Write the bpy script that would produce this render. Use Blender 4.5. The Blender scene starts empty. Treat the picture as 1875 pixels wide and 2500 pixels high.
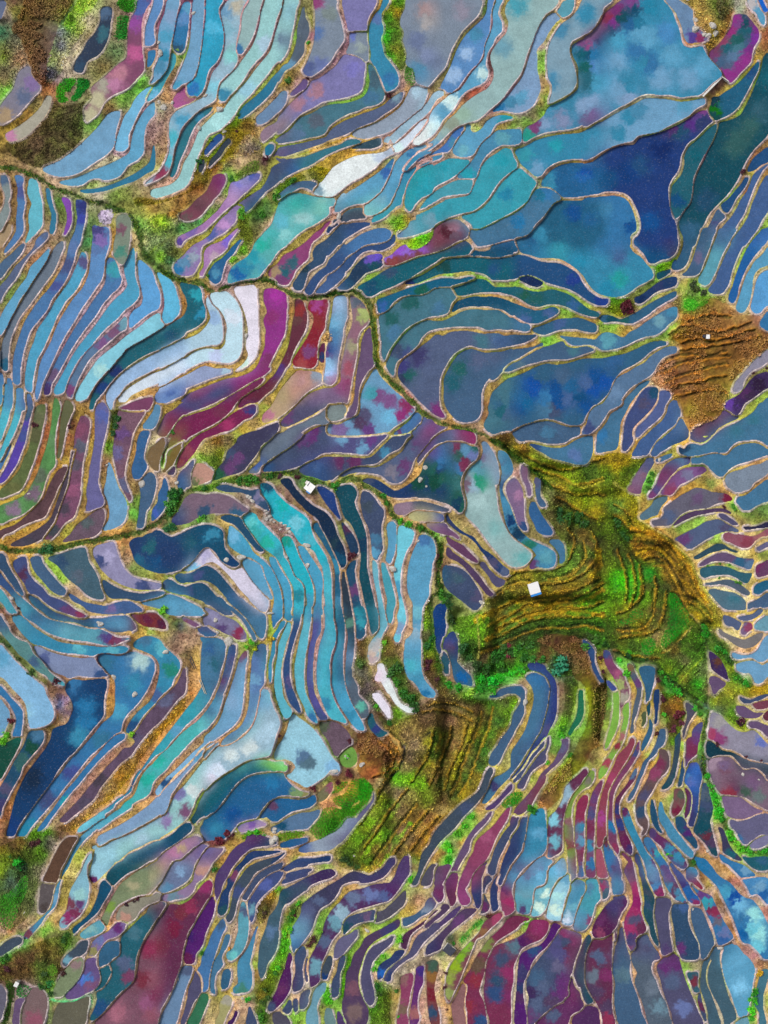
import bpy, bmesh, math, random
import numpy as np
R = math.radians
random.seed(7); rng = np.random.default_rng(7)
SC = bpy.context.scene
COL = SC.collection

# ------------------------------------------------------------------ camera, sky, sun, exposure
PXM = 0.16                 # metres per survey unit on the ground
W0, H0 = 1875, 2500        # surveyed block, in survey units
HC = 420.0                 # height of the drone above the datum
cam_d = bpy.data.cameras.new('camera'); cam = bpy.data.objects.new('camera', cam_d); COL.objects.link(cam)
cam.location = (0, 0, HC); cam.rotation_euler = (0, 0, 0)
cam_d.sensor_fit = 'VERTICAL'; cam_d.angle = 2*math.atan(H0*PXM/2/HC)
cam_d.clip_start = 1; cam_d.clip_end = 20000
SC.camera = cam
SC.render.resolution_x, SC.render.resolution_y = 768, 1024

SUN_EL, SUN_AZ = 48, 140   # elevation; direction the light comes from, degrees counter-clockwise from +X
world = bpy.data.worlds.new('World'); SC.world = world; world.use_nodes = True
nt = world.node_tree; nt.nodes.clear()
o = nt.nodes.new('ShaderNodeOutputWorld'); b = nt.nodes.new('ShaderNodeBackground'); s = nt.nodes.new('ShaderNodeTexSky')
s.sky_type = 'NISHITA'; s.sun_disc = False; s.sun_elevation = R(SUN_EL); s.sun_rotation = R(90-SUN_AZ)
s.dust_density = 4.0; s.air_density = 1.0; s.ozone_density = 1.0
b.inputs['Strength'].default_value = 0.068
hs = nt.nodes.new('ShaderNodeHueSaturation'); hs.inputs['Saturation'].default_value = 0.35     # thin white overcast
nt.links.new(s.outputs[0], hs.inputs['Color']); nt.links.new(hs.outputs[0], b.inputs[0]); nt.links.new(b.outputs[0], o.inputs[0])
sun_d = bpy.data.lights.new('sun', 'SUN'); sun = bpy.data.objects.new('sun', sun_d); COL.objects.link(sun)
sun_d.energy = 1.5; sun_d.angle = R(10); sun_d.color = (1.0, 0.95, 0.88)
sun.rotation_euler = (R(90-SUN_EL), 0, R(SUN_AZ+90))
SC.view_settings.view_transform = 'Standard'; SC.view_settings.look = 'None'
SC.view_settings.exposure = 0.70; SC.view_settings.gamma = 1.0
SC.cycles.max_bounces = 4

# ------------------------------------------------------------------ survey of the terraces
# P wet paddies, F dry ones, c spots of colour in water, l on land, G hillsides, V vegetable beds, L bare ground,
# K ledges and lanes, H hedges, S things, W walls. A point is x,y or a step (dx+50)*100+dy+50 from the point before.
SURVEY = """R 0 0 375 500
P 568 0,1 5652 4858 4758 4951
P 746 150,0 6350 4460 4662 4968 5272 5163 4359 3961 3557 4058 4461 4059 4851 4837 5642 5345 4841 6636 6338 5943 5139 5133 5335 5542
c 152,4 46a
c 150,10 46a
c 146,25 849
c 145,58 a58
c 128,80 a78
c 125,92 a79
c 105,108 aa8
c 96,124 aa8
c 112,92 998
P 135 112,8 5851 4966 4767 4166 3758 4462 4247 5340 5740 5540 5841 5636 5040
c 114,14 468
c 112,38 267
c 84,72 146
P 998 55,105 4567 4063 3563 3554 4644 5944 6540 6535 5639
c 12,148 a79
P 778 31,72 5360 5963 4359 4259 4061 4057 4253 5033 5838 5741 5339 5442
c 5,125 986
c 35,92 769
c 25,105 568
P 69b 129,121 4669 4768 4358 3560 3560 3554 3849 3944 6841 6539 6041 6436 5840 5643
P 6ac 163,94 4464 4362 4365 4563 5060 4455 4348 5141 5438 5536 5642 5540 5742
P 59b 166,111 4257 4262 4562 4763 4860 4057 3557 3556 3058 3554 6053 6349 6044 5949 5652 6546 6038 6044 5643 5135 5237 5541 5446
P 279 166,158 4667 4059 3857 3059 3554 3252 5552 7048 6844 6545 6342 5845
G sorghum 542 28,0 80,0 4264 4460 4659 4862 4759 4558 4880 4248 4442 4740 4740 4232 4139 5737 5538
G meadow 8a2 86,0 6950 4560 4560 4762 4261 4262 4465 4460 3862 4933 5335 5632 5340 5740 5840
l 66,50 667
l 55,80 557
l 66,35 778
l 90,12 8b2
l 74,26 7b1
G meadow 776 8,40 5947 5759 5462 5262 4056 4860 4657 3851 5024
l 22,64 a86
l 5,88 875
V 3c1 62,92 6442 5651 4857 4456 4656 5453 4853 4150 4742
V 1b3 84,86 5748 5659 4555 4458 4454 4747 5539
V 2b3 127,18 6250 4862 4962 3848 5238
V 3b1 128,0 7050 4663 3849 4746
G rough 543 56,110 6454 6448 5848 5068 4662 5260 4062 3064 3655 3447 3036 4641 6445 7038 6234
l 85,165 874
l 40,155 865
l 112,75 763
l 125,55 574
l 120,18 875
l 90,58 774
l 100,40 874
l 150,90 7b2
l 135,105 6a2
l 118,118 863
l 100,132 6a2
l 80,125 654
l 30,126 a72
l 12,136 a81
l 38,108 874
l 50,97 a62
l 8,100 6b1
l 4,108 6a2
l 8,18 987
l 16,14 881
l 15,5 643
l 2,35 264
l 0,60 672
l 95,20 cb9
l 82,52 cb9
l 72,68 cb9
l 80,188 ba8
l 62,196 ca8
l 100,186 cb9
l 130,165 a79
l 132,140 a88
l 150,125 a87
l 125,172 bb8
l 100,200 8a3
l 148,178 783
l 105,208 ba9
l 135,215 783
l 160,140 977
l 158,50 a78
l 158,155 977
R 0 400 450 1000
P 788 1,11 5450 5254 5155 5158 4856 5158 4857 4658 4853 5037 5441 5140 4742
c 5,14 468
P 986 9,55 5154 4855 4656 4655 5040 5545 5344
P 47a 14,11 5450 5353 4955 5159 5157 4957 4956 5158 4956 4656 4457 4455 5147 5641 5442 5040 5140 5040 5040
c 18,25 459
P 5ab 27,14 5551 5254 5157 5257 5159 5058 4956 4655 4555 4555 5244 5243 4942 5142 5244 4845 4844 5144
P 279 42,22 5251 5259 5258 5255 5057 4958 4753 4947 5143 5145 4944 4741 4944
P 74a 56,31 5450 5353 5160 5058 4856 4656 5144 5242 4942 4844
P 47a 69,33 5450 5452 5057 4960 4858 4860 4658 4859 4758 4659 4459 4359 4659 4260 4359 4661 4761 4863 4963 4649 4933 5238 5437 5537 5739 5839 5742 5641 5640 5342 5337 5538 5238 4942
c 73,38 238
c 73,50 34a
c 66,75 57a
c 60,92 458
c 50,110 459
P 678 56,70 5154 4758 4758 4658 4458 4261 4261 4359 4560 4661 4864 4964 4648 4941 5139 5534 5539 5837 5836 5838 5641 5541 5444
c 3,182 168
P 59b 44,77 4955 4658 4459 4361 4261 4560 4560 4559 4754 5037 5539 5641 5641 5741 5440 5545 5545
P 568 39,63 5449 4955 4456 4356 4359 4657 4559 4457 4558 4855 5038 5840 5641 5644 6138 5244
c 36,68 57a
P 468 22,72 4856 4458 4358 4557 4852 5039 5544 5546 5644 5546
P 49b 74,80 5352 5156 4958 4658 4658 4655 4456 4657 4657 4660 4659 4561 4559 4859 4861 4959 4648 4942 5138 5337 5440 5340 5641 5542 5541 5740 5641 5442 5343 5244
c 74,88 558
P 58b 84,56 5651 5751 5157 5057 4857 4857 4960 4858 4557 4459 4360 4362 4361 4461 4561 4561 4561 4760 4855 4944 5239 5237 5440 5639 5439 5540 5640 5641 5742 5540 5242 5140 5140 5141
c 88,61 448
c 90,69 76a
c 86,78 57a
P 47a 98,85 5451 5355 5257 5256 4856 4357 4259 4460 4260 4261 4361 4461 4461 4558 4859 4650 5142 5539 5540 5639 5639 5739 5740 5739 5642 5444 5240 5042
c 43,203 437
c 47,190 657
c 102,96 39a
P 49b 120,76 5156 5060 5058 5258 5256 4956 4556 4355 4457 4257 4159 4260 4358 4558 4559 4658 4758 4352 4947 5442 5541 5639 5739 5840 5741 5740 5543 5643 5744 5443 4841 4943 5343 5343
P 59c 125,87 5553 5555 5356 5257 5357 5158 4857 4453 4454 4455 4455 4950 5041 5444 5646 5243 4943 4841 4943
P 5ac 142,98 5553 5654 5456 5257 5257 5058 4755 4554 4651 4747 5240 5040 4840
P 579 113,138 5153 4957 4553 4455 4356 4356 4258 4460 4560 4759 4855 4646 5241 5539 5640 5742 5942 5942 5843
c 102,151 757
c 92,162 758
c 63,204 747
c 112,143 69a
P 7bc 143,135 5256 5254 4355 4056 4255 4155 4458 4358 4258 4457 4558 4656 4352 4847 5441 5542 5641 5543 5843 5844 5843 5844 5745 5744 5646
c 90,185 9cc
P 167 166,139 3458 4056 4056 4055 4059 4358 4458 4358 4459 4857 4958 5250 5342 5643 5642 5742 5744 5844 6243 6245 6144 6143
c 90,200 148
c 104,186 137
P 8ac 166,158 3956 3955 3956 3956 4057 4357 4457 4756 5158 5355 5242 5544 5642 5944 6045 6144 6243 6147
P bcd 166,176 4154 4056 3954 4056 4255 4356 4656 5551 5644 6045 6245 6244 6046 5449
P 68b 166,193 4155 4055 4454 4956 5852 5946 5945
P 746 108,221 5746 6046 6248 4660
P 47a 0,188 5252 5158 4962 4856
P 47a 7,193 5352 5160 5060 4856 4550 5141 5240
P 57a 15,203 5550 5158 5160 4350 5241
P 458 25,207 5252 5257 5055 4750
P 787 106,48 5648 5554 5060 4962 4860 4658 4343 5039 5240
c 108,60 756
c 110,80 487
L bac 89,44 6247 5157 4657 4248
G meadow 897 133,50 6246 7146 5063 3955 4358 4258 4357 4542 5237
l 142,52 9b2
G meadow 676 141,80 5642 5648 5558 5256 4656 4150
H 11 0,3 6251 6355 6356 6257 6555 6356 6754 6556 6059 5660 5163 5459 6158 6358 6154
l 12,28 863
l 55,45 562
l 52,35 472
l 63,62 775
l 65,45 683
l 80,70 384
l 28,30 863
l 24,52 863
l 20,105 673
l 10,118 683
l 36,88 b73
l 44,95 a83
l 35,113 a83
l 20,132 a73
l 5,145 865
l 45,105 a83
l 22,140 974
l 10,165 875
l 57,160 b89
l 40,135 b9a
l 65,98 b9a
l 22,180 a88
l 60,128 b83
l 70,109 b83
l 78,98 a73
l 48,152 b83
l 32,185 764
l 75,135 b9a
l 85,114 a88
l 45,195 b9a
l 60,170 b9a
l 90,128 b9a
l 110,105 b9a
l 55,190 b9a
l 85,155 b9a
l 110,135 b9a
l 126,118 a88
l 125,145 b9a
l 85,175 b9a
l 147,128 a78
l 112,165 645
l 130,157 755
l 95,198 754
l 125,175 aa5
l 155,158 995
l 115,198 a95
l 150,178 a84
l 90,208 a75
l 145,198 a84
l 50,62 a86
l 30,78 a87
l 45,216 765
l 55,216 765
l 82,60 584
l 102,65 a72
l 99,75 a72
l 120,66 ca7
l 124,57 5a2
l 104,30 682
l 115,38 883
l 140,40 a82
l 158,80 882
l 145,85 7a2
R 330 0 705 500
P 58b 21,0 5850 4959 4659 4659 5061 5156 4754 4451 4943 5138 5437 5438
P 27a 15,56 5649 5056 4659 4752 5042
P 69b 36,0 6150 4862 4860 4861 4859 4860 4960 4860 4558 4357 4553 5345 5140 5441 5242 4942 4942 5142 5241 5440
c 30,60 28a
c 26,72 48a
c 38,18 79b
c 34,40 49b
P 27a 49,12 5343 5447 5352 4961 4963 4864 4762 4653 4547 4846 5142 5238 5240
c 55,8 59b
c 46,54 257
c 52,20 58b
P 39a 40,58 5352 5153 4858 4558 4559 4560 4556 4155 4947 5344 5743 5742 5642 5342
c 22,102 6ac
P 69b 64,0 6050 5060 4964 4962 4962 4862 4862 4760 4455 4254 4355 4849 5441 5539 5440 5439 5238 5138 5136
c 45,92 49b
P 29b 77,0 6750 4658 5058 5360 5262 4962 4760 4558 4456 4758 4859 4659 4554 4250 4743 5245 5743 5441 5336 5236 5234 5232
c 85,30 4ac
c 62,97 27b
P 958 54,94 5154 5255 5852 4555 4253 4253 4848 5043 5543
c 60,108 967
P 8ab 103,0 6950 4558 4758 4964 4762 4860 5262 4659 4258 4357 4759 4860 4554 4155 4256 4357 4358 4660 4661 4860 4860 4658 4256 3656 5645 5943 5738 5341 5137 4938 5238 5742 6045 6045 5845 5442 5341 5341 5741 5440 5238 5038 4838 4838 5344
c 110,8 aa9
c 100,32 7ab
c 104,60 7bb
c 95,12 69b
c 84,95 7bc
c 50,130 49b
c 40,150 4ab
c 36,175 4ab
c 28,187 835
P 8aa 124,0 6450 4760 4760 4762 4660 4460 4556 4749 5038 5337 5138 5340
c 112,56 37a
P 8bb 140,0 6950 4760 4660 4762 4760 4660 4557 4258 4359 4460 4359 4357 4457 4548 5041 5342 5644 5842 5741 5543 5740 5440 5435
c 95,102 38a
c 140,50 9bc
P 278 83,116 4656 4256 4358 4560 4661 4659 4659 4760 4656 4849 5340 5240 5338 5438 5640 5841 5943
c 70,125 38a
P 8bb 163,0 6350 4662 4462 4776 4760 4158 4162 4062 4062 4159 4361 4259 4257 4054 4556 4758 4658 4759 4759 4759 4558 4155 4054 3753 4547 5146 6047 6047 5844 5443 5340 5640 5539 5439 5443 5842 5842 5846 5740 5940 6039 5839 5840 5840 5438 5338 5538
c 165,12 7ab
c 90,130 9cc
c 120,95 8bc
c 163,44 568
P 279 167,70 4358 4459 4461 4259 4059 4058 4254 5242 5643 6042 6040 5840 5743 5742
c 165,71 69b
P 68a 163,100 5058 4559 4257 4257 4153 4844 5743 5842 5842 5644
P 878 166,118 5058 4459 4058 4356 4553 4843 5643 5846 5844
P 568 166,143 4254 4455 5850 5648
P 857 166,159 4451 4354 4755 5849 5848
P 179 146,156 5452 4658 4652 4942
P 259 92,145 5254 4456 4456 4456 4947 5543 5543
P 345 101,150 5253 4457 4558 4456 4456 5243 5643 5740
P 345 74,173 5057 4656 4944
P 88b 133,188 5154 4456 4256 4256 4256 4455 4750 5542 5243 5242 5848 6044
c 130,190 45a
c 108,205 98b
c 98,219 97a
P 457 170,172 5063 4056 4059 4057 4058 4456 3850 5844 6242 6043 5440 5242 6044
c 135,212 469
P 745 97,192 4957 4459 4457 4656 3450 5643 5944 5341 5441
c 90,198 726
c 72,219 655
G meadow 667 128,140 5557 5459 4658 3754 4053 4359 4356 4448 5742 6140 5638 5840
c 118,150 457
V 7a3 133,174 5158 4258 3754 4448 5840 5943
G rough 972 100,128 8052 4860 3762 4064 4059 3959 4266 3457 3059 3055 3050 5043 8052 7839 5435 5440 5635 6035 6440
l 88,165 791
l 100,165 a81
l 110,145 a81
l 120,135 a73
l 80,190 a82
l 70,195 973
l 115,172 b97
l 100,205 7a2
l 90,217 b98
l 128,205 891
l 140,215 792
l 115,218 881
l 155,218 8a2
l 155,210 7a2
l 160,200 893
l 140,175 524
l 146,150 892
l 155,143 7a2
l 162,157 992
l 164,170 891
l 150,180 992
l 161,88 982
l 150,80 792
l 140,97 8a3
l 130,107 992
l 115,122 6a2
l 108,133 792
l 76,160 873
l 67,178 693
l 82,148 8a3
l 35,105 c95
l 44,100 b87
l 92,115 c95
l 30,116 998
l 8,88 6c2
l 3,95 5b2
l 12,60 864
l 10,70 753
l 15,82 876
l 48,62 874
l 44,80 653
l 38,90 753
l 50,60 6a2
l 10,52 c98
l 25,60 a87
l 10,20 a78
l 30,20 957
l 43,25 957
l 60,20 957
l 74,30 957
l 92,50 a67
l 85,72 a78
l 115,70 b87
l 135,62 b77
l 150,32 a67
l 132,25 a67
l 55,90 b87
l 35,150 975
l 32,170 974
l 25,185 995
l 10,195 986
l 30,200 c98
l 14,155 865
l 20,130 977
l 10,120 a78
l 55,163 a78
l 62,145 a78
l 45,185 a77
l 60,112 997
l 38,128 976
l 150,105 a86
l 155,118 b98
l 136,135 b97
l 162,106 a87
l 130,142 a84
l 140,125 a87
S rock 63,14 5 3
S rock 27,58 5 8
S rock 25,46 3 3
S rock 31,116 6 5
S rock 92,118 8 6
S rock 69,138 4 5
S rock 76,103 5 3
S rock 40,111 3 4
S rock 96,142 4 3
S rock 26,110 3 3
S bush 263 67,174 4
S bush 412 142,171 6
S bush 412 110,142 3
S bush 483 82,150 4
S bush 263 112,124 4
S bush 372 104,193 5
S bush 7a3 46,54 3
S bush 483 49,61 3
R 680 0 1055 500
P 8bb 7,0 6350 4862 4863 4763 4764 4658 4456 5012 5436
P 567 27,8 5262 5356 5062 4658 4960 4558 4258 4354 4656 4756 5046 5441 5743 5540 5436 5136 5338
c 10,73 48a
P 789 39,0 7350 5058 5462 5362 5160 4756 4458 4559 4159 4355 4453 4447 4948 5539 5440 5338 5136 5032
c 55,15 788
c 40,2 847
c 40,35 57a
c 30,75 569
c 45,70 67a
P 77a 70,0 8550 4858 4558 4758 4958 3351 4741 4738
P 789 78,36 6649 5159 5258 5158 4756 4345 4247 4449 5341
c 80,38 67b
c 88,50 899
P 77a 71,60 5951 5853 5555 4961 4960 4758 4055 3853 3852 4252 4255 4055 4454 4456 4456 4456 4652 5034 5840 6040 6041 5643 5246 5847 6043 5844
c 40,98 978
c 20,112 978
c 80,75 77b
c 5,135 877
P 658 22,93 5643 5352 4856 4355 4354 4849
P 69a 0,104 5545 5350 5155 4656 4555
P 38a 114,0 5550 4658 4656 5060 5258 4760 5260 5258 5658 5658 5358 4958 4654 4352 4846 4640 4642 4542 4744 5038 4940 5138 5342 5444 5446
c 120,85 37a
c 106,20 57a
P 478 98,70 5452 5458 5358 5358 5256 4856 4255 4052 4254 4053 4254 4255 4455 4657 4553 3952 3853 3852 4051 5046 5845 5842 5642 5647 6046 6044 6247 6249 6247 5846 5543 5240 4940
c 104,85 467
c 100,105 479
c 40,130 567
c 20,145 579
P 789 139,0 7750 166,86 4457 4046 4845 5042 4446 4646 5140 4842 4844 5140 4642 5142 5442
c 150,45 679
c 160,10 988
c 160,60 78a
c 155,82 58a
c 150,76 48a
P 568 134,100 4956 4557 4256 4255 4256 4054 4054 4255 4054 3854 4254 3854 3655 3854 4252 5041 6047 6647 6646 6047 5444 5645 6044 6046 6046 6246 6045 5843
c 128,104 79a
c 10,164 558
P 89a 145,94 5749 5853 4958 4758 4357 4257 4157 4256 4254 4053 4053 4250 4246 5446 6047 6245 6045 6043 5842 5541
c 150,100 9bc
P 8ab 166,104 4656 4358 4257 4157 4257 4258 4655 4651 5147 5548 5252 5254 5645 5843 5842 5943 5842 5344
P ade 120,148 4856 4848 5047
P bcd 161,129 4756 4457 4457 4555 4456 4354 4850 4844 5646 5844 5842 5842
c 130,160 bdd
P cdd 166,128 4554 4557 4458 4657 5452 5845 5844
P cdd 122,160 4653 4053 3851 3852 4253 4254 4255 4457 4458 4653 4456 5154 5952 5851 5845 5645 5844 6045 5845 5844 5842 5845 5448
c 42,205 79a
c 120,164 9ab
c 112,170 abc
P 468 22,197 6249 5854 4556 4748 4048 4254 4254 4254 5048 5644 5844
P 378 74,152 6049 5452 4253 4053 4054 4055 4255 4255 4054 4254 4254 4255 5033 6248 6445 6046 6046 6246 6047
c 15,182 36a
P 356 100,152 6048 5056 4054 4050 4050
P 4aa 0,221 5545 5546 5848 6051 6252 6051 6051 5056
c 30,218 299
P 59b 124,172 4858 4758 4658 4756 4256 4056 4055 4252 3650 5841 6044 6242 6242 6042
c 116,186 36a
c 122,175 37a
P 59b 166,156 4255 4055 4258 4656 4758 4759 4659 4658 4657 3050 5843 5842 5442 5442 5438 5444 5644 6044
c 110,215 7ab
c 145,166 37a
P 38a 166,164 4452 4254 4257 4456 4651 5444 5644 5844
P 38a 166,172 4253 4255 4360 4560 4660 4761 4350 5439 5438 5340 5746 5845 5843
P 299 166,183 4453 4256 4458 4760 4861 4650 5139 5240 5640 5842 6246
P 29a 166,184 3954 4357 4563 4863 5550 5743 6342
P 38b 166,215 4256 5850
G rough 673 112,14 6038 6448 5160 4562 5258 5164 5366 5060 4656 4450 4240 4440 4838 5236
V 4a2 138,74 5649 5455 5060 4654 4346
G rough 992 80,140 6046 6445 5653 3655 3656
G rough 882 32,180 7052 5452 3864 4042
G rough 772 0,196 7041 6055 4455 4053 3664
l 115,40 3b2
l 125,55 983
l 120,60 3a2
l 118,20 5a2
l 130,5 5a2
l 128,12 b82
l 22,20 673
l 19,40 6a2
l 15,55 882
l 5,72 982
l 0,80 872
l 34,25 883
l 31,48 a82
l 37,40 957
l 28,62 a85
l 8,88 a82
l 12,84 982
l 20,92 a78
l 68,30 a78
l 72,45 a78
l 60,65 a78
l 45,80 b88
l 108,5 b83
l 100,20 b82
l 97,35 683
l 97,85 6a2
l 94,100 6b2
l 75,110 7b1
l 60,112 7b2
l 50,113 877
l 30,124 874
l 22,126 773
l 10,142 882
l 2,147 992
l 50,147 872
l 56,140 872
l 72,129 982
l 92,119 a83
l 108,115 982
l 30,153 992
l 10,157 7a2
l 40,163 c91
l 30,168 9a1
l 10,171 a92
l 70,149 c91
l 95,135 c92
l 120,122 b83
l 135,112 b83
l 140,98 b84
l 80,141 b91
l 130,95 a88
l 120,103 412
l 60,166 b91
l 80,165 c91
l 100,163 c91
l 115,160 b82
l 50,180 b91
l 40,175 a92
l 58,178 b91
l 10,192 882
l 15,198 481
l 4,206 371
l 85,195 973
l 105,183 a83
l 70,208 a85
l 118,170 8a2
l 20,207 984
l 40,211 a85
l 62,214 985
l 118,190 876
l 113,204 876
l 128,190 b88
l 135,170 b88
l 142,184 b87
l 140,195 b88
l 160,178 b88
l 160,125 a77
l 155,122 a77
l 135,138 a77
l 148,146 b87
l 115,145 a77
l 160,150 b98
l 140,158 b87
l 108,90 a88
l 165,95 a85
l 152,92 dcc
l 120,165 dcc
S bush 412 31,84 4
S bush 412 119,103 6
S bush 472 10,88 7
S bush 4a2 32,46 4
S rock 145,160 4 2
R 1020 0 1470 600
P 789 0,0 57,0 4958 4756 4357 4456 4558 4559 4758 4758 4457 4457 4654 4246
c 10,20 999
c 15,55 679
c 40,10 889
P 58b 64,0 5550 4758 4960 4960 4660 4860 4658 4357 4458 4557 4255 4647 4749 5441 5442 5440 5440 5542 5643 5843 5544 5243
c 52,30 48a
c 45,48 8ac
c 33,68 8ac
P 59b 71,0 5550 4756 4958 5356 5058 4555 4757 4656 4858 5056 5255 4955 4555 4353 4354 4555 4657 4557 4357 4657 4457 4454 4453 5045 5544 5443 5342 5444 5843 5645 5747 5643 5542 5643 5642 5140 5440 5340 5040
c 58,66 acc
c 30,92 bdd
c 14,112 cee
c 3,126 cee
P 9bc 10,92 5542 5748 5153 4454 4656 4656 4155 5048 5546
P 8bc 0,78 5853 4957 4757 4654
P 9bd 0,113 5745 5153 4656 4654
P 8aa 84,0 9250 4657 4355 4557 4659 4660 4660 4760 4758 4458 4458 4656 4257 4455 4257 4053 4054 4455 4456 4356 4057 4554 5044 5745 5845 5642 5641 5744 5643 5744 5944 5746 5542 5142 4844 4942 5442 5544 5544 5240 4740
c 90,6 49a
c 76,42 69a
c 40,104 8a9
c 30,112 898
c 10,131 59b
P 59a 131,2 5948 5056 4756 4353 4646 5345
P 79b 123,12 5554 4654 4458 4559 4457 5058 5060 5260 5158 4758 4657 4255 4351 3848 4251 5644 5842 5642 5642 5440 5340 5340 5438 5640
c 82,92 48a
c 72,98 27a
c 92,88 59b
P 79a 149,0 6750 5060 4660 4357 4056 4354 4857 5158 5358 5258 5057 4657 4255 4453 4552 5242 5042 4744 4940 5040 5240 5442 5740 5844 5742
c 150,14 38a
c 128,26 48a
c 120,72 48a
P 38a 166,24 4454 4256 4254 4554 5158 5458 5160 5158 4756 4256 4155 4254 4657 4257 4254 4755 5157 5846 6046 6248 6448 6245 5845 5646
c 158,32 747
c 150,36 748
c 150,48 167
c 151,65 267
c 160,60 59b
c 158,48 27a
c 130,108 78a
c 115,112 79b
c 150,95 79b
c 100,122 298
c 158,107 748
c 104,113 747
P 38a 166,110 4055 4055 3851 3652 3654 4155 4154 5255 5356 5756 5655 5450 5643 5845 6247 6449 5846 5846
c 125,132 29a
c 98,140 39a
c 108,152 69b
P 47b 0,146 6044 6243 5643 5543 5945 5053 4555 4558 4556 4351 4053 4055
c 30,128 48a
P 59b 47,113 5054 5353 5846 5444 5646 5848 5952 4352 4452 4654 4756 4356 4557 4656 4352 4449 4647 5145 5344 5545 5348 4651 5443
c 80,105 29a
c 40,136 6ab
P 48a 0,148 5846 5847 5649 4852 4054 4254 4851
P 48a 72,118 6049 6050 5155 4956 4252 4250 4254 4356 4558 4760 4752 3649 5842 5643 5444 5442 5843
c 78,124 59a
c 45,156 29a
P 39a 0,160 5644 6045 5846 5648 6051 5651 4655 4257 4454 4055 4256 4455 4653
c 22,150 29a
P 49a 3,187 5543 5843 5845 5846 5848 5951 4955 4855 4651 4051 4052 4255 4256 4650
P 39a 83,135 5357 5357 4356 4257 4458 4558 4456 4355 4252 4252 4253 4255 4255 4053 5034 6045 5845 5847 6248 5848 5444 5440 5440 5643 5845 5646
c 75,145 29a
c 10,198 69a
P 39a 91,152 5755 5756 5152 4657 4658 4257 4056 4055 4055 4153 4745 4446 4848 5848 6045 5743 5641 5543 5644
c 80,175 28a
P 479 110,170 5850 5654 5455 4453 4556 4557 4357 4557 4254 3853 3853 4052 4650 4645 4746 5146 5849 6046 6244 6244 5843 5542 5445
c 110,175 279
c 90,200 27a
c 118,176 37a
P 269 166,147 4051 3849 3851 4154 4356 4656 5053 5852 5654 5554 6150 6248 6247
c 118,160 38a
c 120,168 38a
c 150,155 15a
P 268 166,181 3450 3650 4051 4456 4558 4358 4456 4455 4452 5254 166,221
c 140,192 159
c 110,212 38a
P 745 16,204 6045 6050 5654 5355 4756 4255 4252 3450 5442
c 35,204 978
c 28,210 523
P 158 34,221 5846 5454
P 159 72,221 5647 5850 5153
l 60,10 472
l 50,20 874
l 40,35 994
l 32,50 773
l 25,66 773
l 15,78 774
l 62,45 a77
l 66,20 a78
l 55,58 a78
l 40,78 a77
l 75,5 983
l 78,18 773
l 78,28 b88
l 71,36 977
l 65,50 522
l 64,60 422
l 65,68 a77
l 50,82 a42
l 40,88 521
l 38,92 b85
l 30,101 b72
l 23,109 985
l 15,95 b86
l 8,105 b86
l 10,115 b87
l 10,130 b97
l 105,32 b88
l 98,52 a77
l 90,75 a66
l 80,85 a78
l 65,100 a77
l 35,112 b87
l 20,130 b87
l 110,42 a88
l 107,80 a88
l 95,103 877
l 113,60 6a1
l 114,50 7b1
l 115,75 974
l 118,82 982
l 112,92 863
l 117,90 7b1
l 105,104 875
l 112,103 7b1
l 98,111 7b1
l 85,112 7a2
l 75,112 982
l 78,110 974
l 55,116 8b2
l 57,112 a86
l 50,119 a97
l 62,122 b87
l 135,85 a93
l 125,20 993
l 115,33 884
l 137,18 da7
l 143,8 da7
l 139,58 995
l 144,75 a94
l 142,36 a94
l 155,30 b87
l 110,124 aa5
l 130,118 983
l 150,114 983
l 90,133 893
l 94,124 b89
l 140,145 a93
l 152,145 b73
l 115,155 b87
l 107,163 896
l 105,168 894
l 130,179 993
l 140,179 a85
l 158,176 b87
l 100,180 7a2
l 90,190 8a2
l 75,198 7a2
l 55,206 8a3
l 108,200 877
l 80,215 b88
l 60,150 b98
l 50,175 b98
l 70,168 b98
l 30,195 a96
l 25,197 8a3
l 12,208 883
l 8,210 4a2
l 4,215 5b1
l 15,210 993
l 40,216 a93
l 30,162 b98
l 25,178 b98
l 20,145 b87
l 25,140 997
R 1425 0 1875 600
P 69a 0,0 7550 4356 4656 4758 4656 4354
c 3,12 38a
P 38a 36,0 8450 5656 5456 5256 5357 5258 5257 5453 5950 5449 5355 5254 5657 5759 4257 4258 4653 4251 4251 4048 4050 4049 4252 4056 4055 4056 4056 4054 0,36 5843 5641 5443 5844
c 44,1 748
c 28,9 737
c 20,14 835
c 16,19 835
c 3,36 947
c 8,30 746
c 24,21 738
c 24,28 257
c 14,34 147
c 34,16 156
c 45,8 157
c 58,6 28a
c 3,48 157
c 2,62 166
c 1,74 267
c 10,60 47b
c 55,16 38a
c 50,20 279
c 40,22 269
c 50,28 59b
c 54,56 38a
c 50,47 37a
c 60,57 37a
c 30,55 69b
c 80,50 59b
c 70,70 69b
c 30,80 69b
c 40,77 38a
c 14,75 49b
c 10,90 79b
c 40,88 79b
c 95,70 69b
c 110,60 59b
c 6,109 747
c 75,30 48b
c 30,35 49b
c 58,35 59b
P 68a 74,0 6050 5553 5553 5455 5057 5256 5453 5454 5354 4752 4251 4450 4745 4842 4742 4642
c 106,34 836
c 98,35 549
P 367 136,14 6050 5353 5455 5456 5057 4657 4857 4956 4556 4555 4655 4653 4543 4442 4342 5046 5645 5643 5543 5344
c 136,18 838
c 134,26 837
c 138,22 748
c 126,36 846
c 120,44 746
c 116,48 747
c 155,28 738
c 154,36 739
c 149,45 738
c 147,54 838
c 141,60 838
c 134,68 838
c 128,67 838
c 129,60 568
c 136,50 579
c 122,55 468
c 144,20 156
c 146,28 267
c 138,35 266
c 130,42 267
c 140,42 478
c 145,40 468
c 150,20 647
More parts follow.
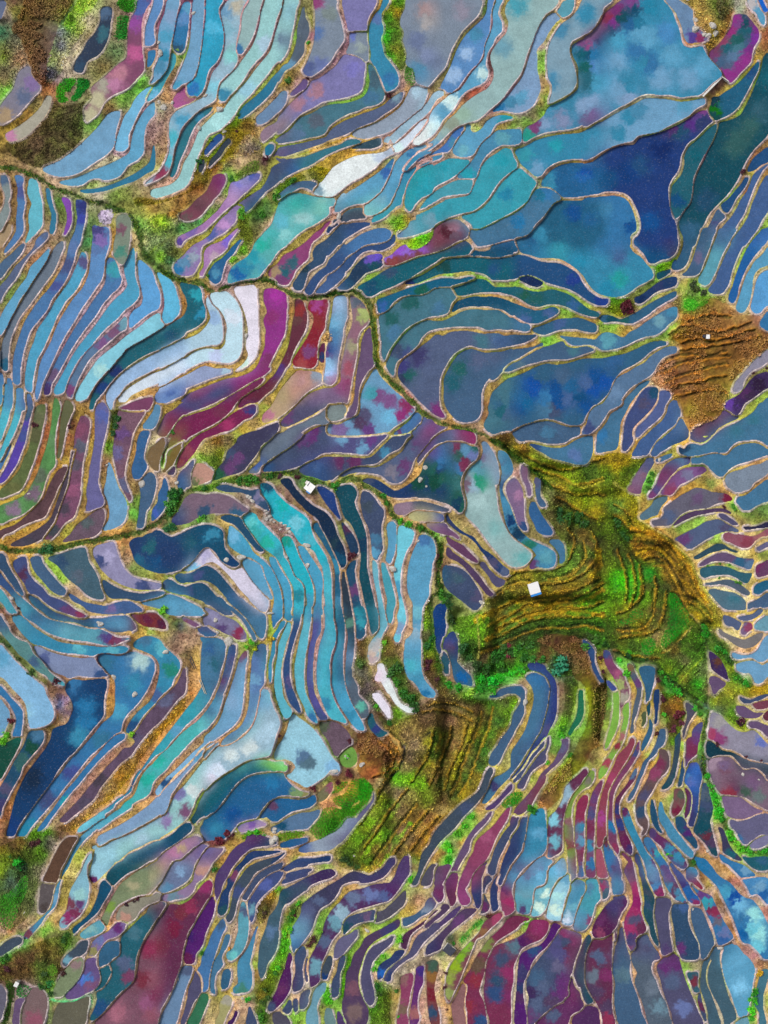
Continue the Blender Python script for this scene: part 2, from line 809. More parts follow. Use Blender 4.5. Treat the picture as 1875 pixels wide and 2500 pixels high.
P 69b 0,120 6044 6044 6044 6045 5846 5846 6050 6051 6052 6249 6048 5154 4652 4553 4555 4155 4055 4055 4052 4252 4654 4252 4053 4055 4255 4252
c 40,105 38a
c 50,100 48a
c 10,130 48a
c 30,120 38a
c 90,95 59b
P 248 0,149 5847 5844 6044 6047 6049 5445 6047 6047 6046 6045 5845 5646 5649 5355 5353 4654 4555 4456 4355 4656 4757 4957 4856 4557 4757 5060 5159 5358 5359 5160 5057 1350 4945 5446 5244 5044 4842 4743 4643 4546 4248 4050 4052 4051
c 106,100 748
c 100,105 548
c 95,110 538
c 80,114 537
c 105,110 347
c 85,118 257
c 40,155 148
c 20,160 158
c 0,160 26a
c 60,200 159
c 50,150 258
c 70,135 137
P 268 116,88 5649 5646 5845 5843 5643 5544 5248 5056 4658 4560 4559 4558 4455 4254 4452 4747 4844 5245
c 118,98 171
c 118,104 155
c 117,90 145
c 135,95 268
c 150,65 258
P 156 166,48 4654 4956 4858 4660 4660 4560 4657 4653 4253 4252 4956 4758 4658 4559 4560 4660 4960 4860 4656 4558 4856 5257 5457 5055 5750 5440 5540 5442 5841 5842 5642 5542 5440 5541 5642 5644 5642
c 140,125 366
c 150,115 366
c 135,130 366
c 158,100 367
c 162,70 167
c 115,155 156
c 95,210 368
c 110,180 257
P 267 120,112 4955 4758 4559 4659 4560 4661 4960 4858 4556 4557 4751 4740 5040 5142 5544 5444 5242 5043 5343 5644 5744 5644
c 100,140 167
c 85,180 158
P 37a 0,180 6048 6049 6050 5853 5456 5358 5258 5055 4653 4854 5057 950
c 20,188 48a
c 8,198 269
c 42,205 159
c 30,200 37a
P 258 166,133 4454 4455 4656 4856 5549 5745 5647
P 258 146,160 4656 4457 4556 4356 5153 5453 5543 5344 5544 5444 5244
P 468 121,189 5353 5353 4456 4657 4758 4755 4550 5342 5441 5442
c 118,204 558
P 469 166,148 4555 4657 4658 4758 4758 4758 4558 4558 4558 4755 4250 5341 5542 5742 5542 5442 5543 5343 5342 5744
P 469 166,158 4458 4659 4659 4760 4559 4458 4558 5152 6050 5643 5642 5442 5640
P 47b 166,205 4655 4557 4754 5750 5543
P 16c 157,0 5350 5355 5255 4750 4745
P 59b 148,0 5750 5356 5356 5255 4955 4747 4743 4444
c 150,2 aaa
G dry 985 84,0 135,0 4960 4958 4859 4457 4356 4555 4546 5245 4844 4445 4943 4742 4444
l 100,8 da6
l 95,3 ca5
l 110,20 da6
l 105,24 c96
l 122,5 673
l 124,14 563
l 118,30 b95
l 132,15 b74
l 128,30 b73
l 115,42 c94
l 94,41 a63
l 100,41 983
l 106,40 754
l 83,16 a74
l 80,10 bb8
l 88,38 a64
l 90,30 ba9
l 70,1 a95
l 30,3 b96
l 15,13 b86
l 10,24 a74
l 2,32 b85
l 162,40 a63
l 162,30 a64
l 155,45 974
l 152,38 8b6
l 158,25 a97
l 155,15 976
l 160,22 a85
l 140,5 998
l 142,10 8a8
l 147,10 a77
l 165,30 b63
l 154,54 c92
l 150,62 a92
l 140,74 8a2
l 130,80 a92
l 120,86 b92
l 116,82 855
l 122,77 744
l 126,72 755
l 110,87 b92
l 100,88 9a3
l 88,89 993
l 80,87 a95
l 65,87 a96
l 55,85 cca
l 40,92 a94
l 30,98 cca
l 15,108 a94
l 4,115 a93
l 108,93 a87
l 110,97 a85
l 100,101 a86
l 80,112 9a5
l 60,121 8a3
l 48,125 a87
l 35,129 b87
l 20,136 b85
l 5,145 c84
l 158,60 8a3
l 154,72 6a2
l 150,84 983
l 145,94 9a3
l 140,102 7a2
l 132,105 ba4
l 125,108 8a4
l 112,113 8b4
l 100,124 8a4
l 90,137 a96
l 88,150 a96
l 80,163 9a4
l 78,180 778
l 82,200 779
l 86,210 7a3
l 117,110 a86
l 110,140 a67
l 100,165 977
l 90,190 877
l 10,176 b95
l 25,174 b86
l 40,178 b95
l 46,190 a95
l 49,205 896
l 44,212 898
l 160,130 863
l 150,140 a64
l 143,152 422
l 142,160 965
l 135,172 7a3
l 125,180 7a2
l 118,186 a87
l 105,207 ba7
l 128,194 a96
l 120,203 b97
l 146,172 a64
l 150,160 992
l 158,150 a73
l 148,190 aa5
l 152,175 a95
l 135,212 aa5
l 160,205 7a2
l 152,215 8a3
S rock 116,23 6 6
S rock 101,26 6 6
S rock 112,32 5 4
S rock 118,30 5 5
S rock 101,18 5 3
S rock 109,31 5 3
S rock 93,0 4 2
S bush 552 123,5 9
S bush 552 124,13 8
S bush 412 143,154 4
S bush 412 119,76 4
W 4 124,69 3366
W 2 124,69 5656
R 390 380 840 980
P 97a 90,17 4855 4654 4654 4455 4456 4455 4455 4456 4456 4455 4353 4155 4655 4847 5146 5746 5846 5845 5843 5644 5444 5445 5046 5342 5549 5648 5646
c 20,77 549
c 30,69 76a
c 70,27 77c
c 84,20 35a
c 65,38 b9b
P 87a 74,44 4556 4958 4457 4455 4453 4653 4652 4653 4856 5058 4756 4755 4452 4248 4745 5344 5645 5643 5646 5647 5645 5443 5643 5645 5445
c 58,62 a8b
c 22,96 58a
c 30,92 89a
c 16,102 27a
c 48,72 56a
P 97a 70,66 4656 4655 4856 4654 4454 4653 4755 4755 4854 4849 5443 5043 5143 5545 5648 5647 5645
c 62,76 76c
c 48,90 a9a
P 269 73,76 4755 4657 4456 4855 4857 4857 4652 4546 4945 5345 5346 5646 5644 5445 5446
c 50,105 48a
P 368 103,0 5752 5654 4256 4457 4558 4756 4457 4457 4553 5144 5644 5644 5642 5442 5842 6046 6648 4656 4054
P 745 52,17 5651 4958 4658 4555 4458 4457 4254 4450 4646 5844 5742 5943 5442
c 54,22 727
c 35,45 534
c 24,56 655
P 5aa 155,39 4757 5056 4455 4255 4254 4256 4258 4256 4459 4457 4457 4451 4052 4052 5239 5644 5845 5544 5343 5841 5742 5342 5341 5543 5846 6051 6253
c 122,44 2a9
c 114,48 4aa
c 110,60 5ab
c 130,55 8bb
c 145,45 7ba
c 92,80 2a9
c 100,72 4aa
c 112,72 7bb
c 84,90 29a
c 76,100 28a
c 70,107 16a
c 90,100 49a
P 847 155,59 4555 4458 4356 4758 4956 4555 4456 4757 4556 4449 4746 4346 5245 5646 5642 5846 5845 5645 5644 5646 5445
c 103,105 986
c 112,105 267
c 120,96 367
c 110,113 747
P 357 166,60 4258 4258 4156 4756 5156 4554 4456 4656 4657 5454 5449 5342 5342 5646 5746 5343 5643 5846
c 128,100 245
P 358 166,80 4458 4356 4756 4454 4456 4656 4756 5453 5347 5443 5643 5845 5645 5446
P 469 166,100 4256 4257 4555 4655 5750 5646 5645 5643
P 469 166,117 4452 5650
P 167 19,115 5751 5852 5354 5158 5360 4957 4456 4254 4055 4056 4453 5037 5846 5845 5645 5342 4942 4642
c 10,162 157
c 34,125 29a
c 28,135 167
c 37,142 28a
P 9bc 43,128 5356 5656 5358 5158 5058 4755 4351 4052 4054 4057 4055 4452 5036 5846 6046 6046 5846 5644 5442 4842 4844
c 48,145 8ac
P acd 46,125 5848 5650 5554 5557 5358 5160 5062 4962 4756 4254 4049 4249 4252 4055 4056 4256 4254 5040 5845 5845 6044 5845 6048 6051 5545 5142 5142 4740 4644 4444
c 66,145 bcd
c 50,180 abd
P ccd 68,119 5849 5849 5354 5059 5160 5062 5160 4960 4858 4457 4454 4552 5546 5544 5145 4844 5142 5144 4942 4842 4640 4541
c 76,188 bdc
P 89b 40,190 6052 6050 5452 4253 4053 4054 4054 4054 4055 4452 5041 5846 6045 6045
c 8,212 46a
c 60,194 9bc
P 838 95,121 5749 5652 5553 5156 5059 4962 4958 4658 4658 4658 4658 4654 4254 4255 4056 4055 4455 2050 5446 6046 6046 6245 6047 6047 5846 5544 5342 5342 5042 5144 4840 5342 4740
c 105,125 939
c 98,185 736
c 30,218 735
c 55,213 457
c 45,217 358
c 100,145 837
P 635 92,203 4654 4255 4256 4753 4550 5843 6043
P 634 123,130 5551 5255 5256 5058 4858 4657 4657 4757 4758 4655 4457 4457 4457 4657 4951 3550 5645 5845 5646 5446 5644 5443 5442 5440 5240 5238 5240
c 126,140 833
c 122,148 644
c 107,195 549
c 86,216 623
P 823 136,131 5850 5649 5155 4860 4960 4657 4858 5060 4858 4653 4249 4449 4847 5442 5444 5444 5442 5340 4944 4646
c 142,135 948
c 135,176 747
c 128,186 944
c 142,150 833
P 624 148,169 5057 4960 4748 4944 5244
c 145,183 147
P 59b 158,128 5849 5075 4855 4958 4958 4858 4959 5058 4756 4451 4847 5143 5141 5042 5242 5345 4843 5142 5240
c 162,135 8ac
c 160,148 6ac
c 158,172 37b
c 152,178 648
c 152,195 9be
c 155,203 a78
P a87 124,196 5848 5851 5552 5056 4753 4255 4256 4654 3450 5642 5643 5444
c 142,198 89a
c 112,216 996
P 768 166,207 4252 4051 4253 4256 4852 8650
c 162,209 837
P 68a 160,41 5643 5060 4656 4650
P 456 160,58 4754 4751 5345
H 10 0,102 5654 5655 5852 6051 5852 5654 5852 5846 6046 6049 6248 5651 5654 5855 6055 6052 6049 6048 6447
G rough 663 74,40 5845 5657 4658 4660 5460 4865 4455 4448 5438 4640
l 5,48 983
l 20,42 a72
l 35,30 a62
l 48,12 a62
l 30,15 973
l 40,20 873
l 12,52 a72
l 5,60 8b2
l 15,60 886
l 55,48 683
l 45,52 6a2
l 35,60 3a5
l 20,66 4a4
l 62,28 8a3
l 60,20 5a2
l 10,80 564
l 10,95 364
l 14,88 253
l 75,38 882
l 85,28 992
l 60,48 882
l 45,60 982
l 35,75 a92
l 22,80 a82
l 73,50 5a2
l 55,74 a92
l 42,80 882
l 38,90 992
l 35,102 992
l 65,80 992
l 52,92 8a2
l 44,100 8a2
l 42,108 983
l 70,60 882
l 75,70 662
l 80,75 772
l 76,85 6a2
l 66,93 8b2
l 90,55 252
l 96,48 353
l 95,42 372
l 92,50 481
l 105,36 482
l 118,18 c94
l 108,24 984
l 100,36 a85
l 125,10 a91
l 115,25 382
l 125,30 a85
l 145,36 b96
l 135,20 884
l 158,8 a82
l 100,62 b97
l 85,85 b97
l 75,95 b97
l 60,102 a79
l 58,110 a89
l 145,62 a83
l 130,72 a92
l 115,82 a92
l 100,98 b92
l 95,105 a84
l 155,50 b88
l 138,85 b96
l 130,95 b96
l 120,108 b96
l 152,88 ba8
l 145,98 ba8
l 130,110 ba8
l 155,105 b98
l 138,118 b98
l 150,120 b98
l 20,135 a72
l 15,148 a64
l 40,125 b73
l 42,148 a92
l 30,158 a92
l 10,168 a92
l 44,130 a77
l 55,138 a86
l 59,155 a87
l 55,172 a93
l 30,177 a94
l 10,190 a93
l 68,128 a87
l 75,140 983
l 77,160 983
l 75,180 a84
l 78,163 ccb
l 62,189 c95
l 40,188 b84
l 20,197 b83
l 5,207 b83
l 90,125 985
l 92,140 b95
l 91,150 985
l 93,168 b94
l 86,186 b92
l 70,196 b92
l 50,202 b92
l 30,208 b92
l 12,216 a92
l 118,130 a85
l 119,140 b83
l 116,160 a92
l 110,178 a92
l 104,190 b94
l 95,202 b92
l 80,208 aa3
l 134,148 b86
l 130,165 993
l 124,175 8a2
l 112,200 aa3
l 105,210 b92
l 98,218 b92
l 145,192 c94
l 125,193 c92
l 130,192 993
l 150,164 ca6
l 149,175 a96
l 152,150 886
l 156,125 873
l 164,175 b96
l 162,200 b93
l 150,208 ba4
l 132,215 ba4
l 160,190 a88
S rock 78,162 3 4
S bush 372 43,108 3
S bush 371 104,38 7
S bush 371 92,53 6
S bush 371 120,22 6
S bush 5a2 74,51 5
S bush 5a2 73,56 4
S bush 3b2 65,19 6
S bush 7b2 66,93 5
S bush 263 36,6 4
S bush ca6 149,164 7
S bush 412 95,4 6
R 800 460 1250 1060
P 5aa 20,3 5847 7050 4655 4455 4453 4251 4253 4354 5243 5444
P 7bb 54,0 5550 4956 4757 4555 4454 4452 4649 5043 5647 5646 5545
P 39a 64,0 5550 4857 4657 4456 4356 4453 4651 5246 5846 5744 5443
P 39a 73,0 6850 4555 4456 4657 4852 4646 5242
P 78a 81,22 6144 6244 2862
P 69a 80,25 5348 4855 4452 4756 4454 4753 5251 6148 6246 5746 5545 5846 5847 5849 5647 4046 4050 4052 4054 4453
c 66,42 68a
P 456 14,24 5546 5748 5550 5055 5353 4451 4251 4453 4749
P 247 10,30 5247 4755 4554 4654 5047 5545
P 358 36,31 5251 4254 4255 4255 4357 4357 5037 5643 5645 5847 5849
P 47a 43,37 5749 5552 5253 4755 4452 4251 4252 4355 4354 4456 4555 4354 5045 5443 5544 5745 5844 5845
P 358 60,42 5154 4754 4454 4452 4449 4252 4455 4656 4655 4453 4654 4455 4852 5043 5646 5645 5544 5645 5745 5847 5849 5748 5546
P 246 48,60 5159 4354 4253 4456 4456 4453 4449 5445 5545 5443 5544 5645 5648
c 38,62 65b
c 45,60 65c
c 40,68 156
c 18,88 257
P 744 70,51 5253 5652 5648 5646 5545 5144 5345 5646 5748 5651 5655 5354 4855 4553 4254 4254 4253 4252 4053 4054 4053 4449 4847 5248 5647 5446 5447
c 63,55 85c
c 55,61 86c
c 85,54 85b
c 72,56 86c
c 60,66 844
c 105,36 523
c 122,36 679
c 115,44 656
P 167 118,48 5451 5450 5354 5153 4653 4251 4051 4451 4653 4255 4255 4255 4254 4254 4054 4055 4648 4746 4649 5546 5647 5845 5845 5847 6046 6046 6048 6047 5847
c 118,54 157
c 55,75 357
c 38,90 157
P 157 166,48 4253 4253 4253 4450 4549 4854 5750 6051 6050 6048
P 167 166,62 4252 4050 4049 4049 4051 4051 4454 4255 4255 4253 4254 5251 5849 6046 6046 6049 5849 5849 5851 5852 5654 5451 6448
c 105,70 155
c 150,72 258
c 72,85 137
P 168 45,101 5747 5847 5847 5847 6047 6047 6048 6251 6048 5451 4253 4253 4451 4450 4251 4454 4452 4250 4451 4452 4455 4655 4454 4849 4945
c 85,91 165
c 50,107 36a
P 167 133,82 5951 5453 5453 6651 5055 3848 3850 4051 4052 4550 4747 4846 5648 5848
c 135,90 267
P 478 111,90 5355 5153 4655 4856 4853 4352 4251 4253 4254 4355 4457 4458 4657 4855 4846 5040 4942 4940 5043 5746 5645 5645 5846 5850 5848 5646 5849
c 75,102 266
c 58,117 266
c 100,108 479
c 60,130 479
P 157 166,104 4246 4248 4050 4050 4053 4652 4658 5647 5848 6050 6050 6053 6056
P 478 166,118 4444 4248 4050 4049 4052 4254 4254 4251 4249 4452 4255 4455 4457 4557 4757 4756 5154 5556 5144 5244 5645 5844 5545 5443 5645 5748 5849 6049 6050 6050 5853 6049 5651 5649
c 62,145 457
c 70,150 458
P 568 166,133 4251 4647 4250 4250 4048 3850 4451 4453 4449 4455 4256 4256 4256 4657 5057 5355 5858 5657 5656 5857 5553 5551 4642 4942 5040 5140 5343 5541 5544 5646 5847 5852 5851 6049 6247
c 67,160 448
c 72,168 266
c 100,201 737
c 82,152 447
c 66,171 346
c 140,138 478
P 468 166,145 4053 4250 4250 4047 4252 4554 4557 4657 4757 5060 5058 5257 5557 5655 5851 5748 5445 5142 5040 5341 5544 5646 5546 5545 5447
c 118,163 266
c 112,175 267
c 135,155 568
c 150,150 568
P 37a 166,157 4554 4853 5749
P 478 166,171 4254 4456 4657 4758 5058 4659 5456 5550 5847 5849
c 155,200 267
P 79a 7,99 5548 5451 5158 5060 4758 4960 4860 4860 4960 4958 4754 4650 5024 5138 5240 5138 5140
c 11,104 9bd
c 10,118 8ac
c 6,132 37a
c 5,145 159
c 3,160 8bd
c 4,172 a79
P 867 21,97 5552 5554 5457 5258 4854 4456 4758 5060 4862 4860 4862 4860 4953 4547 4450 4452 5041 5845 5446 5040 5240 5240 5240 5343 5241 4940
c 26,102 567
c 32,114 9a6
c 22,142 997
c 18,162 956
c 14,178 836
c 5,187 768
P 657 38,126 5158 5158 5060 5157 4555 4558 4758 4958 4960 4756 4452 4949 5445 5440 5140 5140 5238 5240 5140 5342
P 788 0,196 5648 5650 5453 5056 4754 3751
P 69b 43,163 5355 5657 5656 5655 5655 5555 5353 4655 4455 4255 4455 4652 0,221 5042 6050 6045 5846 5242 5042 5341 5541
c 40,185 49a
c 46,187 758
c 56,191 758
c 72,196 836
c 66,203 837
c 32,206 557
c 28,210 546
c 55,205 6ac
c 36,218 648
c 10,217 769
P 47a 79,202 5452 5154 4655 4455 4453 4250 5645 5843
c 65,219 647
P 568 86,206 5654 5854 5651 4453 4453 3250 5843 5446
c 95,216 837
P 837 110,218 5851 5852 3050
H 11 0,95 5649 5849 5849 5652 5555 5457 5258 5158 5160 5160 5160 5156 5658 5859 6059 5858 5858 5856 5854 5853 6053 6052 6053
G rough 572 42,102 5352 5158 5268 5170 4856 4748 4936 4830 4936
l 45,140 b84
l 46,150 c94
l 42,110 b85
l 50,90 a92
l 35,83 7b1
l 40,78 8b1
l 30,85 ba6
l 55,93 964
l 48,97 8a2
l 60,92 7a2
l 65,89 853
l 90,85 6a2
l 108,81 6b1
l 100,78 983
l 120,78 a94
l 138,79 7b1
l 145,82 7a2
l 155,88 6b1
l 152,84 a87
l 160,84 854
l 130,95 992
l 145,96 b93
l 160,98 b95
l 115,103 a92
l 112,105 873
l 125,107 a96
l 150,108 a95
l 60,100 ba6
l 75,95 ba6
l 95,89 ba6
l 110,89 ba7
l 105,117 992
l 90,117 b95
l 80,121 8a3
l 70,128 6a2
l 62,136 6a2
l 57,145 5a2
l 53,152 994
l 85,137 983
l 95,130 b93
l 110,127 b94
l 125,127 b95
l 145,129 b84
l 158,131 c95
l 75,146 b96
l 68,152 c95
l 62,160 b95
l 61,168 b96
l 105,162 983
l 112,155 7a3
l 120,147 7a3
l 132,143 b94
l 142,146 b94
l 156,145 b95
l 103,180 983
l 104,190 a95
l 160,165 8a2
l 152,172 a94
l 145,180 b94
l 142,195 963
l 140,208 a74
l 75,185 b76
l 82,192 a65
l 88,197 b86
l 52,162 b95
l 56,168 a94
l 64,174 a95
l 112,216 c94
l 120,212 a84
l 135,213 b97
l 13,143 ba8
l 19,115 ca8
l 20,125 ca7
l 15,135 b97
l 12,160 a88
l 10,174 c95
l 4,179 ca4
l 28,140 a92
l 27,155 985
l 23,175 b94
l 23,188 c94
l 28,185 c94
l 19,197 b95
l 25,206 b94
l 10,211 a96
l 34,127 a93
l 65,210 993
l 72,207 8b3
l 85,208 a96
l 5,110 883
l 2,120 873
l 2,136 ca6
l 60,32 5a1
l 66,28 6a2
l 72,28 a83
l 65,36 8a1
l 78,24 b97
l 55,35 ba7
l 62,20 a84
l 85,45 5b1
l 80,50 7b1
l 92,42 7b1
l 72,50 9b2
l 62,51 a83
l 58,57 a92
l 53,60 a92
l 70,46 992
l 90,56 ca5
l 115,50 b93
l 100,33 a95
l 125,35 a88
l 140,34 8b1
l 155,26 8b1
l 130,48 a86
l 140,53 a87
l 155,48 a86
l 130,58 b97
l 30,15 a75
l 8,22 a75
l 22,15 985
l 55,60 a88
l 49,65 a77
l 30,33 b98
l 45,50 ba9
l 30,60 b98
l 60,88 a77
l 40,55 ca8
G bed 5a2 73,48 5746 5847 5548 5254 4756 4254 4251 4648
G bed 7a2 50,31 5847 5847 5650 5255 4656 4354 4547 4448
S rock 10,25 4 7
S bush ca8 2,136 5
R 1200 580 1650 1180
P 38a 22,2 5848 124,0 5058 5456 5654 5556 5556 5155 4554 4254 4256 4453 4251 4349 4247 4343 4542 4545 4244 4246 4049 4250 4047 4348 4745
c 115,15 469
c 100,8 37a
c 115,38 299
c 105,46 28a
c 60,12 39a
c 35,5 269
c 80,20 28a
P 158 130,2 8648 5062 4456 4252 4453 4649 4643 4443
c 164,14 535
P 146 0,9 6046 6048 5255 5154 4351 4253 4251
P 258 0,20 5849 5848 6049 5852 6054 6051 5851 5854 5755 5457 5557 5655 5653 5751 4854 4551 4448 4346 4345 4246 4047 4047 4246 4247 4351 4353 4250 4251 4649
c 75,38 249
c 100,58 249
P 136 25,37 5748 5852 5654 4653 4449 4447
P 258 163,28 5046 5346 5057
P 156 149,33 6147 4853 4254
P 247 166,36 4251 4254 4256 4355 4453 5153 5451 5646 5645 5647 5848 5647
c 150,45 347
c 133,55 136
P 267 0,45 5851 5849 5850 5652 5852 5850 5848 5852 5853 5654 5655 5654 5853 5152 4651 4148 4247 4246 4248 4050 4252 4248 4446 4246 4247 4250 4649
c 30,52 265
c 40,55 266
c 75,62 369
P 268 0,55 5851 5852 5853 5853 5852 5849 5848 5453 4654 4453 4453 4451 4449 4447 4446 4446 4449 4248
c 52,68 469
c 30,72 469
P 479 0,67 5849 5653 5654 5654 5852 5054 4651 4449 4249 4250 4249
P 368 37,83 5747 5847 5847 6049 6050 5853 5653 5055 4851 4249 4248 4250 4251 4452 4452 4449
c 60,78 469
P 357 0,87 5650 5652 5649 5850 5850 5650 4653 4453 4252 4052 3851
c 10,92 469
P 468 0,105 6048 6048 6049 6048 5647 5052 4453 4255 4255 4353 4554 4655 4555 4751
P 468 52,98 5847 5449 5354 5952 5848 5652 5251 4253 4253 4252 4050 4051 4252 4252 4253 4253 4650 5246 5844 6045 6045
c 25,115 578
c 75,102 478
P 479 62,89 6051 6251 6051 5347 5547 5851 5653 5450 5446 5846 5844 5845 5845 6047 5059 4455 4456 4454 4052 4253 4055 4053 4051 4547 4348 4251 4249 4445
c 150,75 69a
c 105,92 59a
c 164,66 48a
P 368 97,72 5548 5651 5853 5648 5846 5845 5845 5846 6245 5053 4056 4255 4455 4255 4254 4249 4249 4251
c 108,73 156
c 118,74 266
P 368 0,142 5643 5645 5846 6046 6045 6047 5851 5849 5848 5648 6049 6050 6048 6048 6046 5846 5847 6050 5152 4352 4255 4257 4255 4254 4456 4657 4757 4556 4455 4455 4656 4855 4752 4150 4247 4248 4050 4053 4253 4454 4051 4052
c 28,145 269
c 40,132 15a
c 22,142 269
c 30,148 169
c 22,153 159
c 36,138 15a
c 56,137 159
c 60,148 159
c 55,141 159
c 72,133 269
c 95,126 159
c 101,129 15a
c 92,137 15a
c 78,144 158
c 85,152 159
c 48,143 37a
c 15,160 468
c 50,155 479
c 70,145 469
c 65,125 468
c 15,140 478
c 45,125 368
c 55,155 457
c 84,130 469
c 110,112 369
c 5,150 368
P 579 166,99 4250 4254 4454 4456 4254 4454 4254 4555 4758 4657 4655 4253 4657 4858 4658 5650 5447 5644 5444 5444 5647 5444 5444 5644 5845 5845 5446 5344 5544 5647 5648
c 110,140 68a
c 86,172 458
P 479 142,129 4253 4456 4456 4656 4655 4454 4756 4557 4654 4958 5059 5949 5848 5244 5140 5142 5442 5442 5642 5743
c 100,178 37a
P 458 136,138 5647 5751 5058 4658 4556 4456 4456 4856 5157 4755 4654 4848 5140 5140 5340 5542 5443
c 136,151 557
c 146,138 257
P 569 152,139 5649 5354 4854 4755 4857 4655 4455 4455 4456 4850 5143 5545 5644 5642 5344
P 469 166,147 4454 4857 4657 4257 4456 4455 4657 4756 5750 5649 5443 5642 5843 5843
P 469 166,173 4256 4255 4656 4855 5451 5644 5646 5648
P 468 19,175 5746 5847 6048 6050 5853 5852 5950 5056 4353 4454 4251 4250 4248 4249 4251 4647
c 50,175 479
P 479 35,186 5751 5852 6051 5848 5646 5647 6048 5155 5057 4857 4655 4451 4148 4248 4248 4245 4447
c 75,195 57a
c 40,188 358
P 38a 6,194 5549 5455 5356 5056 4654 4752 4840
P 89a 0,192 5458 5258 5063 4450
P 756 28,207 5350 5157 4855 4847
P 557 40,216 5455 4550
P 668 142,200 5451 4855 4656 4856 4853 4150 5442 5542
c 142,202 458
c 134,215 867
P 646 166,203 4453 4454 4756 5155 5350 5544 5645
G sorghum 962 166,104 4254 4456 4658 4656 5454 5753 5555 5457 5253
G rough 972 12,175 6061 6254 6257 6455 7055 6046 5544 6747 6252 6254 4258 4663 40,221 4437 4242 4240 3642
G rough 8a2 148,27 6245 5646 4660 4054
G rough 782 105,57 5747 6050 5858 4856 4054 4247 4445
l 148,27 7b2
l 158,25 8b1
l 138,45 783
l 145,40 6a2
l 110,55 5a1
l 108,66 892
l 98,66 a92
l 115,71 a92
l 135,60 8a1
l 145,53 8a2
l 155,47 a93
l 126,64 532
l 130,10 b85
l 140,22 a76
l 125,5 983
l 20,40 7b1
l 10,43 7a2
l 40,47 8b2
l 48,45 8a2
l 60,46 8a2
l 72,51 7a2
l 85,60 8a2
l 15,54 a95
l 25,60 b85
l 40,65 b86
l 50,62 7a2
l 60,63 a92
l 63,66 6b1
l 70,69 7a2
l 80,71 a92
l 90,74 b83
l 45,78 a94
l 55,75 b92
l 10,86 b94
l 25,86 b96
l 50,92 5b1
l 55,91 7b1
l 58,94 8b1
l 62,87 a94
l 75,88 b93
l 88,89 b93
l 95,88 b92
l 100,80 7b1
l 110,80 6a1
l 118,82 a92
l 121,86 c92
l 130,75 b96
l 140,68 b86
l 150,62 b87
l 160,58 a76
l 30,97 c94
l 40,95 b84
l 10,101 994
l 5,102 8a2
l 70,97 992
l 85,97 aa5
l 155,90 7b1
l 145,92 8a2
l 130,96 8a2
l 120,102 882
l 110,104 8a2
l 95,106 8a2
l 85,107 a83
l 70,112 a92
l 50,113 a95
l 30,120 a93
l 15,124 8a3
l 3,132 a84
l 162,84 8b1
l 160,80 a94
l 166,88 a62
l 10,60 b86
l 5,52 c84
l 25,75 b87
l 40,14 a87
l 70,26 b86
l 85,42 a86
l 95,50 a88
l 120,122 b84
l 115,127 b95
l 135,112 ba4
l 150,98 b95
l 104,150 a93
l 96,151 aa4
l 84,166 a84
l 80,180 b84
l 110,157 b86
l 125,140 b97
l 138,130 b96
l 128,146 b84
l 120,160 a75
l 117,175 b95
l 145,150 b86
l 130,170 b86
l 150,168 b95
l 148,135 b95
l 155,150 b95
l 155,176 aa4
l 140,190 aa5
l 92,182 a86
l 65,187 b94
l 45,186 aa4
l 14,180 853
l 5,178 c95
l 28,190 c84
l 20,195 794
l 100,197 b91
l 110,199 b92
l 90,215 452
l 85,208 462
l 100,208 892
l 115,205 b81
l 120,212 681
l 60,210 892
l 50,205 8a2
l 70,213 9a2
l 105,215 572
l 126,188 b92
l 130,186 c93
l 145,212 681
l 150,200 c94
l 155,195 a92
l 160,192 8a2
l 148,205 a85
l 24,212 a77
l 18,218 997
H 11 0,182 5652 5654 5657 5755 5655 5656 5655 5555
S bush 512 118,62 7
S bush 512 123,60 7
S bush 412 120,66 7
S bush 512 125,65 6
S rock 151,200 3 3
R 1500 560 1875 1060
P 368 75,0 6650 4758 4660 4760 4758 4655 4652 4450 5046 5543 5442 5240
P 257 47,49 5747 5648 5052 4453 4453
P 468 95,0 6450 4758 4760 4660 4660 4758 4653 4251 4449 5447 5444 5440 5340 5438
c 90,30 668
P 59a 114,0 6750 4657 4559 4559 4659 4759 4658 4657 4652 4749 4646 5344 5443 5440 5438 5538
P 469 138,0 6550 4455 4555 4658 4560 4660 4759 4859 4658 4555 4250 4547 5444 5444 5341 5441 5441 5541 5541
P 26a 161,0 5550 5054 4558 4758 4457 4557 4558 4659 4661 4860 4657 4648 5045 5440 5340 5439 5440 5540 5641 5643
P 59b 166,20 4458 4257 4657 4656 4660 4760 4760 4857 5354 5450 5445 5342 5240 5140 5242 5544 6045
P 59c 166,45 4254 4657 4859 4860 4860 5455 5450 5644 5446
P 37a 166,89 4655 4656 5054 5453 5452
P 889 166,131 4256 4257 4358 4358 4556 4856 5053 5450 5546 5144 5443 5644 5747 5646 5446
P 436 166,155 4251 4453 4456 4557 4556 4454 4453 4655 5154 5754 5452 5446 5442 5646 5646 5844 5646
c 124,188 64a
c 140,178 536
c 155,168 324
c 145,180 435
P 657 119,196 5755 5852 4453 4253 4255 4457 2650 5646 6047 5847 5646 5444
c 90,219 867
c 100,218 456
c 122,205 779
P 479 166,182 4456 4457 4456 4454 4254 4253 4254 4455 166,221 4743 4941 5141 5344
P 579 64,185 5455 5357 4956 4555 4356 4357 3850 5743 5644 5445 5243 5243
P 579 72,205 5456 5460 3050 5643
G sorghum 741 76,92 6442 6440 6450 5456 6058 5854 6852 4960 5958 5066 3462 3862 4064 4662 4462 4665 4056 3654 4254 4643 4435 4437 4239 3645 4742 5540 5642 6042 6245 4443 4046 6238
G rough 875 62,82 6238 6052 6651 6849 5258 3644 4058 3858 4252
V 3c1 77,76 5749 5553 5155 4555 4550 4546
V 5b2 92,78 5849 5153 4353 4749
l 48,40 7b2
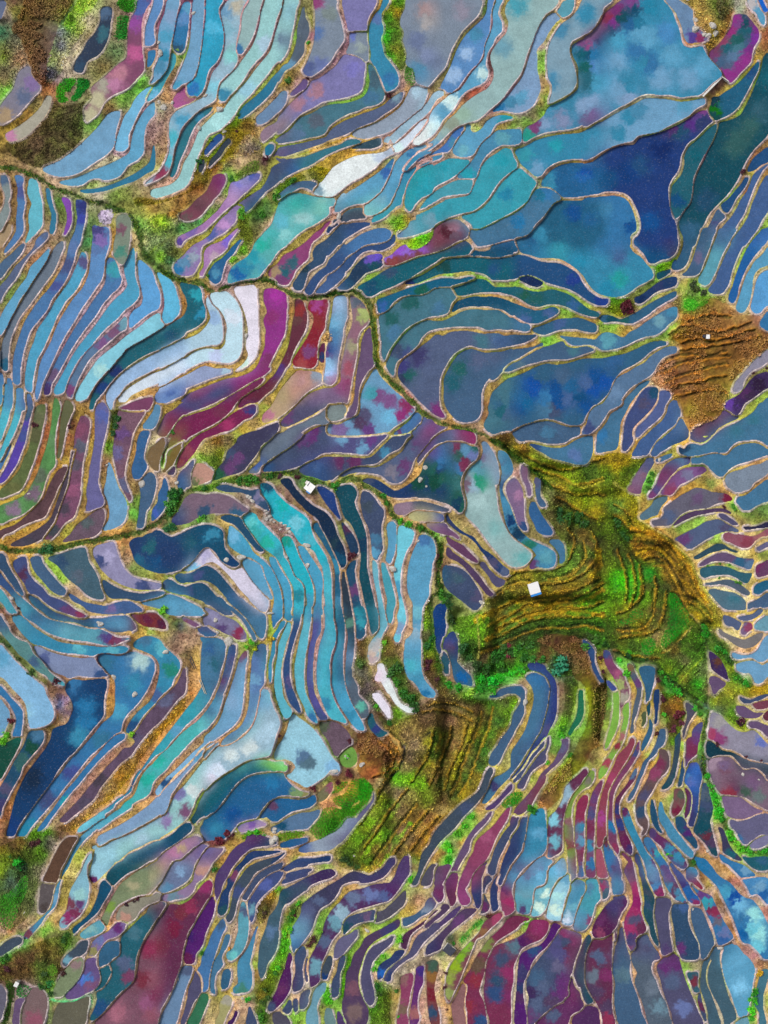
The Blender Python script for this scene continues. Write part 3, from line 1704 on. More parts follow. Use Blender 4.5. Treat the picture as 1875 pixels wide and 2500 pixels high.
l 56,36 8b1
l 45,45 7b1
l 64,34 7b2
l 70,5 a96
l 72,18 983
l 68,28 a93
l 20,15 983
l 28,28 a86
l 92,3 a95
l 85,22 994
l 80,38 a95
l 110,10 a95
l 100,30 a94
l 94,44 994
l 128,12 a96
l 117,28 996
l 109,48 a97
l 104,58 a97
l 150,5 992
l 140,25 7b1
l 134,38 9b2
l 129,55 bb3
l 122,68 883
l 160,22 b96
l 150,33 a86
l 140,50 965
l 135,65 965
l 132,78 a96
l 160,42 992
l 152,50 a93
l 149,65 984
l 147,80 a86
l 140,90 ba6
l 155,91 a87
l 85,60 5a1
l 92,65 591
l 98,68 7a2
l 78,56 ba3
l 66,46 c97
l 72,51 ba8
l 60,66 893
l 70,62 892
l 66,76 b96
l 55,82 b87
l 40,92 b97
l 30,97 b88
l 25,105 a86
l 62,108 8c1
l 58,112 6a3
l 70,95 a72
l 55,120 984
l 68,128 a73
l 45,150 a98
l 55,140 a98
l 42,160 cb9
l 50,170 db9
l 145,155 ba5
l 139,168 bb6
l 128,178 bb5
l 150,178 8b2
l 160,170 9b2
l 138,192 aa3
l 128,208 aa5
l 125,200 a95
l 124,180 893
l 160,150 773
l 150,155 533
l 69,205 a96
l 80,215 b95
l 118,72 ba6
l 80,80 5b3
l 130,84 db7
S shed ddd 98,116 8 8
S bush 342 84,60 8
S bush 452 90,65 8
S bush 342 96,68 7
S bush 512 12,80 7
S bush 412 164,150 3
S bush 412 150,155 3
T 50,148 5842 6247 6448 6253 6248 6246
T 46,156 6246 5844 6447 6647 6448 6449
T 54,165 6245 6446 6446 6446 6448
T 58,172 6246 6448 6248 6246 6248
T 64,180 6448 6447 6449 6252
T 60,112 6442 6450 6254 6652 6446 6644
T 74,122 6646 6252 6648 6644 6646
T 70,130 6648 6848 6648 7046 6646
T 80,98 6446 6448 6652
R 0 940 450 1540
P 4ab 4,0 5650 5158 4960 4858 4858 4758 4758 5034 5240 5238
P 4ab 16,3 5451 5160 4860 4760 4660 4658 4660 4656 5044 5342 5440 5440 5338 5140
P 59b 0,0 5250 5060 4956 4952
P 54a 26,8 5254 5158 4762 4860 4860 4660 4758 4558 4458 4652 5047 5541 5442 5342 5440 5440 5340 5338
c 25,25 357
c 20,45 459
P 47a 0,73 5343 5540 5248 4856 4658 4658
F 574 33,20 5748 5060 4860 4860 4760 4760 4660 4758 4558 4254 4053 5045 5644 5644 5642 5440 5442 5240 5240 5140
c 35,30 675
c 30,45 564
c 12,92 674
F 495 50,12 5458 4860 4860 4960 5060 5062 4556 4660 4858 4658 4456 4256 4054 4054 5036 5846 6046 5646 5640 5442 5438 5438 5338 5238 5138
c 46,50 596
c 30,98 768
c 12,112 879
c 36,82 576
F 564 60,14 5656 4758 4758 4860 4860 4858 4852 5140 5138 5138 5240
F 535 54,76 5648 4760 4558 4660 4658 4658 4054 4054 4056 4452 4654 5044 6444 6042 5842 5842 5440 5442
F 336 66,60 5248 4664 4860 4860 4660 4660 4860 4656 4458 4056 3853 4249 6442 6640 5644 5440 5438 5438 5440 5240
c 24,142 136
F 747 74,28 5654 5058 4860 4860 4860 4960 4962 5058 4760 4758 4256 4458 4456 4450 5838 5638 5438 5438 5238 5238 5138 5140 5340
c 73,40 847
c 72,56 568
c 68,72 557
c 66,95 958
c 58,110 336
c 48,132 146
P 669 87,20 5546 5556 5058 4862 4762 4862 4962 4960 5258 5358 4954 4353 4352 5141 4942 5240 5140 5240 5238 5138 5038
c 92,28 56a
F 657 92,112 5256 4858 4855 4455 4052 4052 4351 5743 5642 5844 5844
c 78,124 467
F 757 108,22 6046 6046 5748 4758 4658 4558 4658 4860 4762 4860 5058 5360 5358 4952 4542 4642 4842 4840 4840 5140 5238
c 110,45 649
c 115,50 647
c 106,62 66a
c 112,90 569
P 69b 98,70 5356 5360 5358 5456 5358 4960 4756 4454 4452 4550 5542 5142 4840 4742 5240 5140
P 58a 140,18 5452 4958 4758 4753 4249 5542 5444
P 369 128,42 5650 4858 4858 4958 5357 4855 4556 4650 4842 5242 5242 5140
P 468 135,79 5453 5158 4860 4758 4656 4958 4856 4650 5140 5140 5140 4942 5246
P 369 148,84 5358 4962 4758 4358 4752 5140 5444 5142 5344
c 140,115 46b
P 764 135,58 5744 5546 5156 4758 4858 4957 4547 4642
F 762 150,60 5844 5846 4658 4658 4460 4552 5240
c 152,58 683
P 835 150,34 5838 5844 5058 4256 4658 4458 4844
P 724 166,28 4456 4658 4655 5847 5646
P 436 153,76 5448 4956 4650
P 369 160,85 5641 5068 4548
P 468 158,119 5839 5064 4453
P 247 136,134 5547 5553 5653 5850 5646 5079 4055 4051 4048 4247 4445 4742 4842 5546 5849
c 135,145 267
c 125,160 268
P 467 44,156 6246 6246 5849 5255 5258 5456 5458 5258 5360 4350 4246 4444 4244 4444 4442
c 55,160 357
c 70,172 567
P 88a 86,146 5847 5849 5358 5358 5458 5656 6054 6052 5752 4853 3951 4049 4047 4246 4446 4444 4542 4742
c 90,160 458
c 130,181 458
c 98,155 99b
P 468 28,156 5849 5255 5456 5657 5657 5555 4854 4348 4445 4443 4443 4744
P 357 93,176 5754 5854 6053 6251 6048 5851 4654 4052 4051 4048 3850 4648 4644
P 469 62,188 5653 5654 6253 6051 6047 6049 5653 5655 4251 4052 3850 4049 4248 4445 4246
c 100,202 769
P 458 12,160 6045 5255 5158 5558 5857 5657 5853 5854 5856 5653 5453 4251 4046 4047 4245 4243 4245 4642 4442
c 72,208 835
c 62,203 647
c 20,172 535
P 257 26,190 5650 5856 5856 6055 6053 6251 6250 6048 6049 5452 5455 4956 3945 3652 3650 4046 4048 3848 4043 4243
c 100,214 59b
c 115,217 58a
c 119,219 735
P 357 0,152 5452 5256 5458 5558 5458 5255 4749 4443 4443 4440
P 358 0,168 5658 5658 5256 5656 5856 5856 6055 6054 6053 6051 2250 4247 4045 4245 4642 4644 4442 4242
c 20,202 59a
c 45,217 48a
P 49a 0,184 5556 5456 5355 5355 4348 4644 4645
P 48a 12,208 5449 5654 5656 5454 4050 4445 4646
P 468 0,208 5456 5457 4250
P 733 118,207 5850 6248 5654 5455 5155 4149 4249 4246 4646
c 132,211 624
c 145,216 524
P 59b 128,196 6048 6046 5649 5653 5652 5062 4048 4242 4252 4250
P 368 148,178 5648 5654 5652 5056 4249 4247
P 157 158,172 5648 5258 4448
G rough 852 108,22 4658 4860 4862 4760 4940 5338 5240 5144
l 104,30 252
l 102,40 351
l 99,55 6a2
l 42,20 a52
l 40,40 a52
l 35,65 a52
l 28,85 a62
l 46,18 982
l 54,22 853
l 53,40 853
l 52,60 842
l 62,35 522
l 62,45 a63
l 64,60 a72
l 60,68 a82
l 70,26 a82
l 82,40 a72
l 80,60 a82
l 77,80 a83
l 75,95 a92
l 74,105 973
l 68,120 a83
l 60,132 aa2
l 53,138 a82
l 50,75 a71
l 45,85 a82
l 38,100 963
l 28,113 a82
l 15,127 b91
l 4,130 b92
l 60,85 a83
l 54,100 a83
l 48,115 963
l 38,128 c92
l 22,136 b82
l 10,142 a72
l 20,98 a92
l 8,104 b91
l 22,58 a82
l 15,82 a83
l 5,90 b93
l 98,45 a84
l 93,70 a75
l 92,85 a84
l 92,98 964
l 97,105 864
l 98,118 a72
l 88,112 864
l 85,136 b83
l 110,128 c93
l 118,124 a84
l 120,115 5a2
l 124,105 7a2
l 123,118 5b2
l 120,95 863
l 118,80 974
l 120,60 b83
l 124,45 b83
l 132,28 c93
l 138,50 ba7
l 142,45 ca8
l 144,90 b97
l 142,98 b97
l 140,105 a95
l 134,76 b97
l 150,105 494
l 154,102 372
l 158,98 261
l 160,112 692
l 150,128 283
l 158,130 262
l 146,124 a64
l 154,42 692
l 148,68 5a2
l 148,82 a87
l 158,88 b97
l 110,140 c84
l 116,150 b85
l 115,158 b97
l 120,164 683
l 130,168 783
l 145,171 a83
l 45,160 8b1
l 50,168 8b1
l 56,176 8b1
l 62,183 b97
l 70,187 b97
l 80,155 a95
l 85,165 884
l 40,152 ba5
l 46,146 362
l 30,148 c93
l 20,146 c92
l 95,168 a94
l 70,204 995
l 85,207 a85
l 130,200 b84
l 138,197 994
l 145,200 7b1
l 150,202 7b2
l 155,208 753
l 160,200 773
l 150,215 863
l 5,198 773
l 6,205 864
l 10,192 a75
l 14,197 a86
l 8,50 985
l 5,65 985
l 15,45 b98
l 10,60 a97
l 5,20 884
l 22,40 997
l 25,100 9a3
l 20,30 b98
H 10 0,145 5653 5652 6049 6250 6449 6048 6047 6248 6248 6248 6247 6048 5846 5846 5844 5644
S rock 128,89 5 5
S rock 159,88 5 4
S rock 89,214 4 3
S rock 96,72 3 2
S rock 26,98 3 2
S bush 262 155,99 9
S bush 262 160,97 8
S bush 372 153,108 8
S bush 472 157,112 6
S bush 252 106,30 6
S bush 252 104,36 5
S bush 252 102,44 5
S bush 6b2 147,203 8
S bush 263 44,147 8
S bush 263 38,149 6
S bush 412 31,36 5
S bush 412 62,38 4
S bush 263 150,130 6
S bush 263 156,129 7
R 350 900 800 1500
P 836 108,0 5650 4555 4354 4254 4255 4255 4254 4055 4054 4153 4354 4456 4656 4655 4751 4647 5440 5344 5845 5844 5244 6045 6046 6046 6047 6049 5847
c 40,33 358
c 48,33 358
c 57,28 358
c 66,24 358
c 75,20 358
c 34,36 348
c 27,45 446
c 24,46 724
c 16,57 764
c 55,22 836
P 725 108,9 4655 4453 4454 4654 4457 4656 4257 4255 4254 4354 4354 4656 4656 4756 4657 4555 4848 5038 5442 5442 5443 5244 5645 5847 6047 5847 5845 5844 5846 5845 5646
c 90,23 835
c 70,38 735
c 34,55 754
c 26,65 773
c 19,85 671
c 25,75 772
P 725 100,33 5155 4655 4353 4455 4454 4252 4253 4253 4655 4657 4457 4556 4651 5045 5442 5444 5545 5645 5846 5846 5844 5844 5846
c 97,36 348
c 75,51 936
c 40,75 845
c 33,85 844
P 624 127,0 4756 4656 4656 4455 4654 4653 4251 4254 5243 5646 5646 5847 5446 5646 5445
c 122,6 437
c 112,16 623
c 96,28 723
P a97 140,2 6052 5852 5256 4454 4454 4455 4655 4455 4455 4454 4453 4451 5044 5644 5444 5442 5642 5643
c 157,8 89a
c 112,42 a78
c 140,10 a88
P 557 166,20 4250 4253 4455 4456 4456 4456 4854 5452 5847 5846 5846 5845 5647
c 130,45 647
P 678 166,37 4255 4254 4254 4253 4255 4655 4655 4557 4556 4456 4356 5850 5344 5646 5646 5645 5645 5645 5445 5645 5846 6249
c 103,85 46a
P 457 166,52 4251 4254 4455 4455 4455 4255 4255 4455 4855 5650 5849 5848 5647 5646 5646 5648 5649 5649
c 148,58 639
c 142,65 637
c 155,55 637
c 112,90 258
P 358 166,80 4252 4053 4455 5654 5854 6052
c 162,82 448
P 446 118,50 5349 5056 4555 4456 4457 4656 4556 4556 4453 4252 4452 4452 4949 5343 5445 5445 5243 5446 5347 5344 5647 5648 5848 5647
c 85,82 647
c 78,88 647
c 78,75 457
c 66,96 264
c 115,55 446
P a87 48,86 5650 5453 5555 4954 4653 4253 4651 4846 5044 5245
c 46,102 674
P 568 45,83 5053 4856 4956 5057 4452 4650 4943 5245 5446 5446
P 356 23,91 5448 5054 4752 4849
P 767 38,117 5646 5650 5651 5849 5851 5652 5553 5554 5654 4953 4352 4248 4250 4250 4252 4452 4454 4252 4450 4847 5246 5445 5344
c 55,129 357
c 30,137 237
c 85,130 368
P 357 66,107 5848 5852 5852 5851 5649 5055 5454 5456 5154 4346 4446 4544 4347 4250 4249
c 105,115 779
P 2ab 106,104 5650 5453 5456 5656 5655 5654 5654 5556 5258 5358 5456 5456 5356 4956 4749 4745 4642 4446 4447 4645 4644 4445 4245 4646 4842 4642 4644
c 112,107 157
c 125,124 1aa
c 138,140 6bc
c 150,155 4ab
P 3ab 90,133 5547 5551 5456 5656 5656 5656 5357 5157 5456 5357 5457 5555 5256 5058 4863 4250 5241 5042 4942 4744 4643 4643 4644 4445 4446 4645 4644 4544 4644
c 98,140 5bb
c 100,147 3aa
c 112,156 2a9
c 122,166 39a
c 138,205 289
P 257 70,134 5848 5852 5456 5456 5456 5456 5656 4650 4444 4443 4544 4545 4247
P 2ab 125,153 5548 5454 5357 5358 5558 5459 5359 5158 4960 4857 4750 5141 4942 4942 4644 4546 4742 4742 4743 4845
c 130,155 198
c 148,210 49b
P 49b 140,160 5451 5455 5456 5456 5457 5159 4960 5060 5157 4250 5243 5141 4941 4742 4642 4642 4743
c 158,215 458
P 49b 78,142 5654 5656 5557 5457 5554 5655 5556 5458 5358 5259 5165 4250 5139 4940 4744 4642 4842 4445 4347 4246 4446 4544 5142
c 82,150 6ac
P 49b 114,170 5451 5356 5457 5456 5357 5159 5065 4450 5039 4940 4742 4642 4642
P 59b 90,173 5448 5653 5554 5358 5358 5358 5255 4750 4645 4545 4443 4542 4744
P 157 0,152 5846 5648 5654 5652 5847 5846 5847 5849 5852 5554 5157 5158 5556 5555 5353 4652 4448 4446 4644 4646 4648 4651 4555 4557 4455 4453 4252 4251 4248 4246
c 40,158 267
c 62,150 38a
c 80,174 147
c 10,175 158
P bbc 58,162 5353 5455 5555 5655 5652 5648 5455 5557 5556 5556 5456 4954 4652 4445 4444 4444 4442 4443 4444 4446 4450 4453 4453 4452 4649 5646 5644 5445
c 44,179 7bd
c 56,168 aac
P 257 49,181 5747 5652 5655 5657 5657 5657 5757 5656 5152 4050 4443 4243 4443 4444 4447 4449 4252 4450 4448 4846 5849 5649
c 50,186 458
c 80,208 369
P 257 18,193 5447 5453 5453 5851 5847 5850 5655 5657 5656 5656 5253 4250 4244 4245 4046 4247 4249 4348 4547
c 40,200 458
P 59b 0,211 5847 5847 5849 5852 5854 5854 5855 5252 1650 4245 4248
G rough 763 55,68 5745 6047 5852 5452 4856 4456 4658 4456 4448 4444 4646
G rough 261 38,110 5847 6049 5848 5847 5847 6048 6051 5851 4854 4054 4048 4249 3854 4253
G rough 271 24,112 6051 5057 4658 4654 4448 5442
L aaa 92,112 5649 5657 5658 5860 5654 5656 5453 4851 4246 4046 4446 5040 4242
l 98,118 877
l 104,126 864
l 118,142 865
l 125,150 755
l 128,108 755
l 132,112 865
l 145,126 863
l 155,137 864
l 60,68 b96
l 56,74 ca7
l 66,66 a62
l 75,65 976
l 64,82 572
l 72,78 992
l 53,80 7a2
l 108,45 a91
l 100,48 b95
l 90,55 b91
l 85,60 9a2
l 110,35 9a2
l 112,28 b95
l 120,20 a92
l 128,8 b94
l 104,12 ba3
l 95,20 b94
l 88,30 a85
l 60,38 aa3
l 40,42 a92
l 28,58 692
l 22,64 978
l 50,57 aa3
l 65,52 b92
l 80,42 a92
l 38,68 872
l 34,78 782
l 36,50 aa3
l 62,18 b92
l 80,10 b93
l 35,28 b93
l 20,36 b93
l 10,25 b84
l 20,18 b83
l 18,80 6a2
l 8,65 ba8
l 12,62 aa7
l 12,105 b98
l 10,120 a96
l 29,102 b97
l 28,130 873
l 20,140 263
l 40,140 683
l 55,135 473
l 50,138 684
l 30,147 b86
l 10,145 b86
l 74,145 a94
l 75,140 b95
l 90,146 784
l 96,155 892
l 104,165 a83
l 112,168 784
l 125,50 a96
l 140,42 aa4
l 138,32 b83
l 120,60 b95
l 105,77 a94
l 110,72 8a2
l 95,88 994
l 140,58 b84
l 152,50 b94
l 130,70 aa4
l 118,80 a94
l 148,80 a93
l 160,77 c93
l 105,94 b87
l 120,95 472
l 128,95 892
l 145,100 4a2
l 140,97 423
l 160,104 382
l 150,117 865
l 58,96 7a2
l 116,210 b92
l 114,215 b96
l 112,205 b97
l 30,185 994
l 10,186 883
l 20,185 793
l 20,213 7b2
l 15,215 873
l 120,180 a87
l 135,175 a86
l 130,185 885
l 145,185 a86
l 152,182 a76
l 138,200 885
l 145,210 885
l 160,175 a86
l 102,190 a87
l 66,165 a87
S shed eee 149,107 10 11
S bush 412 138,98 5
S bush 423 123,97 5
S bush 371 100,100 8
S bush 371 94,101 8
S bush 261 86,101 6
S bush 261 56,108 6
S bush 271 28,115 8
S bush 271 26,122 8
S bush 261 23,128 7
S bush 372 55,133 4
S bush 371 26,57 4
S bush 261 114,97 6
S bush 5a2 51,136 5
S rock 29,103 6 5
S rock 87,170 8 4
S rock 75,172 4 3
S rock 96,116 4 3
S rock 98,119 4 3
S rock 94,115 3 3
S rock 111,130 3 3
S rock 113,133 4 3
S rock 111,135 3 3
S rock 115,136 4 3
S rock 117,138 3 2
S rock 124,139 3 2
S rock 127,141 4 2
S rock 130,144 4 2
S rock 132,147 3 2
S rock 129,170 3 3
S rock 147,159 6 4
S rock 148,177 4 4
S rock 123,145 3 2
R 640 1060 1090 1660
P 4ab 45,94 5558 5457 5557 5258 5160 5060 5160 5060 5260 5160 4857 4757 4960 5063 4050 5137 5141 5243 5242 5140 5038 5038 4942 5040 4940 4842 4642 4543
c 58,185 5ab
P 268 49,80 5355 5457 5458 5458 5357 5257 5060 5160 5060 5260 5260 5060 4960 4960 5062 5157 4150 5039 5140 5340 5144 4940 4840 5038 5038 5040 4938 4742 4643 4643 4644 4643
c 68,190 49b
c 69,150 48a
c 66,118 38a
c 52,92 268
P 135 17,42 5548 5452 5356 5556 5656 5655 5653 5654 5455 5356 5257 5356 5356 5258 5057 4753 4846 4642 4641 4642 4643 4642 4244 4444 4444 4442
c 64,100 245
c 72,112 157
P 345 73,124 5254 5260 5260 5262 5262 5062 4961 4861 5065 4750 5035 5140 5038 4838 4838 4936 4938
c 78,170 587
c 80,200 68a
P 248 50,48 5550 5553 5453 5258 5258 5256 4646 4443 4441
P 156 66,50 5647 5749 5453 5255 4856 5156 5357 5357 5360 5160 5060 5060 5260 5260 5258 5260 5260 5058 4552 4842 4840 4738 4840 4840 5138 5040 4840 4742 4642 4545 4743 4842
c 92,100 146
c 102,170 167
P 246 72,80 5454 5556 5458 5158 4852 4648 4844 4742
c 75,87 535
P 257 78,118 5646 4958 5160 5260 5260 5358 5358 4856 5056 4654 4748 4938 4838 4838 4840 4840
c 84,140 647
c 86,160 29a
c 90,170 39a
P 457 91,52 5551 5555 5456 5455 5055 4858 5058 5158 5056 4755 4854 4747 4942 4942 4840 4642 4842 4942
c 100,108 59b
c 103,95 479
c 95,65 456
P 6ab 100,114 5353 5159 5160 5260 5260 5258 5158 4658 4856 4959 4957 4554 4746 5042 5342 5544 5244 5040 4942 4940 4840 4838
c 100,196 ba9
c 99,204 a99
c 104,190 aaa
P 49a 108,116 5251 5255 5358 5258 5258 5156 4856 4958 4854 4846 4942 5142 4840 4840
P 59b 113,82 5447 5353 5058 5058 4958 4856 4854 4748 5142 5142
P 6bc 124,83 5651 5654 5054 4856 4656 4758 4858 4960 5062 5258 5258 5158 4956 4756 4956 4853 4747 5244 5242 4944 5242 4940 4840 4840 5140 5242 5038
c 122,140 49b
c 124,175 79b
P 59b 142,92 5549 5553 5356 5158 4758 4960 4860 5058 4756 4756 4960 4960 4960 4956 5158 5160 5261 4050 4541 4942 5042 5244 5244 5444 5042 5040 5042 4744 4842 5040 5142 5242 5342 5344
c 146,94 47a
c 140,160 6ab
c 135,180 8ab
c 136,208 4ab
P 247 91,42 5653 5754 5654 5653 5651 5850 5849 5850 6052 6052 5006 4248 4456 4658 4857 4553 4654 4355 4254 4650 4446 4245 4248
c 140,45 154
c 155,40 154
c 160,15 37a
c 166,14 47a
c 166,40 265
c 95,42 457
P 356 140,26 5544 5642 5746 5847 5048 4451 4254 4456 4656
P 457 0,0 5850 4656 4654
P 678 14,0 7250 4456 4256 4056 4254 4654 5036 5844
P 558 40,0 112,0 4457 4357 4554 4049 3849 4050 4251 4255 4055 4253 4252 4051 4249 5446 5844 6044 5844
c 70,5 69b
c 90,12 69b
c 45,4 637
c 98,6 648
c 30,20 457
c 5,31 258
P 457 118,3 6048 5649 4653 4755 4754 4055 4455 4454 4251 4051 4253 4454 4554 4752 4449 4048 4248 4646 5647 5846 5846 6050 6250 6251 5849 5843 5644
c 70,24 636
c 85,24 636
c 110,16 48a
c 50,30 469
P 568 140,0 6250 4856 4556 4556 4656 4856 4756 4655 4353 4448 4445 4248 4049 4051 4253 4850 5645 5847 6050 6050 5846 5845 5744 5344 5446
c 140,8 647
c 115,34 778
c 128,30 647
P 878 120,64 5848 6049 6051 6053 4651 4250 4052 4254 4450 4746
c 140,62 456
P aa7 132,74 5646 5850 6051 5652 5154 4550 4249 4252 4449
c 161,74 26b
P 757 148,81 5849 6052 5057 4449 4447
P 148 166,153 4450 4653 4958 5158 5058 5158 5156 5252 5242 5242 5142 4942
P 268 166,118 4754 5058 5356
P cbc 102,221 5243 5244 5354 5359
P bba 96,192 5246 5648 5060 4858 4649
G rough 863 84,186 5847 5453 4858 5060 5256 5261 3450 5037 5238
G rough 753 108,186 5646 5456 5852 4860 5260 5461 3450 4639 4640
G rough 653 144,152 5844 5064 5270 5266 5664 5461 3250 4529 5130
L baa 0,58 5452 5256 5256 5456 5856 5654 5456 4446 4046 4246 4642 4842
H 11 0,38 6048 5848 5850 5853 5854 5853 5853 5849 5646 5848 5852 5654 5855 5857 5556 5258 5455 5953 5854 5853 5652 5657 5260 4962 4962 5258 4855 4653 4860 5166 5264 5364 5664
l 100,20 b94
l 75,17 aa6
l 50,20 a95
l 94,20 ba5
l 105,26 ba5
l 85,29 ba5
l 70,36 ba5
l 136,26 b95
l 140,34 c94
l 130,46 c94
l 120,50 b96
l 110,44 b95
l 90,37 a93
l 65,42 c95
l 68,44 391
l 125,60 b96
l 145,58 b96
l 115,60 b95
l 130,75 b95
l 145,68 b85
l 150,79 c95
l 116,68 b84
l 30,36 583
l 24,34 992
l 34,40 444
l 40,68 864
l 20,50 865
l 55,58 754
l 62,68 865
l 70,88 894
l 48,76 865
l 10,84 755
l 30,92 755
l 42,100 a97
l 44,77 854
l 75,118 c95
l 80,110 632
l 87,62 a87
l 92,90 a88
l 97,110 a87
l 88,110 a98
l 100,130 a88
l 95,175 a87
l 104,160 a87
l 78,150 a87
l 72,145 976
l 58,140 876
l 64,150 a87
l 72,185 a77
l 64,200 a77
l 80,172 a87
l 110,88 a95
l 112,100 a95
l 110,140 a87
l 120,130 a87
l 117,122 a74
l 120,155 c95
l 122,100 a87
l 138,98 b87
l 130,115 a86
l 128,135 a87
l 132,160 a87
l 131,172 c97
l 128,180 b97
l 126,194 b97
l 118,178 c95
l 114,176 a86
l 157,108 c95
l 158,120 533
l 155,132 ba6
l 150,150 a95
l 148,160 893
l 148,172 8b2
l 148,180 765
l 149,190 362
l 150,205 533
l 150,198 992
l 154,210 752
l 165,145 372
l 154,90 4a1
l 106,192 6a2
l 112,195 854
l 118,205 682
l 120,212 352
l 90,190 863
l 86,200 863
l 88,208 472
l 92,216 888
l 100,210 ba6
l 110,186 983
S shed eee 41,48 10 11
S bush 412 80,109 7
S bush 421 31,40 5
S bush 382 68,45 6
S bush 382 64,47 6
S bush 382 108,55 5
S bush 371 112,62 5
S bush 4a1 124,78 6
S bush 4a1 132,81 6
S bush 371 142,85 6
S bush 371 160,144 7
S bush 371 163,150 7
S bush 262 148,190 7
S bush 262 152,184 6
S bush 412 149,205 6
S bush 412 158,110 4
S bush 472 88,208 5
S bush 362 120,210 8
S bush 362 116,215 7
S bush 6b2 110,188 5
S rock 142,41 4 4
S rock 147,30 4 3
S rock 148,47 2 2
S rock 117,121 6 6
S rock 40,99 8 6
S rock 140,96 4 3
S rock 6,71 5 3
S rock 4,76 4 3
S rock 8,78 4 3
S rock 3,69 3 2
S rock 22,111 3 3
S rock 5,161 8 2
R 500 1460 950 2060
P 479 0,0 6350 5758 5856 5656 5456 5457 5355 5046 4745 4643 4444 4244 4046 4050 4648
P 479 2,0 6250 5656 5855 5656 5557 5457 5356 4848 4643 4442 4444 4044 4046
P 479 20,0 6250 5554 5554 5654 5654 5156 4958 4856 4648 4846 4644 4644 4545 4445
P 779 0,9 5451 5854 5854 5753 5656 5456 5053 4351 4547 4548 4246 4246 4650
c 30,32 835
c 8,16 88a
c 15,28 547
P 358 0,26 5654 5453 4451 4650
P bbc 40,0 6650 5156 4756 4649 4646
P 37a 62,12 5750 5055 4555 4854 4944
P 38a 72,12 5650 4958 4850 4747
P 38a 72,21 4954 4655 4660 5058 4760 5060 4958 4946 5038 5240 5142 5142 5444 5344
P 5ab 75,22 5252 4958 4758 4858 4860 4960 5160 5160 5458 5456 4953 4653 4746 4742 4740 4940 5138 5238 5140 5342 5343
P 358 81,10 5550 4962 4760 4760 4858 4960 5060 5260 5460 5358 5155 4647 4544 4742 4840 4942 5140 5338 5240 5340
c 76,75 558
P 5ab 91,8 5550 4962 4862 4960 4860 4962 5060 5160 5358 5458 5358 5154 4749 4545 4742 4642 4742 4942 4942 5140 5240 5240 5338
c 96,108 37a
P 559 98,8 5650 5062 5060 4658 4860 4962 5062 5162 5460 5458 5456 4652 4646 4641 4743 4840 4940 5138 5138 5338 5136
c 104,106 458
P 4ab 108,8 5650 5162 5162 5158 4758 4860 5062 5162 5360 5458 5558 5254 4348 4448 4542 4640 4740 4938 5136 5238 5438 5138
c 108,95 38a
P 49b 119,8 5350 5262 5160 5060 4960 5062 5162 5362 5460 5660 5458 5155 4549 4444 4543 4542 4641 4740 5038 5138 5340 5140 5036
c 130,105 38a
P 567 127,12 5550 5262 4962 5162 4862 4958 5356 5356 5158 5656 5356 4956 4652 4644 4643 4641 4738 5038 5138 5138 5036
c 130,55 79b
c 140,98 5a9
P 267 150,104 5358 5556 5553 5150 4454 4446 4644 4944
c 155,118 348
P 39a 137,8 5550 5362 4858 4955 4753 4850 5142 4942
P 167 147,8 5650 5360 5058 4556 5042 4842
P cdd 156,62 5348 5356 5458 5062 4644 4642
P ccd 151,87 5549 5556 5558 5058 4645 4442
P 8ab 51,83 5550 5359 5358 5458 5156 4758 4858 4758 4753 4052 4055 4056 4056 4256 4256 5030 5446 5444 5644 6046 6046 5844 5542 5342 5242 5042
c 54,90 6ab
c 40,135 bcc
c 10,155 bcd
c 5,165 ccd
c 60,118 9bc
P 57a 47,44 5348 5450 5158 4860 5060 5056 4756 4858 4860 4660 4458 4256 4255 4553 5246 5744 5845 5443 5342 5238 5038 5138 5138
c 50,48 468
c 20,128 257
P 69b 37,48 5156 4858 4960 4962 4862 4760 4458 4356 4255 4256 5045 5644 5643 5441 5441 5340 5340 5339 5340
c 36,50 756
c 30,60 69b
P 358 23,43 5450 5057 4762 4762 4758 4658 4558 4556 4652 5048 5446 5542 5342 5438 5338 5240
c 20,60 536
c 16,80 646
c 18,75 548
c 4,101 458
P 59a 0,118 5644 5543 5341 5242 4654 4458 4456
P 479 0,37 5850 5651 5454 4960 4762 4762 4560 4459
c 10,60 267
P 578 0,138 5646 5647 4655 4556 4753
P 167 0,178 5840 5642 5844 5846 6047 6049 5851 5852 5853 4953 4351 4049 4051 4252 4255 4457 4458 4458 4258 4652
c 60,150 7b4
c 72,153 7c1
c 54,149 6a5
c 35,152 388
P 269 69,158 5354 5455 5655 5653 5551 4752 4250 4249 4251 4453 4455 4654 4655 4454 4053 4456 4056 4054 4650 5032 5650 5644 5642 5642 5642 5645 5846 5848 5849
c 84,176 796
c 90,177 885
c 40,180 269
c 10,208 38a
c 60,165 27a
c 25,195 159
P 269 60,183 5648 5850 6051 5849 5647 5352 4854 4554 4252 4252 4255 4454 4649 4647 4451 5244 5445
c 60,185 646
P 579 96,193 5748 4955 4556 4555 4251 4051 4450 4553 4746 5845 5845 6046
c 70,205 157
P 775 101,178 5545 5843 5154 4756 4655 4552
c 112,170 856
P 98a 30,205 5647 5848 5651 5553 4352 4253 4251
c 42,203 75a
P 8bc 77,109 5346 5453 5654 5756 5657 5558 5457 5456 5454 5155 4753 4448 4654 4454 4454 4552 4547 4246 4647 5448 5444 4846 4447 4050 4946 5343 5444 5442
c 88,143 579
c 92,148 578
c 115,152 7ac
P 668 152,175 4957 4556 4456 4656 4456 4456 4255 4254 6250 5447 5643 5642 5643 5642 5443
P 536 38,215 5848 6053 5655 2650
F 657 104,112 5649 5851 5856 5558 5056 4356 4454 4642 4642 4544
c 108,115 465
F 6a4 124,138 5746 5556 5058 4454 4448 4844
G sorghum 752 138,120 6252 5856 5846 5086 4052 4246 4442 4840 4840
G rough 872 166,160 3864 4661 4061 4062 4463 9250
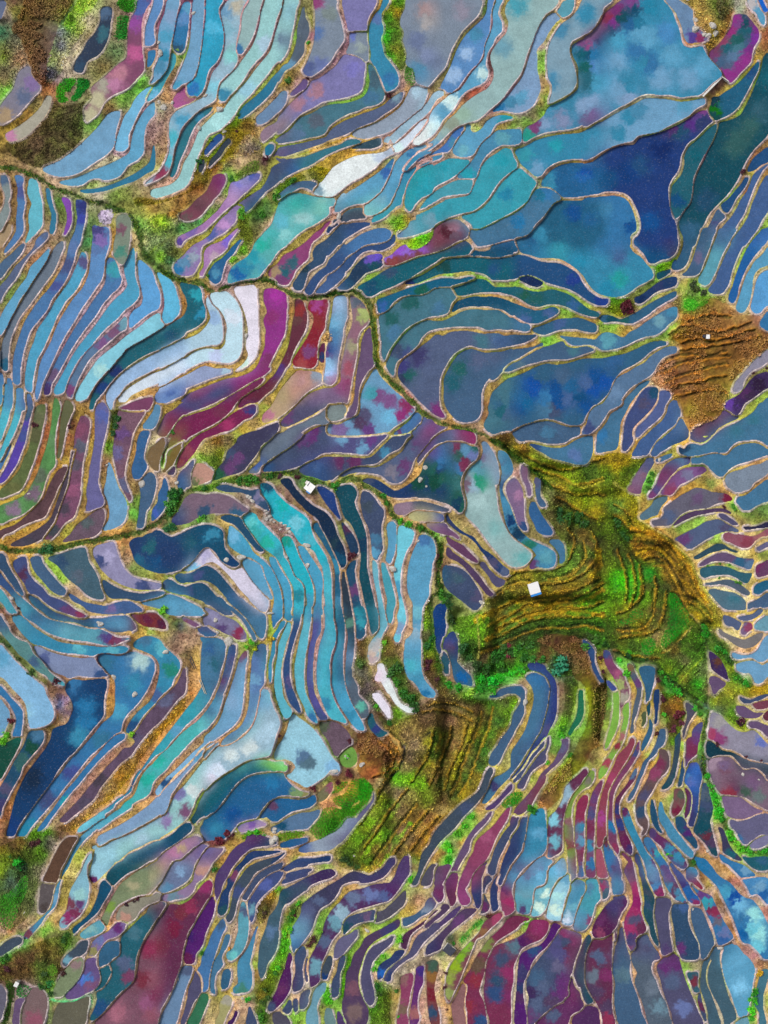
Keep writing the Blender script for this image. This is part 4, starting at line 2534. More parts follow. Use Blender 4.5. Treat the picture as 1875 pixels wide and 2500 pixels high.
V 4b2 125,165 5451 4754 4256 4650 5246
V 3b1 133,164 6048 5352 5454 5254 4456 4056 4256 4448 4446 5046 6046
V 4b1 107,190 5748 5852 6048 6044 5842 4662 4060 4258 3860 3854 4040 5644
V 7b2 66,212 5847 6051 5651 4854 4051 4052 4648
H 8 64,82 5260 5360 5358
l 8,45 a95
l 0,62 ca5
l 2,55 ba3
l 62,38 b92
l 60,30 8b1
l 60,5 b83
l 60,16 a92
l 46,42 5a1
l 40,42 892
l 36,43 7b2
l 52,38 c94
l 24,40 998
l 16,62 975
l 8,88 975
l 25,70 974
l 20,88 974
l 10,108 a84
l 30,46 985
l 36,44 983
l 40,70 984
l 38,95 a85
l 30,112 c94
l 15,128 c94
l 52,86 a75
l 49,105 a75
l 40,118 a75
l 25,130 c96
l 4,140 a85
l 58,60 8a2
l 65,88 351
l 70,108 264
l 72,116 c95
l 67,124 a73
l 64,135 874
l 35,148 992
l 20,156 992
l 6,168 893
l 0,178 9a2
l 55,144 aa5
l 62,147 aa6
l 78,154 b97
l 40,158 998
l 24,172 998
l 10,192 a88
l 52,188 a96
l 72,179 a95
l 95,180 997
l 80,165 b85
l 90,171 a85
l 100,168 985
l 108,162 8a3
l 95,170 744
l 80,195 a96
l 98,190 995
l 62,203 995
l 40,199 994
l 30,200 7a3
l 20,212 512
l 15,218 612
l 32,213 8a2
l 40,211 5a1
l 58,210 b95
l 112,179 c94
l 110,185 c85
l 94,212 ba6
l 118,160 743
l 122,148 754
l 118,145 583
l 112,140 572
l 106,125 684
l 130,158 533
l 138,150 ca5
l 128,170 c93
l 145,140 863
l 140,128 643
l 132,124 532
l 138,112 864
l 136,40 953
l 140,50 742
l 146,42 ba6
l 140,56 573
l 138,66 877
l 140,75 a97
l 146,66 865
l 150,78 866
l 155,74 a76
l 142,85 545
l 152,95 866
l 155,97 5a2
l 160,105 743
l 162,46 863
l 160,45 5a2
l 165,60 683
l 165,92 a86
l 150,100 a87
l 128,104 a75
l 112,112 b83
l 118,113 a74
l 90,98 983
l 80,45 a85
l 84,55 983
l 92,60 874
l 78,60 994
l 98,40 a76
l 99,60 a77
l 92,85 884
l 105,95 a77
l 100,100 884
l 72,40 875
l 66,50 875
l 70,70 864
l 70,88 764
l 82,95 994
l 106,50 a77
l 118,45 a77
l 113,75 a77
l 118,95 a77
l 126,52 a77
l 126,80 a77
l 135,100 a87
l 137,50 a99
l 160,180 992
l 150,195 994
l 162,210 7b1
l 145,210 992
l 140,218 8b2
S bush ab1 45,45 5
S bush 5b2 42,40 5
S bush 5a1 38,44 4
S bush ba2 60,36 6
S bush 512 120,166 5
S bush 512 97,171 5
S bush 512 129,158 6
S bush 412 131,128 5
S bush 512 20,212 7
S bush 612 14,217 7
S bush 5b2 128,142 5
S bush 573 139,58 6
S bush 412 67,124 3
S rock 22,39 7 6
S rock 10,20 4 4
S rock 57,13 7 2
S rock 116,156 7 4
S rock 63,208 4 3
S rock 63,217 6 6
S rock 141,150 5 3
S rock 128,143 4 3
S rock 28,210 3 2
R 1020 1020 1470 1620
P 558 5,2 5750 5454 5652 5350 4752 4454 4456 4557 4554 5027 5448
c 15,4 468
c 8,13 847
c 22,8 58a
P 836 38,11 5651 5652 5255 4954 4549 4448 4450 4250 4252 4455 4456 4655 4852 5047 5444 5643 5644 5845 5848
c 30,15 58a
c 20,18 468
c 12,24 647
c 3,36 647
c 26,14 647
P 265 22,24 5848 6051 5853 5551 5155 4855 4554 4556 4756 4957 5157 5257 5058 4753 4546 4446 4348 4047 4049 5035 5442 5242 5444 5644
c 45,30 58a
c 50,34 67a
c 30,26 468
c 42,42 735
c 34,25 735
c 22,38 37a
c 35,45 37a
c 12,45 265
c 15,60 154
c 35,60 377
c 35,78 146
c 15,30 65a
P 8aa 58,22 5350 5354 5457 5358 5057 4956 4956 5158 5158 5158 5358 5356 5356 5556 5755 5655 5353 4954 4555 4452 4449 4445 4443 4443 4442 4442 4444 4545 5243 5044 4842 4942 5243 5444 5645 5445 5144
c 60,28 68a
c 58,36 768
c 60,50 59a
c 56,58 297
c 50,60 8ab
c 70,100 7aa
c 95,128 6aa
c 44,60 767
c 52,44 59a
c 55,75 9bb
P 48a 73,30 5551 5455 5357 5056 4655 4655 4957 5357 5457 5358 5359 5557 5756 5954 5854 5554 5155 4856 4452 4249 4452 4947 5345 5346 4745 4446 4446 4445 4644 4742 4840 4840 4940 5142 5244 4944 4742
c 78,40 468
c 78,62 258
c 84,92 147
c 90,105 146
c 115,125 59a
c 100,115 276
c 103,134 647
P 768 87,55 5454 5357 5158 5060 5159 5258 4750 4645 4742 4742 4742 4842 5244
c 90,70 979
c 96,99 358
P 768 94,43 5353 5158 5358 5157 4851 4842 4743 4843
P 468 107,55 5352 5057 5057 5354 5254 4751 4747 4843 4942
P 369 103,76 5250 5356 5457 5557 5457 4952 4450 4447 4743 4642 5043
P 479 119,111 5749 5555 5157 5056 4653 5043 4643
P 556 0,76 6051 6053 5853 4851 3849 4049 4650
c 15,80 358
P aa7 0,86 6049 6052 5355 4751 4050 4249 4848
c 21,90 26c
P 757 8,96 5850 5852 5654 5655 5152 4547 4449 4248 4447
P 247 26,87 5355 5556 5856 5854 5455 5455 5654 5655 5656 5655 4953 4751 4446 4444 4643 4544 4543 4445 4246 4345 4544
c 68,130 557
c 78,138 568
P 646 26,107 5654 5854 5656 5656 5253 4649 4245 4244 4445
P 546 27,117 5555 5654 5655 5656 5657 5557 5556 5252 4751 4748 4645 4544 4544 4443 4445 4347 4746
P 557 59,130 5455 5455 5554 5653 4953 4552 4647 4643 4544 4745
P 457 24,134 5850 5652 5755 5557 5558 5255 5057 4555 4648 4445 4244 4445 4644 4942
c 35,145 467
c 54,160 557
P 148 15,173 5546 5453 5060 5156 4758 4960 4956 4744 4940 4938
P 347 28,195 5448 5357 5160 4859 4645 4744 4845
c 28,201 26b
c 28,207 744
P 266 22,215 5349 5357 4550
G hill 682 66,15 6649 6860 6059 6558 6553 6546 6146 166,221 36,221 5034 4635 5042 6845 5845 5243 6243 5840 5442 5848 6250 6450 6246 5442 4939 4543 4444 4440 4442 5644 4638 4839 4041 4244 4242 4240
l 90,30 a92
l 105,40 9a2
l 120,45 a92
l 140,48 892
l 155,50 452
l 160,48 352
l 155,54 462
l 165,38 a82
l 140,60 9a2
l 160,65 a92
l 130,55 991
l 145,78 a92
l 160,85 b92
l 150,75 891
l 130,62 b93
l 120,68 996
l 128,75 753
l 118,88 764
l 130,85 352
l 145,92 351
l 155,95 451
l 128,98 653
l 140,105 764
l 150,105 863
l 155,115 753
l 158,130 853
l 150,120 673
l 160,125 252
l 163,110 241
l 162,150 451
l 155,145 a83
l 140,128 683
l 145,135 784
l 130,140 683
l 110,140 882
l 100,143 a83
l 90,148 b93
l 85,152 763
l 70,162 b94
l 62,172 ba6
l 75,165 673
l 95,157 983
l 115,145 673
l 125,150 973
l 140,150 a82
l 112,158 c92
l 130,157 b82
l 95,165 a82
l 110,162 352
l 135,162 451
l 155,158 692
l 150,170 6a1
l 160,172 7a2
l 140,175 8a2
l 120,170 a82
l 105,172 a82
l 90,172 682
l 70,178 a83
l 60,182 5a2
l 80,175 673
l 100,180 372
l 85,185 683
l 65,190 782
l 125,180 582
l 150,182 472
l 160,188 371
l 140,188 362
l 110,190 352
l 95,195 463
l 75,198 573
l 60,205 682
l 50,195 7a2
l 42,200 693
l 40,210 483
l 45,216 372
l 60,215 754
l 80,205 453
l 120,200 533
l 140,200 532
l 130,210 653
l 150,208 532
l 90,212 261
l 75,215 251
l 105,210 472
l 115,215 753
l 150,200 442
l 165,205 372
K 6 c92 52,183 6045 6344 6144 6246 6248 6249 6247 6244 6043 5639 5138
K 4 a83 84,155 5844 6251 6449 6246 6043 5742
K 5 b82 62,200 6042 6042 6046 6247 6247 6051 6247 6253 6653
K 4 b82 70,186 6241 6245 6246 6252 6046 6451 6245 6243
K 4 351 84,162 6252 6448 6449 6447 6245 6043
K 5 352 80,198 6442 6444 6648 6454 6248 6652
K 4 242 66,212 6441 6443 6448 6448 6452 6454
K 3 a93 110,55 6249 6254 6254 6248 5846
K 3 232 126,68 5860 5857 5857 5853 5850
K 2 a95 53,178 5162 5165 4963
K 4 7a2 56,182 5260 5063
H 7 60,15 5857 5754 5755 5855 5858 5754 5758 5654 5254
H 9 0,96 5856 5654 5456 5356 4962 4862 5260 5258 5456 5256 5258 5056
S shed eee 104,154 11 11
S rock 57,166 3 4
S rock 2,55 4 4
S bush 252 126,86 9
S bush 251 134,90 9
S bush 251 142,92 9
S bush 251 150,95 8
S bush 252 128,92 7
S bush 251 146,86 7
S bush 251 26,160 7
S bush 252 28,168 7
S bush 241 29,182 8
S bush 252 40,206 8
S bush 251 44,215 8
S bush 362 78,206 7
S bush 261 74,212 9
S bush 251 84,210 9
S bush 261 92,208 7
S bush 834 82,205 4
S bush 362 102,207 7
S bush 261 112,218 6
S bush 372 104,216 7
S bush 251 125,218 8
S bush 372 150,205 7
S bush 472 160,200 8
S bush 351 154,196 7
S bush 261 96,215 7
S bush 251 68,218 8
T 78,147 5844 6047 6049 6250 6047 5844 5442 5242 4742 4746
T 112,150 6249 6248 6045 5844 5642 5240 4840 4644
T 60,176 6246 6244 6046 5848 6050 6448 6447 6245 6045
T 63,188 6342 6245 6043 6047 6249 6649 6445 6642
T 70,190 6244 6244 6246 6248 6249 6451 6248 6046
T 60,200 6446 6244 6244 6247 6448 6451 6250 6646
T 56,210 6446 6442 6644 6846 6650 6648 6654
T 72,158 6043 6046 5850
T 104,46 6254 6254 6256 6250 6445
T 118,60 6456 6454 6448 5652
T 125,72 6358 6257 6054
T 88,28 6258 6256 6254 6251 6445 6645
T 148,112 5260 4760 4357 4054 3851
R 1500 980 1875 1480
P 257 71,18 5356 5457 5256 4853 4254 4253 4255 4354 4653 4748 5443 5643 5644 5645 5545 5344
c 70,35 469
P 657 82,38 5848 5854 5646 5446 4246 5646 5646 5844 5852 5452 4453 4254 4255 4556 4555 4453 4248
c 88,34 546
P 645 83,34 5744 6046 6046 5644 5246 5854 4258 4057 4255 4255 4249
c 103,30 346
c 124,18 345
c 95,32 856
P 479 166,4 4248 4458 4356 4354 4255 4254 4254 4455 4456 4254 4048 4552 4754 4448 5155 5753 6050 6048 6048 5851 5549 5544 5745 5949 6049 5852 5654
c 130,30 378
c 150,20 378
c 72,52 246
P 479 84,62 5849 6047 6049 5852 5448 5445 5746 5948 6050 5854 5454 5053 4452 4253 4053 4053 4354 4555 4654 4649 4445 4544 4547 4251 4649
P 479 49,65 4549 5846 6047 4853 4254
P 558 61,65 5747 5849 5550 5055 4353 4453 4456 4458 4458 4557 4553 4749 5444 5542 5342 5343 5445
c 72,65 579
c 48,82 836
c 42,100 747
c 55,76 735
P 758 96,71 5353 4554 4452 4454 4453 4453 4655 4655 4451 4548 5345 5543 5543 5745 5847 5949
c 80,78 779
c 60,95 846
c 96,74 647
P 867 36,61 5752 4954 4555 4656 4858 4858 4955 4450 4346 5543 5441 5641 5445
c 40,63 357
c 24,96 757
P 789 166,64 4254 4052 4054 4252 4254 4855 5256 5554 5653 5748 5648 5444 5646 5646 5446
P 479 166,85 4255 4256 4256 4252 4854 5455 5454 5550 5746 5846 5648
P 578 44,106 5648 5749 4954 4555 4756 4854 4452 4453 4550 4947 5644 5645
P 667 80,98 5846 5851 5853 5851 5851 5654 5152 4352 4052 4254 4052 4051 4253 4455 4655 4653 4251 4049 4947 5947 5445 5044 5645 5844 5646
c 124,105 724
c 60,125 568
c 90,105 657
P 546 70,127 6044 6247 6049 6049 5851 5654 4248 4050 4052 4052 4054 4254 4453
P 557 113,122 5550 5654 5654 5353 4550 4447 4446
P 335 166,131 4253 4252 4050 5252 6049 6049 5449
P 568 105,129 5749 5853 5855 5654 4852 4248 4251 4253 4254 4255 4454 4552 4547 4445 4648 5646 6045 5846 5845
c 75,148 647
c 120,136 557
P 856 166,138 4255 4253 4049 4048 4249 4653 5255 5652 5854 5852 5647 5445 5646 5848
c 155,143 966
c 142,152 845
P 668 166,152 4453 4454 5252 5647 5448
P 356 112,154 5651 5654 5853 5251 4449 4247 4252 4252 4254 4353 4749 5646 6044
P 657 105,168 5747 5849 5652 5853 5851 5851 4955 4755 4448 4247 4247 4049 4051 4254 4650 5645
c 135,173 368
c 145,176 579
P 367 94,181 5848 5849 6051 5853 5853 5851 5450 4856 4754 4548 4446 4247 4050 4051 4352 4646
P 567 98,197 5849 5848 5849 5852 5855 5655 5252 4952 4549 4245 4246 4048 4051
P 578 103,206 5948 5852 5851 5854 5555 5155 2750 4543 4445
P 646 166,172 4453 4453 4956 5255 5749 5448
c 155,176 736
P 268 166,194 4252 4454 4956 5552 5646 5448
P 468 166,212 4252 4254 4553 7150
P 579 0,0 5850 5054 4250
G hill 782 0,60 6850 6250 5454 4460 4264 4458 6056 5260 4964 6158 6258 6256 6062 6260 5868 5864 6264 5455 0,221
l 120,200 fda
l 10,65 b92
l 20,75 572
l 10,80 562
l 5,75 a92
l 15,90 892
l 10,100 a92
l 18,110 a92
l 5,115 584
l 10,125 a82
l 22,120 b92
l 2,130 251
l 10,140 261
l 15,150 361
l 28,140 c92
l 40,145 c82
l 25,155 a62
l 45,155 a63
l 60,160 c92
l 35,165 b72
l 50,170 542
l 70,170 b92
l 65,178 643
l 78,182 c93
l 60,185 b83
l 75,195 853
l 85,205 c93
l 70,205 542
l 95,212 a82
l 5,160 332
l 15,170 352
l 25,180 382
l 38,185 2a2
l 20,195 4b2
l 5,195 5c1
l 35,200 643
l 45,195 452
l 55,205 342
l 60,215 261
l 40,212 672
l 20,212 4a2
l 5,212 7a2
l 28,105 a92
l 32,112 a83
l 38,85 3a1
l 40,78 4a1
l 35,95 382
l 44,72 994
l 46,70 b96
l 50,62 b96
l 75,46 c92
l 60,52 ba3
l 50,58 a92
l 68,48 a94
l 82,12 993
l 76,22 b95
l 80,30 db6
l 100,47 8a3
l 115,34 ba5
l 140,18 aa2
l 150,8 9a2
l 125,12 b95
l 60,70 b94
l 72,72 a92
l 92,69 6a2
l 55,82 a85
l 90,84 983
l 102,86 462
l 106,90 462
l 95,92 b92
l 85,92 c92
l 72,100 b82
l 65,105 c82
l 115,95 c94
l 112,85 ba5
l 122,98 c95
l 105,80 b95
l 128,74 a93
l 135,100 b93
l 150,92 c94
l 162,84 c95
l 125,70 ba4
l 150,66 c95
l 120,56 c94
l 105,58 b85
l 65,115 b95
l 52,125 c94
l 45,127 a92
l 130,112 6a2
l 140,122 682
l 150,122 572
l 160,116 583
l 135,128 983
l 155,128 782
l 80,130 8b2
l 70,136 7a2
l 92,128 7b1
l 62,142 983
l 105,124 ba6
l 85,118 dc8
l 120,122 b95
l 130,136 b97
l 145,140 ca6
l 105,148 8b2
l 112,150 7a2
l 120,152 cb6
l 90,158 ba5
l 98,156 983
l 130,158 ba6
l 155,153 b95
l 150,162 b93
l 160,166 792
l 140,165 dc7
l 110,162 db7
l 95,172 db7
l 104,177 8b3
l 114,176 db6
l 124,177 8b3
l 140,183 dc8
l 108,192 dc8
l 120,191 dc8
l 132,195 9b4
l 100,200 dc8
l 115,200 dc8
l 130,207 dc8
l 140,211 dc9
l 148,205 ca4
l 150,195 a94
l 152,174 ca4
l 158,190 b93
l 158,210 ca6
K 5 c82 18,136 6254 6255 6255 6058 6062 5864 5866 6066
K 4 a62 16,152 6246 6452 6256 5858 5861
K 4 c92 24,165 6244 6251 6058 5860 5864 6066
K 3 643 22,156 6447 6453 6060 6066
K 4 532 30,174 6244 6252 6062 5866 6268
K 3 b83 40,178 6450 5860 5664 5869
K 4 221 0,135 5865 5860 5860 6058 6056 5656 5660 5658 5858 5655
K 3 ba5 0,88 5856 5854 5856 5360 4960 5657 6257 6258 6060 6058 5860 5666 5864 6062
V 2b2 32,182 5850 5260 4654 4444
V 3a2 0,188 5554 4962 4654
V 2a1 60,206 5854 5461 3650
S bush 251 4,130 9
S bush 251 10,142 8
S bush 251 14,148 7
S bush 482 128,112 5
S bush 482 130,116 5
S bush 412 118,114 4
S bush 371 40,78 5
S bush 371 38,86 6
S bush 361 36,94 5
S bush 482 100,177 3
S bush 482 114,175 3
S bush 482 124,176 3
S bush 482 113,191 3
S bush 482 132,195 4
S bush 482 136,196 4
S rock 49,63 3 3
T 26,126 6458 6458 6058 6060 6062 5864 5866
T 18,140 6451 6455 6258 6062 6064 5866 6068
T 22,150 6450 6254 6058 5862 5864 5864 5864
T 28,160 6448 6056 5860 5864 5866 5866
T 34,170 6248 5858 5864 5866 5664
T 4,160 5668 5468 4868
T 16,166 5668 5070 4667
T 28,178 5268 4868
T 44,190 5264 4667
T 0,112 5854 5858 5458
T 0,124 5854 5658
R 0 1440 450 2040
P 59a 13,2 5756 5857 5857 5855 5852 6052 5852 6052 6051 5753 5754 5851 5450 4452 4453 4451 4048 4048 4049 4048 4047 4246 4244 4244 4443 4643
c 100,45 735
c 108,45 746
c 97,42 548
c 60,36 6ab
c 25,18 39a
P 257 26,6 5652 5855 6056 6054 6052 6051 6250 6048 5849 5652 5455 5255 4451 4252 4249 4246 3848 4048 3849 3847 4244 4244
c 108,30 6ac
c 90,29 47a
c 121,34 734
P 38a 12,23 5550 5654 5656 5755 5855 5854 6052 6051 6051 6051 6050 5849 5552 4753 4251 4249 4251 4652 4249 4049 4049 4047 4247 4248 4445 4443 4644
c 20,32 49a
c 100,54 5ab
c 70,54 5ab
P 588 0,24 5456 5457 5455 5654 5652 5354 5255 5555 5656 5456 5655 5755 5152 4448 4448 4645 4447 4445 4444 4445 4443 4544 4645 4745
c 30,65 468
c 55,84 49a
P 78a 31,51 5551 5854 6053 6052 6051 6050 5355 5555 5555 4351 4050 4049 4252 4648 4247 4446 4544 4544
c 90,76 358
c 40,62 569
P 7ac 0,50 5656 5556 5555 5656 5555 5655 5655 5256 5356 5356 5157 4855 4653 4452 4251 4844 4942 4842 4644 4444 4544 4545 4748
c 20,110 8bc
c 3,60 59b
P 37a 0,87 5555 5556 5656 5456 5058 4958 4955 4450 5243 5142 4742 4542 4545 4848
P 69b 0,99 5455 5456 5056 4758 4756 4851
P 154 0,141 5647 5647 5648 5054 4659 4559 4559 4656
c 15,134 165
P 257 27,128 5749 5450 5157 4756 4457 4457 4655 4857 4657 4657 4658 4658 4858 5026 5442 5443 5540 5640 5442
c 36,130 479
c 28,142 154
c 20,155 366
c 5,180 557
c 2,195 447
P 147 61,84 5547 5851 6049 6150 5155 4858 4960 5058 4755 4457 4260 4260 4258 4260 4460 4458 4458 4458 4458 4459 4658 4450 5241 5338 5338 5440 5638 5642 5642 5642 5442 5242 5647 5648 5443 5242 4842 4644 4946
c 78,106 27a
c 72,132 38a
c 78,120 27a
c 65,84 37a
c 30,170 135
c 12,215 148
P 37a 89,60 5548 5651 5851 5648 5648 5853 5652 5454 5156 4857 4758 4657 4656 4457 4456 4657 4858 4652 4257 4257 4257 4260 4260 4260 4458 4259 4259 4457 4458 4450 5639 5640 5641 5741 5741 5841 5641 5842 5841 5841 5642 5546 5545 5242 5040 5040 4844 4446 4644 4746
c 126,63 9bb
c 105,110 49b
c 120,85 38a
c 95,66 379
c 90,135 379
c 65,165 459
c 45,190 458
c 25,215 28a
P 38a 120,49 5645 5648 5651 5653 5456 5655 5656 5255 4856 4656 4856 4456 4456 4656 4456 4656 4656 4656 4450 5342 5543 5644 5645 5444 5342 5242 5142 4943 4544 4246 4247
c 130,46 479
c 145,52 5ab
c 155,72 287
c 140,95 469
c 118,124 258
P 37a 100,135 5646 5649 5053 4256 4257 4258 4259 4260 4259 4260 4458 4458 4656 4453 5641 5840 5641 5642 5841 5840 5841 5841
c 60,190 29a
F 547 166,71 4463 4259 4257 4258 4259 4657 4457 5455 4656 4451 4457 4258 4259 4259 4260 4259 4258 4655 5451 5844 6042 5843 5640 5840 6038 6042 5444 5642 5841 5843 5840 5840 5644
c 150,98 569
c 90,172 336
c 120,135 558
c 75,192 447
G rough a75 166,92 4258 4260 4259 4060 4261 4656 4058 4061 4261 4262 4258 3662 4056 6054 6440 6238 6044 5842 6038 6034 6036 6236 6040 5842
G rough 451 26,221 5646 5848 5652 5653 5051
L 87a 50,93 5651 5654 5258 4958 4556 4646 5040 4842
l 55,104 469
l 60,105 a77
l 60,118 a86
l 100,90 b73
l 99,100 b83
l 98,110 b83
l 103,82 b84
l 95,80 b85
l 65,80 c95
l 88,63 745
l 50,84 412
l 55,88 a76
l 48,90 864
l 50,115 a63
l 45,124 983
l 40,130 975
l 36,145 a76
l 28,150 864
l 20,168 b74
l 12,188 b73
l 5,205 a63
l 2,215 964
l 15,175 c84
l 4,135 6a1
l 2,140 7a1
l 10,110 754
l 12,118 423
l 8,125 885
l 10,132 996
l 22,108 a86
l 18,98 976
l 10,88 986
l 23,120 876
l 20,135 a86
l 14,148 a87
l 5,162 b87
l 5,45 352
l 8,52 462
l 18,64 562
l 30,76 472
l 40,82 662
l 46,86 533
l 38,73 a87
l 20,40 876
l 12,32 865
l 10,27 975
l 4,20 734
l 2,14 563
l 28,45 773
l 10,8 a85
l 16,16 986
l 70,150 987
l 90,126 b87
l 60,168 a86
l 40,190 986
l 22,212 986
l 85,145 b87
l 70,168 a87
l 55,188 a87
l 40,210 a86
l 95,150 a76
l 82,170 a76
l 68,188 a76
l 52,208 a86
l 120,110 a86
l 128,100 a85
l 136,92 a76
l 141,75 a76
l 140,65 a76
l 112,122 a76
l 150,88 b84
l 140,103 b93
l 130,115 b94
l 120,126 a82
l 119,130 9a2
l 110,138 a76
l 160,105 c94
l 150,115 b84
l 135,132 b84
l 125,145 c96
l 115,158 b84
l 108,168 c83
l 100,175 c96
l 90,185 b87
l 75,200 b87
l 60,212 a75
l 165,110 d92
l 150,122 d92
l 140,133 d92
l 128,148 c83
l 120,163 b82
l 110,178 c92
l 95,193 c92
l 80,206 c93
l 65,216 c93
l 160,130 a86
l 145,145 b85
l 132,158 b85
l 122,175 a85
l 118,187 b85
l 105,195 a86
l 95,205 a87
l 155,155 b85
l 140,170 b86
l 137,183 a76
l 130,190 c95
l 115,202 b94
l 100,212 b95
l 158,178 b95
l 152,192 a84
l 140,207 b95
l 120,214 b95
l 40,218 6a1
l 30,221 691
l 55,219 522
l 155,40 985
l 165,45 b97
l 160,55 865
l 128,40 c93
l 120,42 c94
l 135,37 8a3
l 145,36 a83
l 112,47 755
l 105,50 766
S rock 91,31 5 4
S rock 149,56 5 4
S rock 121,94 4 4
S rock 102,79 5 4
S rock 10,8 5 4
S bush 412 50,83 6
S bush 512 10,118 5
S bush 411 16,16 3
S bush 6b2 6,130 6
S bush 5a1 3,137 6
S bush 7b2 119,129 5
S bush 352 7,50 4
S bush 452 16,62 4
S bush 352 28,74 5
P 6bc 92,201 4652 4255 4256 4854 5449 5845 5844 5448
P 59b 94,210 4651 4255 4455 5450 5446 5646 5548
R 240 1500 690 2100
P 39a 92,21 5851 5850 5553 5157 4958 4759 4758 4759 4660 4656 4655 4456 4356 4457 4357 4458 4454 4652 5442 5642 5741 5741 5642 5643 5542 5344 5442 5240 5040 4742
c 100,30 369
c 70,105 59b
c 92,80 49a
P 757 76,2 5452 5653 5654 4650 4447 4547
c 78,4 745
P 358 90,10 5653 5654 5252 4450 4548 4747
P 536 119,28 5451 4959 4860 4760 4759 4657 4650 5342 5342 5340 5340
c 114,60 735
c 118,40 548
P 4aa 106,75 5550 4859 4756 4457 4457 4356 4357 4358 4357 4458 4356 4655 4759 4654 4254 4255 4453 5444 5745 5443 5341 5542 5743 5643 5645 5644 5643 5843 5844 5742 5543
c 107,80 59b
c 95,98 6bb
c 45,148 2a9
c 25,171 2a9
c 55,132 2a9
P 7ac 128,42 5448 5060 4962 4962 4960 4858 4557 4356 4355 4355 4356 4257 4258 4257 4358 4457 4755 4847 5542 5644 5744 5842 5743 5744 5743 5742 5540 5338 5439 5438 5439
c 128,40 757
c 60,152 258
c 120,80 8ac
P 59a 143,34 5744 5156 4962 4862 4858 4758 4960 4859 4658 4456 4356 4354 4650 5445 5744 5743 5441 5240 5138 5138 5140
c 148,32 468
c 120,113 257
c 140,60 69b
P 8bb 148,72 5548 5260 5460 5358 4858 4760 4760 4452 4052 3853 4054 4056 4257 4458 4558 4758 4658 4456 4256 4255 4254 4255 4254 4253 4456 3050 5042 6045 6245 6244 6243 6044 5645 5441 5442 5842 5840 5741 5741 5644 6049 6045 5844 5642 5342 5240
c 150,80 69b
c 150,110 9bc
c 120,126 bcc
c 85,158 bcc
c 40,202 9bc
c 10,216 8bc
c 79,179 757
c 70,162 77a
c 60,184 87a
P 79b 96,116 5850 4356 4358 4259 4358 4459 4656 4858 4757 4455 4255 4055 4055 3855 4056 4651 5042 5845 6045 6044 6043 5844 5644 5447 5643 5843 5842 5841
c 90,126 59b
P 156 130,134 6048 5650 5852 6249 5056 4251 4051 4052 4254 4356 4359 4458 4457 4353 4354 4654 4848 5442 5440 5640 5840 6043
c 155,136 5a5
c 163,136 7c2
c 146,134 397
P 157 76,190 5648 5255 4456 4256 4255 4256 4455 2450 5645 5847 6045 6046 6045
P 269 166,155 4455 4260 4458 4456 4252 4254 4457 4455 4251 4247 4644 5246 5643 5645 5743 5740 5742 5745 5847 6049 6449
c 105,195 38a
P 979 90,202 5351 4357 4456 4455 4250 3850 5644 6043 6044
c 75,210 a97
P 769 96,208 5251 4457 4655 4050 5843
P 768 108,212 5449 4458 4852 3850 5644
l 75,20 965
l 85,25 b97
l 90,35 b94
l 92,50 c93
l 80,35 653
l 70,20 876
l 88,15 865
l 84,12 986
l 65,10 764
l 68,8 473
l 60,3 583
l 75,10 345
l 92,57 da6
l 85,55 c95
l 80,62 b84
l 75,70 c94
l 65,80 a86
l 80,50 543
l 84,72 c83
l 70,95 d92
l 55,110 d92
l 40,128 c83
l 26,150 b82
l 10,165 c92
l 78,75 b84
l 60,90 b85
l 45,105 b96
l 30,125 b97
l 20,140 b84
l 8,155 b97
l 100,85 a87
l 85,98 b88
l 65,117 a87
l 52,130 c95
l 40,142 b84
l 32,158 a84
l 20,168 b83
l 10,178 a86
l 110,60 986
l 116,45 a86
l 108,85 974
l 98,102 974
l 84,118 a86
l 65,137 c96
l 52,150 a85
l 46,168 c95
l 30,176 b94
l 15,187 c95
l 125,45 985
l 120,60 a85
l 114,80 a85
l 130,105 c94
l 112,113 d96
l 134,70 a85
l 132,90 a85
l 120,107 c95
l 136,50 c96
l 142,85 a75
l 138,100 a64
l 125,117 a86
l 100,125 b95
l 80,143 b95
l 66,162 b85
l 65,178 a84
l 50,187 c95
l 20,203 c95
l 105,142 9a2
l 95,155 8a2
l 88,165 6a2
l 80,180 892
l 65,197 a94
l 40,212 a95
l 120,155 987
l 100,180 997
l 88,195 996
l 85,208 a98
l 110,205 623
l 105,203 834
l 118,198 512
l 128,200 b84
l 135,197 6a1
l 145,198 b94
l 140,195 5a1
l 120,210 ca3
l 112,218 b84
l 125,213 a84
S rock 117,24 8 7
S rock 106,5 4 4
S rock 107,16 3 3
S rock 2,9 5 4
S rock 60,34 5 3
S rock 157,204 6 6
S rock 124,194 3 2
S rock 158,196 4 3
S bush 512 108,204 6
S bush 512 115,199 6
S bush 5a2 136,197 5
S bush 5b1 138,25 5
P 38a 56,117 4260 4656 4557 4557 4756 4657 4356 4256 4355 4553 5053 5646 5745 5344 5845 5546 5243 5442 5644 5643 5545 5646
c 30,152 258
c 4,180 6bc
P 4ab 27,169 4356 4256 4355 4553 5054 5845 5844 5845 5645
R 880 1560 1330 2160
P cdd 16,23 5450 5257 5458 5458 5358 5455 5753 5553 4551 4447 4445 4542 4543 4643 4843
P 59b 42,0 6150 5160 5060 5160 5358 5556 5455 4953 4450 4648 4643 4544 4646 4844 4943 5040
c 58,50 27a
c 50,40 38a
P 368 73,0 6450 4956 4958 5156 5556 5555 5353 5158 4649 4449 4648 4845 4943 4842 4742 4648
c 78,4 735
c 92,35 16a
c 75,2 159
P 256 75,12 5354 5158 5057 4749 4942
P 348 151,23 5749 5853 5055 4449 4348
P 479 150,34 5647 5652 5453 5076 4862 4658 4560 4560 4658 4458 4258 4258 4458 4456 4850 5244 5442 5442 5846 5843 5041 5642 5640 5438 5338 5238 4942 4644
